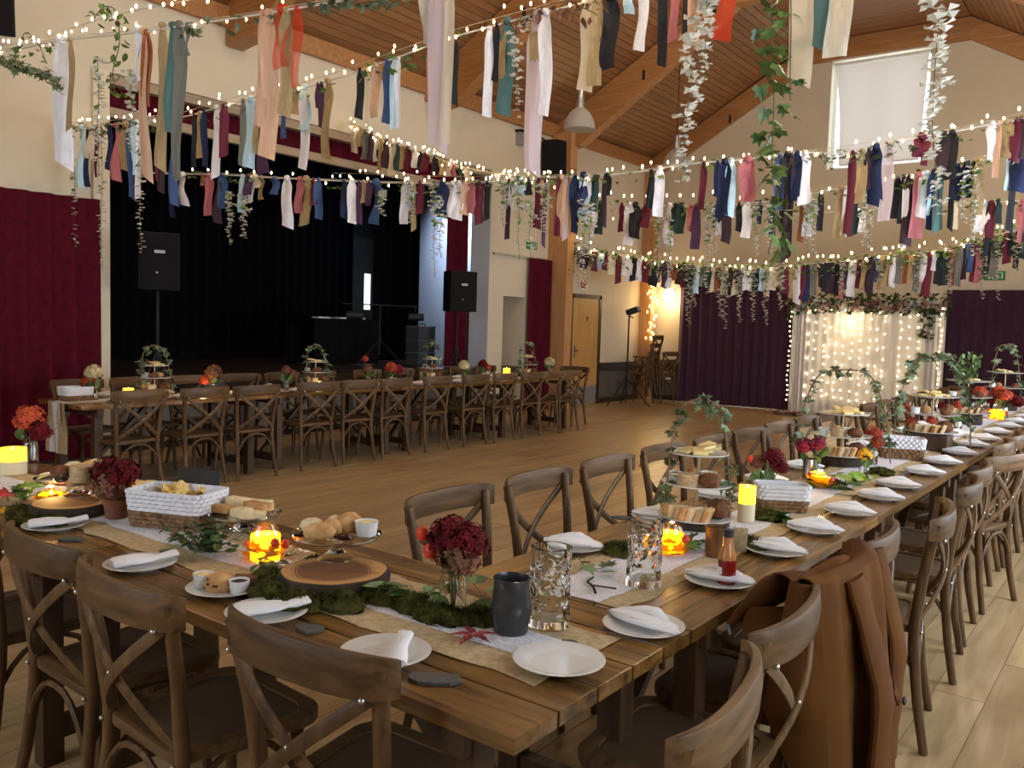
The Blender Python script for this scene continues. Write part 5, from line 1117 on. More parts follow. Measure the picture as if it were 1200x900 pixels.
def slice_(name, x, y, z, sx, sy, sz, rot, label, m, cat, group, tri=False):
    b = MB()
    if tri: b.prism([(-sx/2, -sy/2), (sx/2, -sy/2), (-sx/2, sy/2)], 0, sz)
    else: b.box(-sx/2, -sy/2, 0, sx/2, sy/2, sz)
    return tag(b.build(name, m, None, bevel=min(sx, sy, sz)*0.18, loc=(x, y, z), rot=rot), label, cat, group)

# scone plate
x, y = (-2.062, 1.424)
plate(x, y, TZ, 'white plate with a fruit scone and two ramekins beside the log slice')
s = thing('fruit_scone', 'domed fruit scone on the plate between two ramekins', 'scone', (x-0.005, y-0.012, TZ+0.007))
MB().lathe([(0, 0), (0.036, 0), (0.043, 0.012), (0.042, 0.026), (0.034, 0.040), (0.018, 0.047), (0, 0.049)], 20, wob=lambda a, i: 0.05*math.sin(3*a+i)).build('crumb', bread, s)
f = MB(); Rf = random.Random(3)
for i in range(16):
    a = Rf.uniform(0, 2*PI); z = Rf.uniform(0.008, 0.036); r = 0.042 if z < 0.026 else 0.035; f.ball((r*math.cos(a), r*math.sin(a), z), 0.0042, 6, 4)
stuff(f.build('currant', jamm, s))
ramekin(x-0.062, y-0.028, TZ+0.008, 'cream ramekin of butter left of the scone', cheesem, 0.03, 0.038)
ramekin(x+0.058, y+0.005, TZ+0.008, 'white fluted ramekin of dark jam right of the scone', jamm, 0.029, 0.036)
slice_('brownie', x+0.012, y+0.062, TZ+0.012, 0.075, 0.035, 0.022, (0, 0, 0.6), 'dark brownie at the back of the scone plate', brown, 'cake', 'cakes')

# log slices, cake stands
def log_slice(x, y, z, r, h, label, seed, moss=0):
    R = random.Random(seed); ph = [R.uniform(0, 6.28) for _ in range(3)]
    wob = lambda a, i: 0.07*math.sin(a+ph[0])+0.04*math.sin(2*a+ph[1])+0.015*math.sin(7*a+ph[2])
    t = thing('log_slice', label, 'log slice', (x, y, z), 0, 'log slices')
    MB().lathe([(r*0.97, 0), (r*1.02, h*0.3), (r*1.03, h*0.7), (r, h*0.98), (r*0.95, h*0.98)], 40, wob=wob).build('bark', barkm, t)
    MB().lathe([(r*0.955, h*0.9), (r*0.955, h+0.0005), (r*0.5, h+0.001), (0, h+0.001)], 40, wob=wob).build('end_grain', ENDG, t)
    cr = MB(); a = R.uniform(0, 6.28)
    cr.bar((0, 0, h+0.0006), (r*0.9*math.cos(a), r*0.9*math.sin(a), h+0.0006), 0.004, 0.001); cr.build('crack', black, t, smooth=False)
    return t
def cake_stand(x, y, z, r, h, label):
    t = thing('glass_cake_stand', label, 'cake stand', (x, y, z), 0, 'glass cake stands')
    m = MB(); m.lathe([(0, 0), (0.052, 0), (0.054, 0.004), (0.045, 0.010), (0.022, 0.026), (0.014, 0.045), (0.013, h-0.02), (0.022, h-0.004), (r*0.5, h), (r*0.95, h+0.002), (r, h+0.012), (r*0.985, h+0.013), (r*0.93, h+0.007), (0, h+0.006)], 36)
    m.build('glass', clearglass, t)
    return t
lx, ly = (-1.971, 1.746)
log_slice(*(-1.861, 1.641), RZ, 0.150, 0.048, 'large log slice ringed with moss under the middle cake stand', 2)
MXY = (-1.948, 1.731)
cake_stand(*MXY, RZ+0.0485, 0.135, 0.066, 'glass cake stand with rolls standing on the large log slice')
zs = RZ+0.0485+0.066+0.0075
for i, (dx, dy, r, m, w) in enumerate(((-0.085, -0.035, (0.042, 0.036, 0.024), crumb, 'pale round roll at the left'), (-0.055, 0.035, (0.036, 0.030, 0.024), crumb, 'pale roll behind'), (0.005, 0.045, (0.050, 0.036, 0.032), bread, 'golden pastry at the back'), (-0.005, -0.015, (0.048, 0.032, 0.026), bread, 'golden roll in the middle'), (0.005, -0.07, (0.050, 0.032, 0.025), bread, 'golden roll at the front'))):
    bun('bread_roll', MXY[0]+dx*0.8, MXY[1]+dy, zs, r, w+' of the middle cake stand', m, 'rolls on the middle cake stand', i+1)
ramekin(MXY[0]+0.07, MXY[1]+0.055, zs, 'large white fluted ramekin of butter on the right of the middle cake stand', cheesem, 0.036, 0.044)
bun('dried_fruit', MXY[0]+0.065, MXY[1]-0.03, zs, (0.030, 0.018, 0.010), 'dark fruit on the right front of the middle cake stand', jamm, 'fruit', 9, cat='fruit')
bun('dried_fruit', MXY[0]-0.055, MXY[1]-0.085, zs, (0.026, 0.016, 0.009), 'dark fruit on the left front of the middle cake stand', jamm, 'fruit', 10, cat='fruit')
cake_stand(-2.60, 1.875, RZ, 0.13, 0.052, 'glass cake stand with bread slices between the white basket and the candle jar')
zs = RZ+0.052+0.0075
for i, (dx, dy, a, sx) in enumerate(((-0.07, -0.05, 0.3, 0.10), (-0.035, 0.02, 0.5, 0.12), (0.02, -0.03, -0.2, 0.11), (0.05, 0.02, 0.2, 0.10), (0.085, -0.03, 0.9, 0.09), (-0.01, 0.07, 0.1, 0.10))):
    slice_('bread_slice', -2.60+dx, 1.875+dy, zs+0.006*(i % 2)+0.012*(i in (1, 3)), sx, 0.055, 0.028, (0.12*(i % 3-1), 0.1*((i+1) % 3-1), a), 'crusty pale bread slice on the cake stand, %s laid' % ORD[i], crumb if i % 3 else bread, 'bread', 'bread slices on the cake stand')
LXY = (-3.276, 1.572)
log_slice(*LXY, RZ, 0.130, 0.045, 'log slice under the left-hand cake stand', 4)
LXY = (-3.354, 1.653)
cake_stand(*LXY, RZ+0.0455, 0.16, 0.065, 'glass cake stand heaped with crackers and bakes at the left')
zs = RZ+0.0455+0.065+0.0075
for i in range(5): biscuit(LXY[0]+0.095, LXY[1]-0.035, zs+0.0125*i, 0.045, 0.012, 'round oatcake in the stack on the left-hand cake stand, %s from the bottom' % ORD[i])
for i, (dx, dy, r, m, w) in enumerate(((-0.02, -0.06, (0.045, 0.035, 0.028), brown, 'dark bake at the front'), (0.03, 0.03, (0.05, 0.04, 0.035), bread, 'golden bake in the middle'), (-0.07, 0.01, (0.045, 0.04, 0.028), crumb, 'pale roll on the left'), (-0.03, 0.075, (0.05, 0.04, 0.032), crumb, 'pale roll at the back'), (0.045, -0.09, (0.034, 0.022, 0.016), jamm, 'dark fruit at the front'))):
    bun('bake', LXY[0]+dx, LXY[1]+dy, zs, r, w+' of the left-hand cake stand', m, 'bakes on the left-hand cake stand', i+20)
t = plate(-3.42, 2.00-0.06, RZ, 'white plate of rolls behind the left-hand cake stand')
for i, (dx, dy, r) in enumerate(((0.03, 0.0, 0.045), (-0.05, 0.01, 0.042), (0.0, 0.05, 0.04), (0.06, 0.045, 0.035))):
    bun('bread_roll', -3.42+dx, 1.94+dy, RZ+0.008, r, 'round roll on the plate behind the left-hand cake stand, %s of four' % ORD[i], (crumb, bread)[i % 2], 'rolls behind the cake stand', i+30)
ramekin(-3.72, 1.73, RZ, 'large white ramekin beside the lit candle at the far left', crumb, 0.055, 0.075)

# wicker baskets with white liners
wick = mat('brown_wicker', hexc('#6a4a2c'), rough=0.8, var=0.35, vscale=50, col2=hexc('#9a744c'))
liner = mat('white_basket_weave', (0.74, 0.72, 0.74), rough=0.8, var=0.08, vscale=40)
def rrect(a, b, r, n=5):
    pts = []
    for cx, cy, a0 in ((a-r, b-r, 0), (-a+r, b-r, PI/2), (-a+r, -b+r, PI), (a-r, -b+r, 1.5*PI)):
        for i in range(n+1): t = a0+PI/2*i/n; pts.append((cx+r*math.cos(t), cy+r*math.sin(t)))
    return pts
def basket(x, y, z, L, Wd, H, rz, label, split=0.45):
    t = thing('wicker_basket', label, 'basket', (x, y, z), rz, 'wicker baskets')
    rows = max(6, int(H/0.0145)); br = MB(); wh = MB()
    for i in range(rows):
        zz = H*(i+0.5)/rows; g = 1+0.10*zz/H
        base = rrect(L/2*g, Wd/2*g, 0.03)
        per = []
        for k in range(len(base)):                 # resample, waving in and out round the stakes
            a, b = base[k], base[(k+1) % len(base)]; d = math.hypot(b[0]-a[0], b[1]-a[1]); m = max(1, int(d/0.0145))
            for q in range(m): per.append((a[0]+(b[0]-a[0])*q/m, a[1]+(b[1]-a[1])*q/m))
        pts = []
        for k, (px, py) in enumerate(per):
            s = 1+(0.03 if (k+i) % 2 else -0.014); pts.append((px*s, py*(1+(0.05 if (k+i) % 2 else -0.022)), zz))
        pts.append(pts[0])
        (br if zz < H*split else wh).tube(pts, H/rows*0.58, 4, cap=False, flat=(0.55, 1.0))
    for m, z0, z1, mt in ((br, 0.0, H*split, wick), (wh, H*split, H, liner)):
        o = rrect(L/2*(1+.1*z0/H)*0.985, Wd/2*(1+.1*z0/H)*0.97, 0.03); o2 = rrect(L/2*(1+.1*z1/H)*0.985, Wd/2*(1+.1*z1/H)*0.97, 0.03); n = len(o)
        m.add([(a, b, z0+0.001) for a, b in o]+[(a, b, z1) for a, b in o2], [(i, (i+1) % n, n+(i+1) % n, n+i) for i in range(n)])
    br.add([(a, b, 0.002) for a, b in rrect(L/2*0.98, Wd/2*0.97, 0.03)], [tuple(range(24))])
    stuff(br.build('wicker_base', wick, t)); stuff(wh.build('white_liner', liner, t))
    return t
bx, by = -2.835, 1.755
basket(bx, by, RZ, 0.285, 0.17, 0.135, 0.38, 'long basket of crisps, white above and brown below, on the front table', 0.42)
Rc = random.Random(6)
for i in range(16):
    a, b = Rc.uniform(-0.10, 0.10), Rc.uniform(-0.05, 0.05); ca, sa = math.cos(0.38), math.sin(0.38)
    def fn(u, v): return ((u-0.5)*0.05, (v-0.5)*0.04, 0.05*((u-0.5)**2)+0.008*math.sin(v*5))
    o = MB().grid(fn, 4, 3).build('crisp', mat('potato_crisp', hexc('#d9a83e'), rough=0.6, var=0.25, vscale=40, col2=hexc('#f0d286')), None, solid=0.0015, loc=(bx+a*ca-b*sa, by+a*sa+b*ca, RZ+0.095+0.003*i*0.6), rot=(Rc.uniform(-.5, .5), Rc.uniform(-.5, .5), Rc.uniform(0, 6)))
    tag(o, 'golden potato crisp heaped in the long basket', 'crisp', 'crisps in the long basket')
basket(-1.282, 3.677, RZ, 0.20, 0.12, 0.115, 0.55, 'short basket with a white woven top behind the nearest lit candle on the long table', 0.5)
basket(-1.28, 5.801, RZ, 0.24, 0.16, 0.13, 0.35, 'basket lined with white cloth beside the poppies halfway along the long table', 0.45)
basket(-7.36, 3.60, RZ, 0.15, 0.22, 0.12, 0.0, 'basket with a white woven top at the left end of the stage table', 0.4)
# chalkboard seen from behind
cb_ = thing('chalkboard', 'small black chalkboard seen from behind, propped on the front table', 'chalkboard', (-3.02, 1.93, TZ), 0.25)
MB().at((0, 0.03, 0.085), 0, -0.22).box(-0.105, -0.004, -0.08, 0.105, 0.004, 0.075).build('board', mat('chalkboard_black', (0.018, 0.02, 0.024), rough=0.8, var=0.2), cb_, smooth=False)
l = MB(); l.bar((0.035, -0.03, 0.0), (0.015, 0.012, 0.10), 0.012, 0.006); l.bar((0.0, -0.03, 0.0), (0.015, 0.012, 0.10), 0.012, 0.006); l.build('peg_leg', wood('peg_wood', (0.40, 0.24, 0.12), (0.55, 0.36, 0.20), 2), cb_, smooth=False)

# pewter mug, dimpled glasses, jar
def mug():
    t = thing('pewter_mug', 'grey pewter-coloured pottery mug on the front table beside the dimpled glass', 'mug', (*(-1.263, 1.702), RZ))
    m = MB(); m.lathe([(0, 0), (0.043, 0), (0.045, 0.006), (0.043, 0.014), (0.047, 0.022), (0.052, 0.05), (0.0515, 0.075), (0.047, 0.105), (0.045, 0.125), (0.048, 0.138), (0.0455, 0.139), (0.042, 0.125), (0.044, 0.10), (0.047, 0.06), (0.042, 0.02), (0, 0.016)], 32)
    m.build('body', mat('pewter_glaze', (0.040, 0.039, 0.040), rough=0.2, metal=0.2, var=0.3, vscale=14, bump=0.1, bscale=20), t)
mug()
def dimple_glass(x, y, z, label, H=0.205, r=0.054):
    t = thing('dimpled_glass', label, 'glass', (x, y, z), 0, 'dimpled beer glasses')
    n, k = 48, 40; vs = []
    prof = []
    for i in range(k+1):
        zz = H*i/k; prof.append((r*(0.99-0.04*math.sin(PI*min(1, zz/H))), zz))
    def rad(a, zz):
        q = 0
        if 0.03 < zz < H*0.80:
            row = (zz-0.03)/0.043; kx = (a/(2*PI)*7+0.5*(int(row) % 2)) % 1; ky = row % 1
            d = math.hypot((kx-0.5)*1.05, ky-0.5)
            q = -0.10*max(0, 1-(d/0.48)**2) + (0.02 if 0.45 < d < 0.55 else 0)
        return q
    vs = [(rr*(1+rad(2*PI*j/n, zz))*math.cos(2*PI*j/n), rr*(1+rad(2*PI*j/n, zz))*math.sin(2*PI*j/n), zz) for rr, zz in prof for j in range(n)]
    fs = [(i*n+j, i*n+(j+1) % n, (i+1)*n+(j+1) % n, (i+1)*n+j) for i in range(k) for j in range(n)]+[tuple(range(n-1, -1, -1))]
    inn = [(r*0.80*math.cos(2*PI*j/n), r*0.80*math.sin(2*PI*j/n), zz) for zz in (H, H*0.8, H*0.4, 0.02) for j in range(n)]
    o = len(vs); vs += inn
    fs += [(k*n+j, k*n+(j+1) % n, o+(j+1) % n, o+j) for j in range(n)]
    fs += [(o+i*n+j, o+i*n+(j+1) % n, o+(i+1)*n+(j+1) % n, o+(i+1)*n+j) for i in range(3) for j in range(n)]+[tuple(o+3*n+j for j in range(n))]
    m = MB(); m.add(vs, fs); m.build('body', clearglass, t)
dimple_glass(*(-1.218, 1.807), RZ, 'tall dimpled beer glass on the front table beside the grey mug')
dimple_glass(*(-1.201, 2.283), RZ, 'tall dimpled beer glass at the near end of the long table', 0.195)

# flowers
hyd_red = mat('red_hydrangea', hexc('#4a0f16'), rough=0.8, var=0.35, vscale=18, col2=hexc('#741c22'), spec=0.15)
hyd_green = mat('greenish_hydrangea', hexc('#6a5a30'), rough=0.8, var=0.35, vscale=18, col2=hexc('#8c4a3a'))
hyd_pink = mat('magenta_flower', hexc('#6a1434'), rough=0.7, var=0.35, vscale=18, col2=hexc('#98304c'), spec=0.2)
orangef = mat('orange_red_flower', hexc('#a82f1a'), rough=0.7, var=0.3, vscale=14, col2=hexc('#cc5426'))
yellowf = mat('yellow_pansy', hexc('#f0b90c'), rough=0.6, var=0.15, vscale=14)
palef = mat('cream_flower', hexc('#cbb98e'), rough=0.8, var=0.3, vscale=14)
def florets(m, c, r, n, s, R, zlo=-0.4):
    for i in range(n):
        z = R.uniform(zlo, 1); a = R.uniform(0, 2*PI); q = math.sqrt(max(0, 1-z*z)); d = Vector((q*math.cos(a), q*math.sin(a), z))
        p = Vector(c)+d*r*R.uniform(0.82, 1.05); u = d.cross(Vector((0.3, 0.2, 1))).normalized(); w = d.cross(u); f = R.uniform(0, 6)
        for k in range(4):
            aa = f+k*PI/2; e = u*math.cos(aa)+w*math.sin(aa); g = u*math.cos(aa+0.6)+w*math.sin(aa+0.6); h = u*math.cos(aa-0.6)+w*math.sin(aa-0.6)
            m.add([p, p+h*s*0.6+d*s*0.1, p+e*s+d*s*0.25, p+g*s*0.6+d*s*0.1], [(0, 1, 2, 3)])
def bouquet(x, y, z, label, heads, vase, leaves=8, seed=1, berries=(), H=0.10, vr=0.033, leafm=None, fs=1.0):
    """heads: (dx, dy, dz above rim, radius, material, name)"""
    R = random.Random(seed); t = thing('flower_vase', label, 'flowers', (x, y, z), 0, 'vases of flowers')
    if vase == 'jar': MB().lathe([(0, 0), (vr*0.95, 0), (vr, 0.006), (vr, H*0.78), (vr*0.82, H*0.88), (vr*0.86, H), (vr*0.78, H), (vr*0.75, H*0.88), (vr*0.92, H*0.76), (vr*0.92, 0.008), (0, 0.006)], 28).build('glass_jar', thinglass if H < 0.07 else clearglass, t)
    elif vase == 'pot': MB().lathe([(0, 0), (vr*0.8, 0), (vr*0.95, H*0.7), (vr, H*0.72), (vr, H), (vr*0.88, H), (vr*0.85, H*0.75), (0, H*0.7)], 28).build('pot', mat('terracotta', hexc('#7d4a32'), rough=0.85, var=0.2, vscale=12), t)
    else: MB().lathe([(0, 0), (vr, 0), (vr*1.02, H*0.5), (vr*0.98, H), (vr*0.9, H), (vr*0.9, 0.006), (0, 0.006)], 28, wob=lambda a, i: 0.03*math.cos(12*a)).build('silver_jar', mat('mercury_silver', (0.55, 0.53, 0.50), rough=0.2, metal=1.0, var=0.2, vscale=30), t)
    st = MB()
    for dx, dy, dz, r, m, nm in heads: st.tube([(dx*0.1, dy*0.1, 0.012), (dx*0.4, dy*0.4, H), (dx, dy, H+dz)], 0.0022, 5)
    st.build('stem', stemm, t)
    for dx, dy, dz, r, m, nm in heads:
        q = MB(); q.ball((dx, dy, H+dz), r*0.72, 8, 6, 0.08, R); florets(q, (dx, dy, H+dz), r, int(36+1400*r), 0.016*fs*max(0.6, min(1.3, r/0.06)), R); q.build(nm, m, t, smooth=False)
    for dx, dy, dz, r in berries:
        q = MB(); q.lathe([(0, -r), (r*0.6, -r*0.8), (r, 0), (r*0.75, r*0.8), (0, r*1.3)], 10, (dx, dy, H+dz)); q.build('physalis', berrym, t)
    for i in range(leaves):
        q = MB(); a = R.uniform(0, 6.28); leaf_at(q, (0, 0, 0), R.uniform(0.05, 0.085)*fs, R, OVAL, droop=False); q.build('leaf', leafm or ivym, t, smooth=False, loc=(vr*1.1*math.cos(a), vr*1.1*math.sin(a), H*R.uniform(0.75, 1.1)))
    return t
bouquet(*(-1.454, 1.699), RZ+0.012, 'glass jar of deep red hydrangea with a physalis lantern, beside the grey mug', [(-0.012, 0.0, 0.085, 0.058, hyd_red, 'hydrangea_head'), (0.035, 0.015, 0.075, 0.056, hyd_red, 'hydrangea_head'), (0.030, -0.01, 0.035, 0.052, hyd_green, 'hydrangea_head'), (-0.045, 0.005, 0.03, 0.03, hyd_green, 'hydrangea_head')], 'jar', 8, 1, ((-0.095, -0.02, 0.085, 0.019), (-0.062, -0.025, 0.045, 0.020)), 0.105, 0.036)
bouquet(*(-3.089, 1.662), RZ, 'terracotta pot of dark red and green hydrangea left of the white basket', [(-0.06, 0.0, 0.085, 0.062, hyd_red, 'hydrangea_head'), (0.045, 0.0, 0.09, 0.06, hyd_red, 'hydrangea_head'), (0.01, -0.02, 0.035, 0.065, hyd_green, 'hydrangea_head'), (0.09, 0.02, 0.01, 0.035, hyd_red, 'hydrangea_head')], 'pot', 8, 2, (), 0.075, 0.048)
bouquet(-4.52, 1.98, RZ, 'glass jar of orange and red autumn flowers at the left edge', [(0, 0, 0.10, 0.075, orangef, 'flower_head'), (0.05, 0.02, 0.04, 0.06, hyd_red, 'flower_head')], 'jar', 6, 3, (), 0.11, 0.04)
bouquet(*(-1.413, 3.798), RZ, 'jar of dark red hydrangea leaning over the short basket', [(0.045, 0.0, 0.115, 0.045, hyd_red, 'hydrangea_head'), (0.07, 0.03, 0.07, 0.035, hyd_red, 'hydrangea_head'), (-0.03, 0.0, 0.085, 0.035, hyd_green, 'hydrangea_head')], 'jar', 6, 4, ((-0.055, -0.02, 0.10, 0.017),), 0.085, 0.030)
bouquet(*(-1.437, 4.536), RZ, 'silver jar of magenta flowers in front of the second tiered stand', [(-0.035, 0, 0.06, 0.045, hyd_pink, 'flower_head'), (0.03, 0.01, 0.075, 0.04, hyd_pink, 'flower_head')], 'silver', 5, 5, (), 0.11, 0.038)
bouquet(*(-1.232, 4.787), RZ, 'small jar with a yellow pansy on the long table', [(0.0, 0, 0.05, 0.038, yellowf, 'pansy_head'), (0.01, -0.02, 0.045, 0.015, black, 'pansy_eye')], 'jar', 5, 6, (), 0.075, 0.026)
bouquet(*(-1.336, 5.359), RZ, 'orange-red poppies in a jar left of the cloth-lined basket', [(0.0, 0, 0.09, 0.05, orangef, 'poppy_head'), (0.03, -0.03, 0.04, 0.04, orangef, 'poppy_head')], 'jar', 8, 7, (), 0.09, 0.03, ivyblue)
bouquet(-1.349, 6.367, RZ, 'orange-red poppies in a jar behind the cloth-lined basket', [(0.0, 0, 0.08, 0.042, orangef, 'poppy_head'), (-0.05, 0.02, 0.17, 0.040, orangef, 'poppy_head'), (0.13, 0, 0.11, 0.036, orangef, 'poppy_head')], 'jar', 10, 8, (), 0.09, 0.03, ivyblue)
bouquet(-1.276, 7.667, RZ, 'red flowers in a jar between the third and fourth tiered stands', [(0.0, 0, 0.12, 0.04, orangef, 'flower_head'), (-0.12, 0.0, 0.1, 0.04, hyd_red, 'flower_head')], 'jar', 8, 9, (), 0.10, 0.03)
for i, (px, py) in enumerate(((1168, 488), (1178, 484), (1190, 484))):
    xx, yy = ((-1.42, 9.6), (-1.30, 9.9), (-1.18, 9.4))[i]
    bouquet(xx, yy, RZ, 'red flowers near the far end of the long table, %s from the left' % ORD[i], [(0, 0, 0.10, 0.065, orangef, 'flower_head'), (0.12, 0, 0.04, 0.055, hyd_red, 'flower_head')], 'jar', 6, 20+i, (), 0.12, 0.04, None, 1.3)
for i, (yy, hs) in enumerate(((3.74, [(0, 0, 0.13, 0.07, palef), (-0.05, -0.02, 0.04, 0.06, orangef)]), (4.90, [(0, 0, 0.10, 0.075, hyd_green), (-0.05, -0.05, 0.02, 0.055, orangef)]), (5.75, [(0, 0, 0.10, 0.05, hyd_green), (0, 0.08, 0.06, 0.05, hyd_green)]), (6.95, [(0, -0.05, 0.20, 0.04, orangef), (0, 0, 0.08, 0.06, hyd_green)]), (7.30, [(0, 0, 0.09, 0.07, orangef), (0, 0.13, 0.06, 0.06, hyd_pink)]), (8.62, [(0, 0, 0.09, 0.07, palef)]), (9.06, [(0, 0, 0.10, 0.06, hyd_red), (0.0, 0.1, 0.05, 0.05, orangef)]), (10.62, [(0, 0, 0.10, 0.075, palef)]))):
    bouquet(-7.33+0.02*(i % 3), yy, RZ, 'vase of autumn flowers on the stage table, %s from its left end' % ORD[i], [h+('flower_head',) for h in hs], 'jar', 8, 40+i, (), 0.10, 0.035, None, 1.2)

# moss, leaves, twigs on the table
def moss(x, y, z, rx, ry, h, label, seed, n=900, lf=0):
    R = random.Random(seed); m = MB()
    m.ball((0, 0, 0.0), (rx, ry, h*0.75), 22, 10, 0.18, R)
    m.v = [(a, b, max(0, c)) for a, b, c in m.v]
    for i in range(n):
        a = R.uniform(0, 6.28); q = math.sqrt(R.random()); px, py = rx*q*math.cos(a)*1.08, ry*q*math.sin(a)*1.08; pz = h*0.75*math.sqrt(max(0, 1-q*q))
        s = R.uniform(0.006, 0.017); d = Vector((R.uniform(-1, 1), R.uniform(-1, 1), R.uniform(0.2, 1.4))).normalized()*s; e = Vector((d.y, -d.x, 0))*0.22
        m.add([(px-e.x, py-e.y, max(0.001, pz)), (px+e.x, py+e.y, max(0.001, pz)), (px+d.x, py+d.y, max(0.002, pz+d.z))], [(0, 1, 2)])
    return tag(m.build('moss_clump', mossm, None, smooth=False, loc=(x, y, z)), label, 'moss', None, 'stuff')
mx_, my_ = (-1.461, 1.581)
moss(-1.545, 1.665, RZ, 0.085, 0.055, 0.045, 'moss clump left of the red hydrangea jar', 1)
moss(-1.465, 1.655, RZ, 0.10, 0.055, 0.04, 'moss bed under the red hydrangea jar', 2)
moss(-1.365, 1.705, RZ, 0.060, 0.045, 0.045, 'moss clump between the hydrangea jar and the grey mug', 3)
for i, (a, w) in enumerate(((-2.6, 'left'), (-1.9, 'front left'), (-1.25, 'front'), (-0.6, 'front right'), (0.1, 'right'), (2.6, 'back left'))):
    moss(-1.861+0.185*math.cos(a), 1.641+0.18*math.sin(a), RZ, 0.068, 0.055, 0.052, 'moss clump at the %s of the large log slice' % w, 10+i, 500)
for i, (dx, dy) in enumerate(((-0.12, -0.12), (0.02, -0.17), (0.13, -0.12))):
    moss(-3.276+dx, 1.572+dy, RZ, 0.07, 0.045, 0.04, 'moss clump at the foot of the left-hand log slice, %s from the left' % ORD[i], 20+i, 400)
for i, (px, py, w) in enumerate(((965, 575, 'by the silver jar'), (1030, 555, 'by the yellow pansy'), (900, 610, 'beside the lit candle'), (855, 640, 'behind the brown pot'), (775, 650, 'behind the second dimpled glass'), (1085, 520, 'in front of the third tiered stand'))):
    xx, yy = ((-1.30, 4.42), (-1.2, 5.0), (-1.26, 3.45), (-1.15, 2.95), (-1.42, 2.55), (-1.2, 6.75))[i]
    moss(xx, yy, RZ, 0.08, 0.06, 0.05, 'moss clump on the long table '+w, 30+i, 400)
def leafset(x, y, z, n, size, m, kind, label, seed, sx=0.06, sy=0.05, cat='leaves', h=0.03, name='leaf_bunch'):
    R = random.Random(seed); t = thing(name, label, cat, (x, y, z), 0, 'table foliage')
    st = MB()
    for i in range(n):
        a, b = R.gauss(0, sx*0.6), R.gauss(0, sy*0.6); zz = 0.012+R.random()*h
        q = MB(); leaf_at(q, (0, 0, 0), size*R.uniform(0.7, 1.2), R, kind, flat=True); q.build('leaf', m, t, smooth=False, loc=(a, b, zz))
        st.tube([(0, 0, 0.004), (a*0.5, b*0.5, zz*0.5), (a, b, zz)], 0.0012, 4)
    st.build('stem', stemm, t)
bigleaf = mat('broad_green_leaf', hexc('#2f4a22'), rough=0.4, var=0.3, vscale=10, col2=hexc('#56803a'), rand=0.25)
redleaf = mat('red_maple_leaf', hexc('#6e1420'), rough=0.5, var=0.25, vscale=8, col2=hexc('#8f2230'))
o = MB(); leaf_at(o, (0, 0, 0), 0.075, random.Random(2), MAPLE, flat=True)
o = thing('maple_leaf', 'single dark red maple leaf lying in front of the grey mug', 'leaf', (*(-1.298, 1.593), RZ+0.014))
for i, a in enumerate((0.9, 2.2, 3.4, 4.6, 5.6)):
    q = MB().at((0, 0, 0), a); q.add([(0, 0, 0), (0.012, 0.022, 0.003), (0.0, 0.075-0.01*(i % 2), -0.004), (-0.012, 0.022, 0.003)], [(0, 1, 2), (0, 2, 3)]); q.m = Matrix()
    q.add([(0.012*math.cos(a), 0.012*math.sin(a), 0), (0.03*math.cos(a+PI/2+0.45), 0.03*math.sin(a+PI/2+0.45), 0.002), (0.045*math.cos(a+PI/2+0.2), 0.045*math.sin(a+PI/2+0.2), 0), (0.03*math.cos(a+PI/2-0.45), 0.03*math.sin(a+PI/2-0.45), 0.002)], [(0, 1, 2, 3)])
    q.build('leaf_lobe', redleaf, o, smooth=False)
leafset(-1.62, 1.745, RZ, 9, 0.085, bigleaf, OVAL, 'broad green leaves lying between the log slice and the hydrangea jar', 3, 0.10, 0.05)
leafset(-1.40, 1.80, RZ, 6, 0.085, bigleaf, OVAL, 'broad green leaves standing behind the hydrangea jar', 4, 0.07, 0.03, h=0.06)
leafset(*(-2.424, 1.607), RZ, 95, 0.046, mat('dark_parsley', hexc('#24391f'), rough=0.5, var=0.35, vscale=20, col2=hexc('#4b6b38'), rand=0.3), OVAL, 'bunch of dark green sprigs between the white basket and the candle jar', 5, 0.08, 0.07, h=0.085)
leafset(*(-2.571, 1.613), RZ, 14, 0.035, brightleaf, OVAL, 'pale green sprig left of the dark green bunch', 6, 0.05, 0.03)
leafset(*(-2.62, 1.612), RZ, 3, 0.04, redleaf, MAPLE, 'small red leaf left of the green bunch', 7, 0.02, 0.02)
leafset(*(-2.204, 1.746), RZ, 10, 0.03, blossom, OVAL, 'sprig of tiny white flowers between the candle jar and the log slice', 8, 0.05, 0.03)
leafset(*(-2.093, 1.596), RZ, 26, 0.035, mat('feathery_green', hexc('#4d5a26'), rough=0.6, var=0.3, vscale=20, col2=hexc('#7b8440')), OVAL, 'feathery green sprig in front of the candle jar', 9, 0.08, 0.03)
leafset(*(-3.582, 1.551), RZ, 18, 0.065, bigleaf, IVY, 'dark green ivy leaves at the left end of the front table', 10, 0.09, 0.06, h=0.06)
leafset(*(-3.595, 1.493), RZ, 3, 0.07, redleaf, MAPLE, 'pinkish red leaf at the far left of the front table', 11, 0.03, 0.03)
leafset(*(-1.394, 2.283), RZ, 5, 0.06, bigleaf, IVY, 'ivy leaves at the near end of the long table, beside the lace', 12, 0.05, 0.05)
leafset(*(-1.288, 2.762), RZ, 12, 0.05, bigleaf, IVY, 'ivy leaves by the glowing jar next to the second dimpled glass', 13, 0.08, 0.06)
leafset(*(-1.199, 3.446), RZ, 4, 0.11, bigleaf, OVAL, 'broad green leaf to the right of the nearest lit candle', 14, 0.05, 0.05)
leafset(*(-1.247, 4.497), RZ, 12, 0.11, brightleaf, OVAL, 'bright green leaves in front of the log slice on the long table', 15, 0.12, 0.09, h=0.05)
leafset(*(-1.259, 4.326), RZ, 10, 0.09, bigleaf, OVAL, 'dark green leaves by the glowing jar on the long table', 16, 0.09, 0.07)
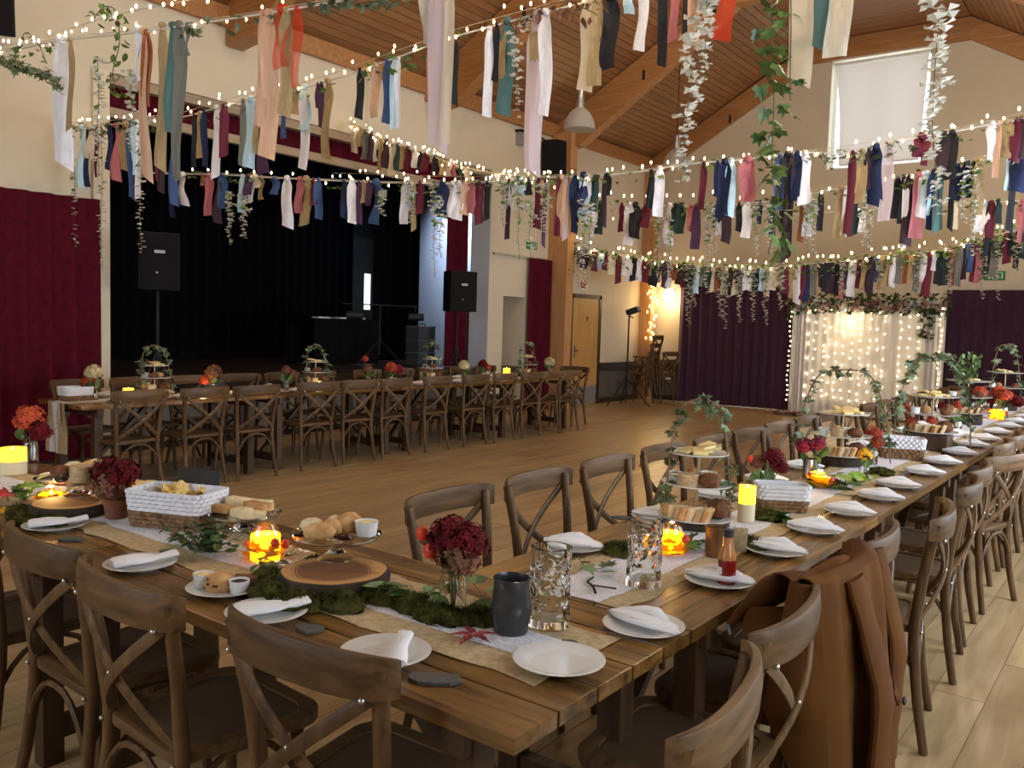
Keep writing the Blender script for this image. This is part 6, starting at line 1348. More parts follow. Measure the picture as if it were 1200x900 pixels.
tw = MB(); tw.tube([(-0.10, 0, 0.01), (-0.03, 0.012, 0.014), (0.05, 0.0, 0.012), (0.11, 0.02, 0.012)], [0.006, 0.007, 0.006, 0.004], 7); tw.tube([(0.0, 0.01, 0.013), (0.04, 0.04, 0.014)], 0.003, 6)
tag(tw.build('lichen_twig', barkm, None, loc=(-1.685, 1.655, RZ), rot=(0, 0, 0.1)), 'dark lichen-covered twig lying in front of the log slice', 'twig')
tw = MB(); tw.tube([(0, 0, 0.006), (0.04, -0.03, 0.006), (0.075, -0.075, 0.006)], 0.004, 6); tw.tube([(0.03, -0.02, 0.006), (0.10, 0.0, 0.006)], 0.0025, 6); tw.tube([(0, 0, 0.006), (-0.01, 0.05, 0.006)], 0.003, 6)
tag(tw.build('bare_twig', barkm, None, loc=(*(-1.332, 2.174), RZ)), 'bare dark twig on the lace at the near end of the long table', 'twig')
slice_('napkin_corner', -1.035, 1.80, RZ, 0.05, 0.13, 0.004, (0, 0, -0.45), 'strip of cream hessian sticking out behind the empty corner plate', hessian, 'cloth', None) if False else None

# candles and glowing jars
wax = mat('ivory_wax', (0.72, 0.62, 0.40), rough=0.5, var=0.05, sss=0.2)
waxlit = glow('lit_wax', (1.0, 0.60, 0.04), 1.6)
def candle(x, y, z, label, r=0.03, h=0.12):
    t = thing('pillar_candle', label, 'candle', (x, y, z), 0, 'lit pillar candles')
    MB().lathe([(0, 0), (r, 0), (r, h*0.5)], 20).build('wax', wax, t)
    MB().lathe([(r, h*0.5), (r*1.0, h), (r*0.85, h*0.985), (r*0.5, h*0.94), (0, h*0.94)], 20, wob=lambda a, i: 0.02*math.sin(3*a)).build('lit_wax', waxlit, t)
    MB().lathe([(0, h*0.94), (0.004, h*0.96), (0.003, h), (0, h*1.05)], 8).build('flame', flameglow, t)
candle(*(-1.306, 3.341), RZ, 'glowing yellow pillar candle on the long table beside the short basket', 0.034, 0.145)
candle(*(-4.251, 1.786), RZ, 'glowing yellow pillar candle at the left edge of the front table', 0.06, 0.12)
candle(-7.20, 3.98, RZ, 'small lit yellow candle near the left end of the stage table', 0.045, 0.10)
candle(-7.2, 6.12, RZ, 'small lit yellow candle near the second tiered stand of the stage table', 0.035, 0.08)
candle(-7.15, 9.36, RZ, 'lit yellow candle towards the right end of the stage table', 0.05, 0.15)
leaf_or = mat('orange_leaf', hexc('#c9761c'), rough=0.5, var=0.4, vscale=10, col2=hexc('#e8b23a'), rand=0.3)
wrap = sheer('leaf_paper', hexc('#f2b21e'), 1.0, 0.75)
def glow_jar(x, y, z, label, r=0.042, h=0.125, power=1.2, n=14, seed=1, ber=3):
    R = random.Random(seed); t = thing('candle_jar', label, 'candle jar', (x, y, z), 0, 'glowing candle jars')
    MB().lathe([(0, 0), (r, 0), (r, h*0.72), (r*0.72, h*0.84), (r*0.76, h), (r*0.70, h), (r*0.66, h*0.84), (r*0.93, h*0.70), (r*0.93, 0.004), (0, 0.004)], 24).build('glass_jar', thinglass, t)
    MB().lathe([(0, 0.006), (0.018, 0.006), (0.018, 0.022), (0, 0.022)], 12).build('tealight', wax, t)
    MB().lathe([(0, 0.022), (0.007, 0.030), (0.005, 0.042), (0, 0.055)], 8).build('flame', flameglow, t)
    MB().lathe([(r*1.02, 0.004), (r*1.04, h*0.3), (r*1.01, h*0.62)], 24).build('paper_wrap', wrap, t)
    for i in range(n):
        a = 2*PI*i/n+R.uniform(-0.2, 0.2); q = MB().at((0, 0, 0), a-PI/2, R.uniform(0.3, 1.0)); k = MAPLE
        q.add([(0, 0.3*0.045, 0)]+[(px*0.045, py*0.045, 0) for px, py in k], [(0, j+1, (j+1) % len(k)+1) for j in range(len(k))]); q.m = Matrix()
        q.build('leaf', wrap if i % 3 else leaf_or, t, smooth=False, loc=((r*1.05)*math.cos(a), (r*1.05)*math.sin(a), h*R.uniform(0.0, 0.42)))
    for i in range(ber):
        a = (2.7, -0.2, 0.5, 3.4)[i]; q = MB(); q.lathe([(0, -0.014), (0.009, -0.011), (0.015, 0), (0.011, 0.011), (0, 0.018)], 10); q.build('physalis', berrym, t, loc=((r+0.02)*math.cos(a), (r+0.02)*math.sin(a), h*(0.6-0.1*i)))
    point_light('candle_light', (0, 0, 0.075), power*2.2, (1.0, 0.55, 0.16), 0.012, t)
    return t
glow_jar(*(-2.227, 1.684), RZ, 'leaf-wrapped jar glowing bright yellow between the bread stand and the log slice', 0.045, 0.135, 1.6, 16, 1, 4)
glow_jar(*(-3.483, 1.605), RZ, 'glowing heap of orange leaves round a candle jar at the left', 0.04, 0.07, 1.4, 16, 2, 3)
glow_jar(*(-1.305, 2.67), RZ, 'glowing leaf-wrapped jar behind the second dimpled glass', 0.04, 0.12, 1.0, 14, 3, 2)
glow_jar(*(-1.328, 4.348), RZ, 'glowing leaf-wrapped jar beside the silver jar on the long table', 0.042, 0.09, 1.0, 12, 4, 2)
glow_jar(-1.30, 6.95, RZ, 'glowing leaf-wrapped jar beyond the third tiered stand', 0.05, 0.10, 1.2, 12, 5, 2)
glow_jar(-1.22, 9.3, RZ, 'glowing leaf-wrapped jar towards the far end of the long table', 0.06, 0.14, 1.6, 12, 6, 2)
glow_jar(-7.2, 4.72, RZ, 'low glowing candle jar near the left end of the stage table', 0.05, 0.06, 0.8, 8, 7, 0)

# sauce bottle, brown pot
sb = thing('sauce_bottle', 'red sauce bottle with a black cap standing on a plate at the table edge', 'bottle', (*(-1.016, 2.466), TZ+0.008))
MB().lathe([(0, 0), (0.026, 0), (0.028, 0.006), (0.028, 0.07), (0.027, 0.074)], 24).build('sauce', mat('red_sauce', hexc('#7c1712'), rough=0.2, var=0.15, coat=0.4), sb)
MB().lathe([(0.027, 0.074), (0.026, 0.085), (0.016, 0.115), (0.014, 0.142), (0.0, 0.142)], 24).build('neck', mat('tan_bottle_neck', hexc('#b5743e'), rough=0.15, var=0.1, coat=0.4), sb)
MB().lathe([(0.0, 0.142), (0.0155, 0.142), (0.0155, 0.165), (0.0, 0.166)], 20).build('cap', black, sb)
lb = MB(); n = 8; vs = [(0.0284*math.cos(3.3+0.16*i), 0.0284*math.sin(3.3+0.16*i), z) for z in (0.03, 0.052) for i in range(n+1)]
lb.add(vs, [(i, i+1, n+2+i, n+1+i) for i in range(n)]); lb.build('paper_label', whitepl, sb)
bp_ = thing('brown_pot', 'shiny brown pottery beaker behind the red sauce bottle', 'pot', (*(-1.181, 2.758), RZ))
MB().lathe([(0, 0), (0.034, 0), (0.037, 0.01), (0.036, 0.08), (0.039, 0.10), (0.035, 0.10), (0.032, 0.08), (0.032, 0.01), (0, 0.008)], 26).build('body', mat('brown_glaze', hexc('#6a4522'), rough=0.15, var=0.35, vscale=10, coat=0.5), bp_)
slice_('kraft_tag', -1.137, 2.86, RZ, 0.05, 0.004, 0.09, (0.2, 0, 0.5), 'brown card tag standing beside the brown beaker', hessian, 'card', None)

# tiered stands
rodm = mat('brass_rod', (0.45, 0.36, 0.22), rough=0.4, metal=0.7, var=0.1)
twigm = mat('twig_bark', hexc('#7a5f44'), rough=0.85, var=0.3, vscale=20)
def tier_stand(x, y, z, label, word, rs=(0.15, 0.14, 0.12), zs=(0.055, 0.165, 0.275), top=0.46, arch=0.11, nl=34, seed=1, base='log', detail=2, rz=0.6, lm=None, bush=False):
    R = random.Random(seed); t = thing('tiered_stand', label, 'tiered stand', (x, y, z), 0, 'tiered food stands')
    if base == 'log':
        MB().lathe([(0, 0), (0.12, 0), (0.125, 0.01), (0.122, zs[0]-0.008), (0, zs[0]-0.008)], 24, wob=lambda a, i: 0.05*math.sin(2*a+1)).build('log_base', barkm, t)
    else: MB().box(-0.12, -0.10, 0, 0.12, 0.10, zs[0]-0.008).build('crate_base', tableg, t, smooth=False, bevel=0.004)
    MB().tube([(0, 0, zs[0]-0.01), (0, 0, zs[2]+0.03)], 0.006, 8).build('rod', rodm, t)
    for r, zz in zip(rs, zs):
        MB().lathe([(0, zz-0.006), (r*0.6, zz-0.006), (r*0.97, zz+0.002), (r, zz+0.008), (r*0.97, zz+0.008), (r*0.6, zz), (0, zz)], 32).build('tier', china, t)
    ca, sa = math.cos(rz), math.sin(rz)
    if arch:
        for sgn in (-1, 1):
            P = [(sgn*arch*1.15, -0.03*sgn, 0.02), (sgn*arch*1.1, -0.02, zs[1]), (sgn*arch*0.95, 0, zs[2]+0.05), (sgn*arch*0.6, 0.01, top-0.03), (0, 0, top)]
            P = smoothpath([(a*ca-b*sa, a*sa+b*ca, c) for a, b, c in P])
            MB().tube(P, 0.0045, 6).build('twig', twigm, t)
            mm = MB()
            for i in range(nl//2):
                p = along(P, 0.12+0.88*R.random())+Vector((R.uniform(-.025, .025), R.uniform(-.025, .025), R.uniform(-.03, .02))); leaf_at(mm, p, 0.055*R.uniform(0.6, 1.25)*(1 if detail > 1 else 1.3), R, IVY)
            stuff(mm.build('ivy', lm or ivyblue, t, smooth=False))
    if bush:
        mm = MB()
        for i in range(110):
            a = R.uniform(0, 6.28); q = 0.085*math.sqrt(R.random()); leaf_at(mm, (q*math.cos(a), q*math.sin(a), zs[2]+0.02+R.random()*0.20), 0.05*R.uniform(0.6, 1.2), R, OVAL, droop=False)
        stuff(mm.build('foliage', ivym, t, smooth=False))
    tops = [z+q for q in zs]; g = word
    # food: pale wedges on top, ramekins and oatcakes in the middle, sandwiches below
    for i in range(9 if detail > 1 else 6):
        a = i*2.4+seed; q = rs[2]*0.55*math.sqrt((i+0.5)/9)
        slice_('cheese_cracker', x+q*math.cos(a), y+q*math.sin(a), tops[2]+0.001+0.011*(i % 3), 0.07, 0.055, 0.010, (0.15*((i % 3)-1), 0.15*(((i+1) % 3)-1), a), 'pale cracker heaped on the top tier of the %s' % g, cheesem, 'cracker', 'crackers on the top tier of the '+g, tri=(i % 3 == 0))
    rr = rs[1]*0.62
    ramekin(x+rr*math.cos(3.6), y+rr*math.sin(3.6), tops[1]+0.001, 'white fluted ramekin on the middle tier of the %s' % g, jamm)
    if detail > 1:
        for i in range(4): biscuit(x+0.03*math.cos(4.6), y+0.075*math.sin(4.6), tops[1]+0.001+0.0125*i, 0.042, 0.0115, 'oatcake %s from the bottom on the middle tier of the %s' % (ORD[i], g), group='oatcakes on the '+g)
        ramekin(x+0.02, y+0.06, tops[1]+0.001, 'white ramekin of butter at the back of the middle tier of the %s' % g, cheesem)
    bun('bake', x+rr*math.cos(5.7), y+rr*math.sin(5.7), tops[1]+0.001, (0.045, 0.04, 0.03), 'brown bake on the right of the middle tier of the %s' % g, brown, 'bakes on the '+g, seed)
    bun('bake', x+rr*math.cos(2.2), y+rr*math.sin(2.2), tops[1]+0.001, (0.045, 0.035, 0.025), 'golden bake at the back of the middle tier of the %s' % g, bread, 'bakes on the '+g, seed+1)
    ns = 12 if detail > 1 else 7
    for i in range(ns):
        a = 3.0+2.5*i/(ns-1); q = rs[0]*0.66
        slice_('sandwich', x+q*math.cos(a), y+q*math.sin(a), tops[0]+0.002, 0.075, 0.020, 0.055, (0.35, 0, a+PI/2+0.9), 'triangular sandwich in the fan on the bottom tier of the %s' % g, (crumb, oatm, bread)[i % 3], 'sandwich', 'sandwiches on the bottom tier of the '+g)
    bun('bread_roll', x+0.075, y+0.045, tops[0]+0.001, (0.055, 0.045, 0.038), 'brown roll on the right of the bottom tier of the %s' % g, brown, 'rolls on the '+g, seed+2)
tier_stand(*(-1.425, 3.122), RZ, 'three-tier stand with an ivy-twined twig handle, nearest on the long table', 'nearest ivy stand', zs=(0.035, 0.165, 0.285), top=0.50, seed=1, nl=64)
tier_stand(*(-1.475, 5.207), RZ, 'three-tier stand under a wide ivy arch in front of the backdrop', 'wide ivy-arch stand', (0.17, 0.17, 0.15), (0.06, 0.17, 0.30), 0.56, 0.24, 70, 2)
tier_stand(-1.227, 6.406, RZ, 'three-tier stand on a dark crate with a leafy ivy arch, by the poppies', 'crate-based ivy stand', (0.17, 0.18, 0.16), (0.12, 0.24, 0.36), 0.64, 0.22, 90, 3, 'crate', 1)
tier_stand(-1.36, 8.55, RZ, 'three-tier stand topped by a small round bush, towards the far end of the long table', 'bush-topped stand', (0.20, 0.20, 0.19), (0.10, 0.24, 0.38), 0.66, 0, 0, 4, 'log', 1, bush=True)
tier_stand(-1.33, 10.55, RZ, 'farthest three-tier stand on the long table, ivy sprays above it', 'farthest ivy stand', (0.20, 0.20, 0.19), (0.10, 0.24, 0.40), 0.70, 0.14, 50, 5, 'log', 1)
for i, yy in enumerate((4.32, 6.20, 8.08, 10.12)):
    tier_stand(-7.36, yy, RZ, 'three-tier stand with ivy on the stage table, %s from the left' % ORD[i], '%s stage-table stand' % ORD[i], (0.17, 0.15, 0.13), (0.06, 0.17, 0.28), 0.47+0.03*(i > 1), 0.13+0.05*(i == 3), 44, 10+i, 'log', 1, PI/2)
slice_('small_board', -7.47, 5.02, RZ, 0.012, 0.24, 0.13, (0, -0.2, 0), 'small dark board propped on the stage table beside the vase of flowers', black, 'board', None)
cr = thing('christmas_cracker', 'white paper cracker tied with a red band on the long table', 'cracker', (-1.27, 7.35, RZ+0.032), 0.5)
MB().tube([(-0.16, 0, 0), (-0.11, 0, 0), (-0.09, 0, 0), (-0.07, 0, 0), (0.07, 0, 0), (0.09, 0, 0), (0.11, 0, 0), (0.16, 0, 0)], [0.03, 0.018, 0.012, 0.03, 0.03, 0.012, 0.018, 0.03], 12).build('paper_tube', linen, cr)
MB().tube([(-0.012, 0, 0), (0.012, 0, 0)], 0.0315, 12).build('red_band', berrym, cr)

# ---- brown jacket over a chair back
jk = thing('brown_jacket', 'tan brown jacket draped over a chair back on the window side', 'jacket', (-0.96, 2.50, 0), PI/2+0.05)
jacketm = mat('tan_brown_cloth', hexc('#57341a'), rough=0.9, var=0.08, vscale=4, col2=hexc('#654019'), bump=0.08, bscale=300, spec=0.15)
def ridge(s): return (0.285*s, -0.318+0.080*abs(s)**2.1, 0.905-0.022*s*s+0.006*math.sin(4*s))
def jside(s, v, back):
    x, y, z = ridge(s)
    if back:
        f = 0.022*math.sin(6.5*s+0.8+0.8*v)+0.012*math.sin(12*s-1.5*v)+0.008*math.sin(21*s+v*3)
        out = 0.030+0.075*v**0.7+f*(0.25+0.75*v)
        return (x*(1+0.10*v)-0.02*v, y-out, z-(0.66+0.03*math.sin(3*s))*v)
    f = 0.014*math.sin(7*s+2)
    return (x*(1+0.05*v), y+0.030+0.045*v+f*v, z-0.40*v)
m = MB(); m.grid(lambda u, v: jside(2*u-1, v, True), 70, 26); m.build('back_panel', jacketm, jk, solid=0.005)
m = MB(); m.grid(lambda u, v: jside(2*u-1, v, False), 50, 12); m.build('front_panel', jacketm, jk, solid=0.005)
def jtop(u, v):
    s = 2*u-1; a = jside(s, 0, True); b = jside(s, 0, False); q = math.sin(PI*v)
    return (a[0]+(b[0]-a[0])*v, a[1]+(b[1]-a[1])*v, a[2]+(0.016+0.004*math.sin(9*s))*q)
m = MB(); m.grid(jtop, 50, 8); m.build('shoulder_fold', jacketm, jk, solid=0.005)
for sg in (-1, 1):                              # side gussets closing the garment round the chair back
    def gus(u, v, sg=sg):
        a = jside(sg, v, True); b = jside(sg, v*0.9, False)
        return (a[0]+(b[0]-a[0])*u+sg*0.02*math.sin(PI*u), a[1]+(b[1]-a[1])*u, a[2]+(b[2]-a[2])*u)
    m = MB(); m.grid(gus, 6, 14); m.build('side_panel', jacketm, jk, solid=0.005)
def sleeve(s0, off, zl, seed):
    m = MB(); P = []; x, y, z = ridge(s0)
    for i in range(13):
        v = i/12; P.append((x+0.03*math.sin(3*v+seed)-0.02*v, y-0.035-off*min(1, v*2.2), z-0.01-zl*v))
    m.tube(P, [0.030+0.026*math.sin(PI*min(1, 0.22+0.62*i/12))+0.004*math.sin(i*2.3) for i in range(13)], 16, flat=(1.25, 0.45), up=(0, 1, 0)); m.build('sleeve', jacketm, jk)
sleeve(-0.55, 0.095, 0.64, 1)
sleeve(0.72, 0.085, 0.60, 2)
# collar and lapel falling towards the table at the near end
def col(u, v):
    s = -1.05+0.95*u; x, y, z = ridge(max(-1, s)); w = 0.17*(1-0.55*u)
    return (x-0.02*(1-u)+0.010*math.sin(6*v), y+0.02+w*v, z+0.022*math.sin(PI*min(1, v*1.3))-0.13*v*v*(1.1-0.5*u)+0.008*math.sin(9*u+3*v))
m = MB(); m.grid(col, 18, 9); m.build('collar', jacketm, jk, solid=0.006)
def lap(u, v):
    s = -1.0+0.35*u; x, y, z = ridge(s)
    return (x-0.015-0.03*v, y+0.13-0.10*u+0.015*math.sin(5*v), z-0.09-0.16*v*(1-0.4*u)+0.006*math.sin(8*v))
m = MB(); m.grid(lap, 8, 10); m.build('lapel', jacketm, jk, solid=0.005)
def flap(u, v):
    s = 0.15+0.45*u; p = jside(s, 0.44+0.05*v+0.12*(1-u), True); return (p[0], p[1]-0.012-0.012*v, p[2])
m = MB(); m.grid(flap, 8, 4); m.build('pocket_flap', jacketm, jk, solid=0.006)
p = flap(0.12, 0.9)
m = MB().ball((p[0], p[1]-0.012, p[2]), (0.013, 0.006, 0.013), 10, 6); m.build('button', black, jk)
p = col(0.0, 1.0)
m = MB(); m.bar((p[0], p[1], p[2]), (p[0]-0.006, p[1]-0.012, p[2]-0.03), 0.010, 0.003); m.build('zip_pull', metalgrey, jk, smooth=False)


# ================================================================== sound and light equipment, fittings
pole = mat('black_pole', (0.010, 0.010, 0.011), rough=0.55, var=0.1, spec=0.25)
spk = mat('speaker_black', (0.006, 0.006, 0.007), rough=0.7, var=0.2, spec=0.2)
def tripod(t, h, spread, hub=0.55, r=0.016, rz=0.3):
    MB().tube([(0, 0, 0.18), (0, 0, h)], r, 10).build('pole', pole, t)
    MB().tube([(0, 0, hub-0.04), (0, 0, hub+0.04)], r*1.9, 10).build('collar', pole, t)
    for k in range(3):
        a = rz+2*PI*k/3; e = Vector((spread*math.cos(a), spread*math.sin(a), 0.012)); m = MB()
        m.tube([(0, 0, hub), e], r*0.65, 8); m.tube([(0, 0, 0.20), e*0.55+Vector((0, 0, (hub)*0.45))], r*0.4, 6); m.build('leg', pole, t)
def loudspeaker(x, y, z, rz, label, w=0.40, d=0.36, h=0.60, sign=True, group='loudspeakers on stands'):
    t = thing('loudspeaker', label, 'loudspeaker', (x, y, z), rz, group)      # front faces local +x
    m = MB(); m.prism([(-d/2, -w*0.32), (d*0.3, -w/2), (d/2, -w/2), (d/2, w/2), (d*0.3, w/2), (-d/2, w*0.32)], 0, h); m.build('cabinet', spk, t, smooth=False, bevel=0.012)
    g = MB(); g.box(d/2, -w/2+0.025, 0.03, d/2+0.012, w/2-0.025, h-0.03); g.build('grille', mat('speaker_grille', (0.009, 0.009, 0.010), rough=0.8, spec=0.15, var=0.3, vscale=200, bump=0.5, bscale=400), t, smooth=False)
    if sign:
        b = MB().box(d/2+0.012, -0.05, h*0.64, d/2+0.015, 0.05, h*0.685); b.build('badge', whitepl, t, smooth=False)
        lt = MB()
        for k in range(6): lt.box(d/2+0.0151, -0.042+k*0.015, h*0.65, d/2+0.0158, -0.033+k*0.015, h*0.675)
        stuff(lt.build('badge_lettering', black, t, smooth=False))
        MB().ball((d/2+0.012, -0.03, h*0.30), 0.016, 10, 6).build('emblem', metalgrey, t)
    return t
for (x, y, z, rz, w, sw) in ((-8.55, 5.05, 1.765, -0.42, 'on the left of the stage', 0.40), (-8.50, 9.86, 1.68, -0.30, 'in front of the burgundy stage curtain', 0.46)):
    t = thing('speaker_stand', 'black tripod speaker stand %s' % w, 'speaker stand', (x, y, 0), 0, 'tripod stands')
    tripod(t, z-0.002, 0.50, 1.12, 0.018, 0.5)
    loudspeaker(x, y, z, rz, 'black loudspeaker raised on a stand %s' % w, sw)
t = loudspeaker(-8.62, 12.42, 4.08, -0.7, 'tilted black loudspeaker fixed high on the wall beside the timber post', 0.42, 0.34, 0.60, False, 'wall loudspeakers'); t.rotation_euler = (0.10, 0.32, -0.75)
br = MB(); br.tube([(-0.17, 0, 0.5), (-0.42, -0.10, 0.60)], 0.012, 6); br.tube([(-0.17, 0, 0.3), (-0.34, -0.10, 0.40)], 0.012, 6); br.build('bracket', pole, t)
t = loudspeaker(*[-8.6, 3.44, 3.98], -0.5, 'black loudspeaker high on the wall, cut off by the top left corner', 0.46, 0.34, 0.62, False, 'wall loudspeakers'); t.rotation_euler = (0.0, 0.25, -0.5)
MB().tube([(-0.15, 0, 0.3), (-0.42, 0, 0.36)], 0.014, 6).build('bracket', pole, t)
# lighting bar on the stage, DJ table
t = thing('lighting_stand', 'black T-bar lighting stand with a spotlight on the stage', 'lighting stand', (-9.9, 9.62, 0.78), 0, 'tripod stands')
tripod(t, 0.98, 0.45, 0.42, 0.014, 0.4)
MB().tube([(0, -0.80, 0.97), (0, 0.86, 0.97)], 0.012, 8).build('cross_bar', pole, t)
for yy in (0.80, -0.55):
    q = MB(); q.tube([(0, yy, 0.96), (0, yy, 0.88)], 0.010, 6); q.tube([(-0.06, yy-0.09, 0.80), (0.10, yy+0.10, 0.80)], 0.062, 14); q.build('spotlight', black, t)
t = thing('dj_table', 'black-draped table with papers on the stage', 'table', (-10.75, 9.45, 0.78))
MB().box(-0.30, -0.68, 0.70, 0.30, 0.68, 0.735).build('table_top', blackcloth, t, smooth=False)
curtain('drape', '', '', (0.31, -0.68), (0.31, 0.68), 0.01, 0.72, 12, 0.012, blackcloth, seed=51, parent=t)
curtain('drape', '', '', (-0.31, 0.68), (-0.31, -0.68), 0.01, 0.72, 12, 0.012, blackcloth, seed=52, parent=t)
for i, (yy, s) in enumerate(((-0.42, 0.22), (-0.05, 0.16), (0.32, 0.24))):
    slice_('paper_sheets', -10.6, 9.45+yy, 1.516, 0.20, s, 0.025, (0, 0, 0.2*i-0.1), 'pale sheaf of papers on the black stage table, %s from the left' % ORD[i], whitepl, 'papers', 'papers on the stage table')
crate_m = mat('clear_crate_plastic', (0.06, 0.065, 0.075), rough=0.3, var=0.2)
for i in range(3):
    t = thing('storage_crate', 'grey translucent storage crate on the stage by the white wing wall, %s from the bottom' % ORD[i], 'crate', (-9.95, 10.62, 0.781+0.22*i), 0.0, 'stacked storage crates')
    m = MB(); m.box(-0.15, -0.20, 0, 0.15, 0.20, 0.195); m.build('box', crate_m, t, smooth=False, bevel=0.01)
    MB().box(-0.16, -0.21, 0.195, 0.16, 0.21, 0.215).build('lid', mat('crate_lid', (0.12, 0.13, 0.15), rough=0.4, var=0.1), t, smooth=False, bevel=0.006)
    if i == 2: MB().tube([(0.0, -0.10, 0.215), (0.0, -0.10, 0.25), (0.0, 0.10, 0.25), (0.0, 0.10, 0.215)], 0.009, 6).build('handle', black, t)
# light stand in the corner
t = thing('lamp_stand', 'tall black lamp stand with a flood lamp head in the far corner', 'lamp stand', (-8.20, 14.55, 0), 0, 'tripod stands')
tripod(t, 1.80, 0.48, 0.55, 0.016, 0.2)
m = MB(); m.at((0.06, 0.02, 1.83), 0.2, 0, -0.35); m.box(-0.11, -0.10, -0.05, 0.13, 0.10, 0.05); m.m = Matrix(); m.build('lamp_head', black, t, smooth=False, bevel=0.01)
MB().tube([(0, 0, 1.74), (0.09, 0, 1.70)], 0.012, 6).build('clamp', pole, t)
# fairy lights on the corner post
lights('amber fairy lights hanging down beside the corner post', [(-8.56, 16.16, 2.55), (-8.58, 16.15, 2.2), (-8.55, 16.16, 1.85), (-8.60, 16.15, 1.5), (-8.57, 16.16, 1.25)], 0.035, 0.024, 0.02, 61, vary=0.11, mat_=glow('amber_bulb', (1.0, 0.62, 0.14), 9.0))
# wall lamp
t = thing('wall_lamp', 'round glowing wall lamp left of the aubergine curtain', 'wall lamp', (-8.35, 16.56, 2.22))
MB().box(-0.07, 0.0, -0.12, 0.07, 0.035, 0.12).build('back_plate', whitepl, t, bevel=0.01)
MB().ball((0, -0.09, 0), (0.12, 0.09, 0.14), 18, 12).build('shade', glow('lamp_shade_glow', (1.0, 0.86, 0.55), 9.0), t)
point_light('wall_lamp_light', (-8.35, 16.32, 2.12), 16, (1.0, 0.74, 0.40), 0.1)
# pendants
def pendant(x, y, z, label):
    t = thing('pendant_lamp', label, 'pendant lamp', (x, y, z), 0, 'bell-shaped pendant lamps')
    cz = min(6.95, 5.1+(x+8.9)*1.85/3.2)-z if x < -5.7 else 6.95-(max(0, x+2.94)*0.586)-z
    MB().tube([(0, 0, 0.55), (0, 0, cz-0.02)], 0.006, 6).build('cord', pole, t)
    MB().lathe([(0, 0.30), (0.055, 0.30), (0.058, 0.31), (0.058, 0.54), (0.05, 0.56), (0, 0.56)], 20).build('canister', metalgrey, t)
    sh = [(0.225, 0.0), (0.222, 0.06), (0.20, 0.14), (0.15, 0.23), (0.08, 0.295), (0.055, 0.305)]
    MB().lathe(sh+[(r-0.006, z) for r, z in reversed(sh)], 32).build('shade', sheer('frosted_shade', (0.72, 0.70, 0.66), 0.55, 0.5), t)
    MB().ball((0, 0, 0.20), (0.035, 0.035, 0.06), 10, 7).build('bulb', mat('pearl_bulb', (0.7, 0.68, 0.62), rough=0.4, var=0.02), t)
    return t
pendant(-6.85, 10.5, 4.31, 'bell-shaped glass pendant lamp in front of the big timber frame')
pendant(-7.08, 14.0, 4.37, 'bell-shaped glass pendant lamp half hidden by the blossom strand')
# small fittings
def sign(name, label, x, y, z, w, h, axis):
    t = thing(name, label, 'sign', (x, y, z))
    gm_ = mat('sign_green', hexc('#0f7a4a'), rough=0.4, var=0.05)
    def bx(m, a0, b0, a1, b1, d0, d1):
        if axis == 'x': m.box(d0, a0, b0, d1, a1, b1)
        else: m.box(a0, -d1, b0, a1, -d0, b1)
        return m
    bx(MB(), -w/2, -h/2, w/2, h/2, 0.002, 0.02).build('plate', gm_, t, smooth=False)
    m = MB()                                     # running figure, arrow and doorway
    bx(m, -w*0.10, h*0.22, -w*0.02, h*0.38, 0.0202, 0.022); bx(m, -w*0.14, -h*0.08, -w*0.02, h*0.18, 0.0202, 0.022); bx(m, -w*0.22, h*0.04, -w*0.14, h*0.12, 0.0202, 0.022)
    bx(m, -w*0.20, -h*0.34, -w*0.12, -h*0.06, 0.0202, 0.022); bx(m, -w*0.06, -h*0.30, w*0.02, -h*0.06, 0.0202, 0.022); bx(m, -w*0.02, h*0.02, w*0.06, h*0.10, 0.0202, 0.022)
    bx(m, w*0.14, -h*0.36, w*0.19, h*0.36, 0.0202, 0.022); bx(m, w*0.14, h*0.30, w*0.40, h*0.36, 0.0202, 0.022); bx(m, w*0.35, -h*0.36, w*0.40, h*0.36, 0.0202, 0.022); bx(m, -w*0.44, -h*0.05, -w*0.26, h*0.05, 0.0202, 0.022)
    stuff(m.build('running_figure', whitepl, t, smooth=False))
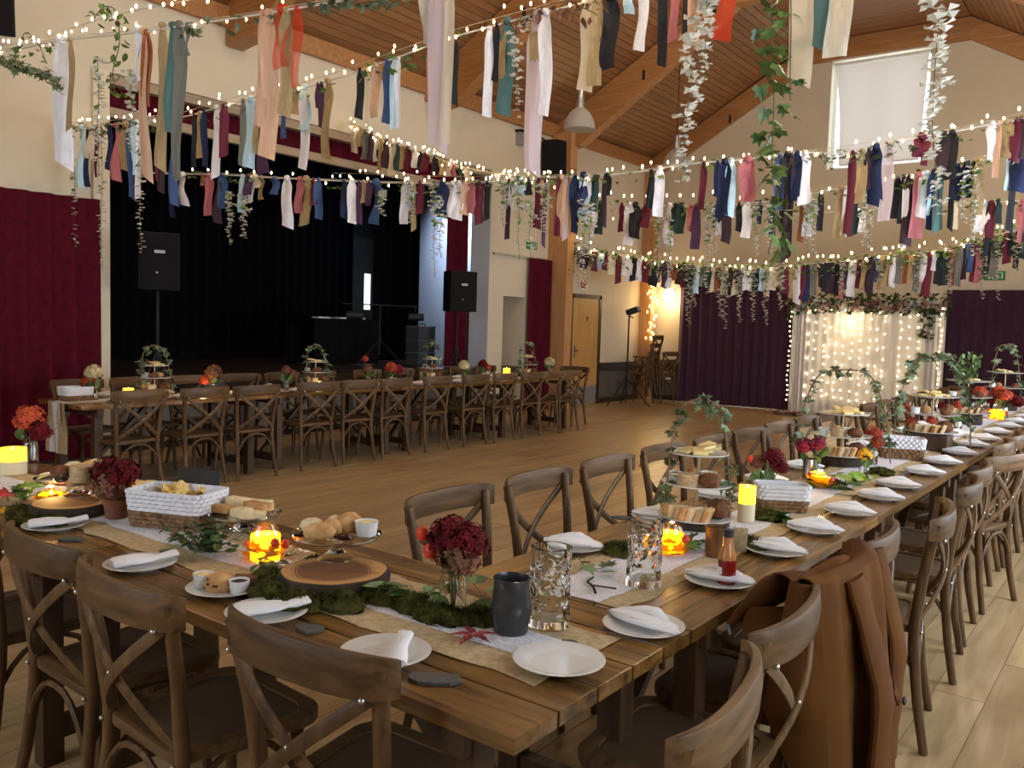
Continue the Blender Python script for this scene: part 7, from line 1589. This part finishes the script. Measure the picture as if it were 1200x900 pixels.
sign('exit_sign', 'green emergency exit sign above the burgundy doorway curtain', -8.9, 12.25, 2.885, 0.30, 0.125, 'x')
sign('exit_sign', 'green emergency exit sign on the far wall above the right-hand aubergine curtain', -2.38, 16.6, 2.58, 0.36, 0.15, 'y')
t = thing('fire_bell', 'small round red fire alarm above the oak door', 'fire alarm', (-8.9, 13.96, 2.31))
MB().at((0, 0, 0), 0, 0, PI/2).lathe([(0, 0), (0.075, 0), (0.075, 0.03), (0.055, 0.05), (0, 0.052)], 20).build('sounder', mat('alarm_red', (0.35, 0.02, 0.015), rough=0.4, var=0.05), t)
MB().at((0, 0, -0.09), 0, 0, PI/2).lathe([(0, 0), (0.03, 0), (0.025, 0.03), (0, 0.03)], 14).build('beacon', whitepl, t)
t = thing('curtain_track', 'pale curtain track on the wall above the open doorway', 'curtain track', (-8.9, 11.65, 2.67))
MB().box(0.03, -0.50, -0.015, 0.06, 1.12, 0.015).build('track', metalgrey, t, smooth=False)
q = MB(); q.box(0, -0.45, -0.02, 0.035, -0.42, 0.02); q.box(0, 0.30, -0.02, 0.035, 0.33, 0.02); q.box(0, 1.0, -0.02, 0.035, 1.03, 0.02); stuff(q.build('bracket', metalgrey, t, smooth=False))
t = thing('wall_sensor', 'small grey lantern-shaped fitting high on the left wall', 'wall fitting', (-8.9, 11.76, 4.62))
MB().box(0, -0.06, -0.11, 0.10, 0.06, 0.11).build('housing', metalgrey, t, smooth=False, bevel=0.01); MB().box(0, -0.08, 0.11, 0.13, 0.08, 0.14).build('cap', pole, t, smooth=False)
t = thing('power_socket', 'white double power socket on the grey dado of the far wall', 'socket', (-8.33, 16.593, 0.43))
MB().box(-0.075, -0.010, -0.045, 0.075, 0.0, 0.045).build('plate', whitepl, t, smooth=False, bevel=0.003)
q = MB(); q.box(-0.05, -0.0115, -0.02, -0.02, -0.0101, 0.01); q.box(0.02, -0.0115, -0.02, 0.05, -0.0101, 0.01); stuff(q.build('outlet', mat('socket_grey', (0.3, 0.3, 0.3)), t, smooth=False))
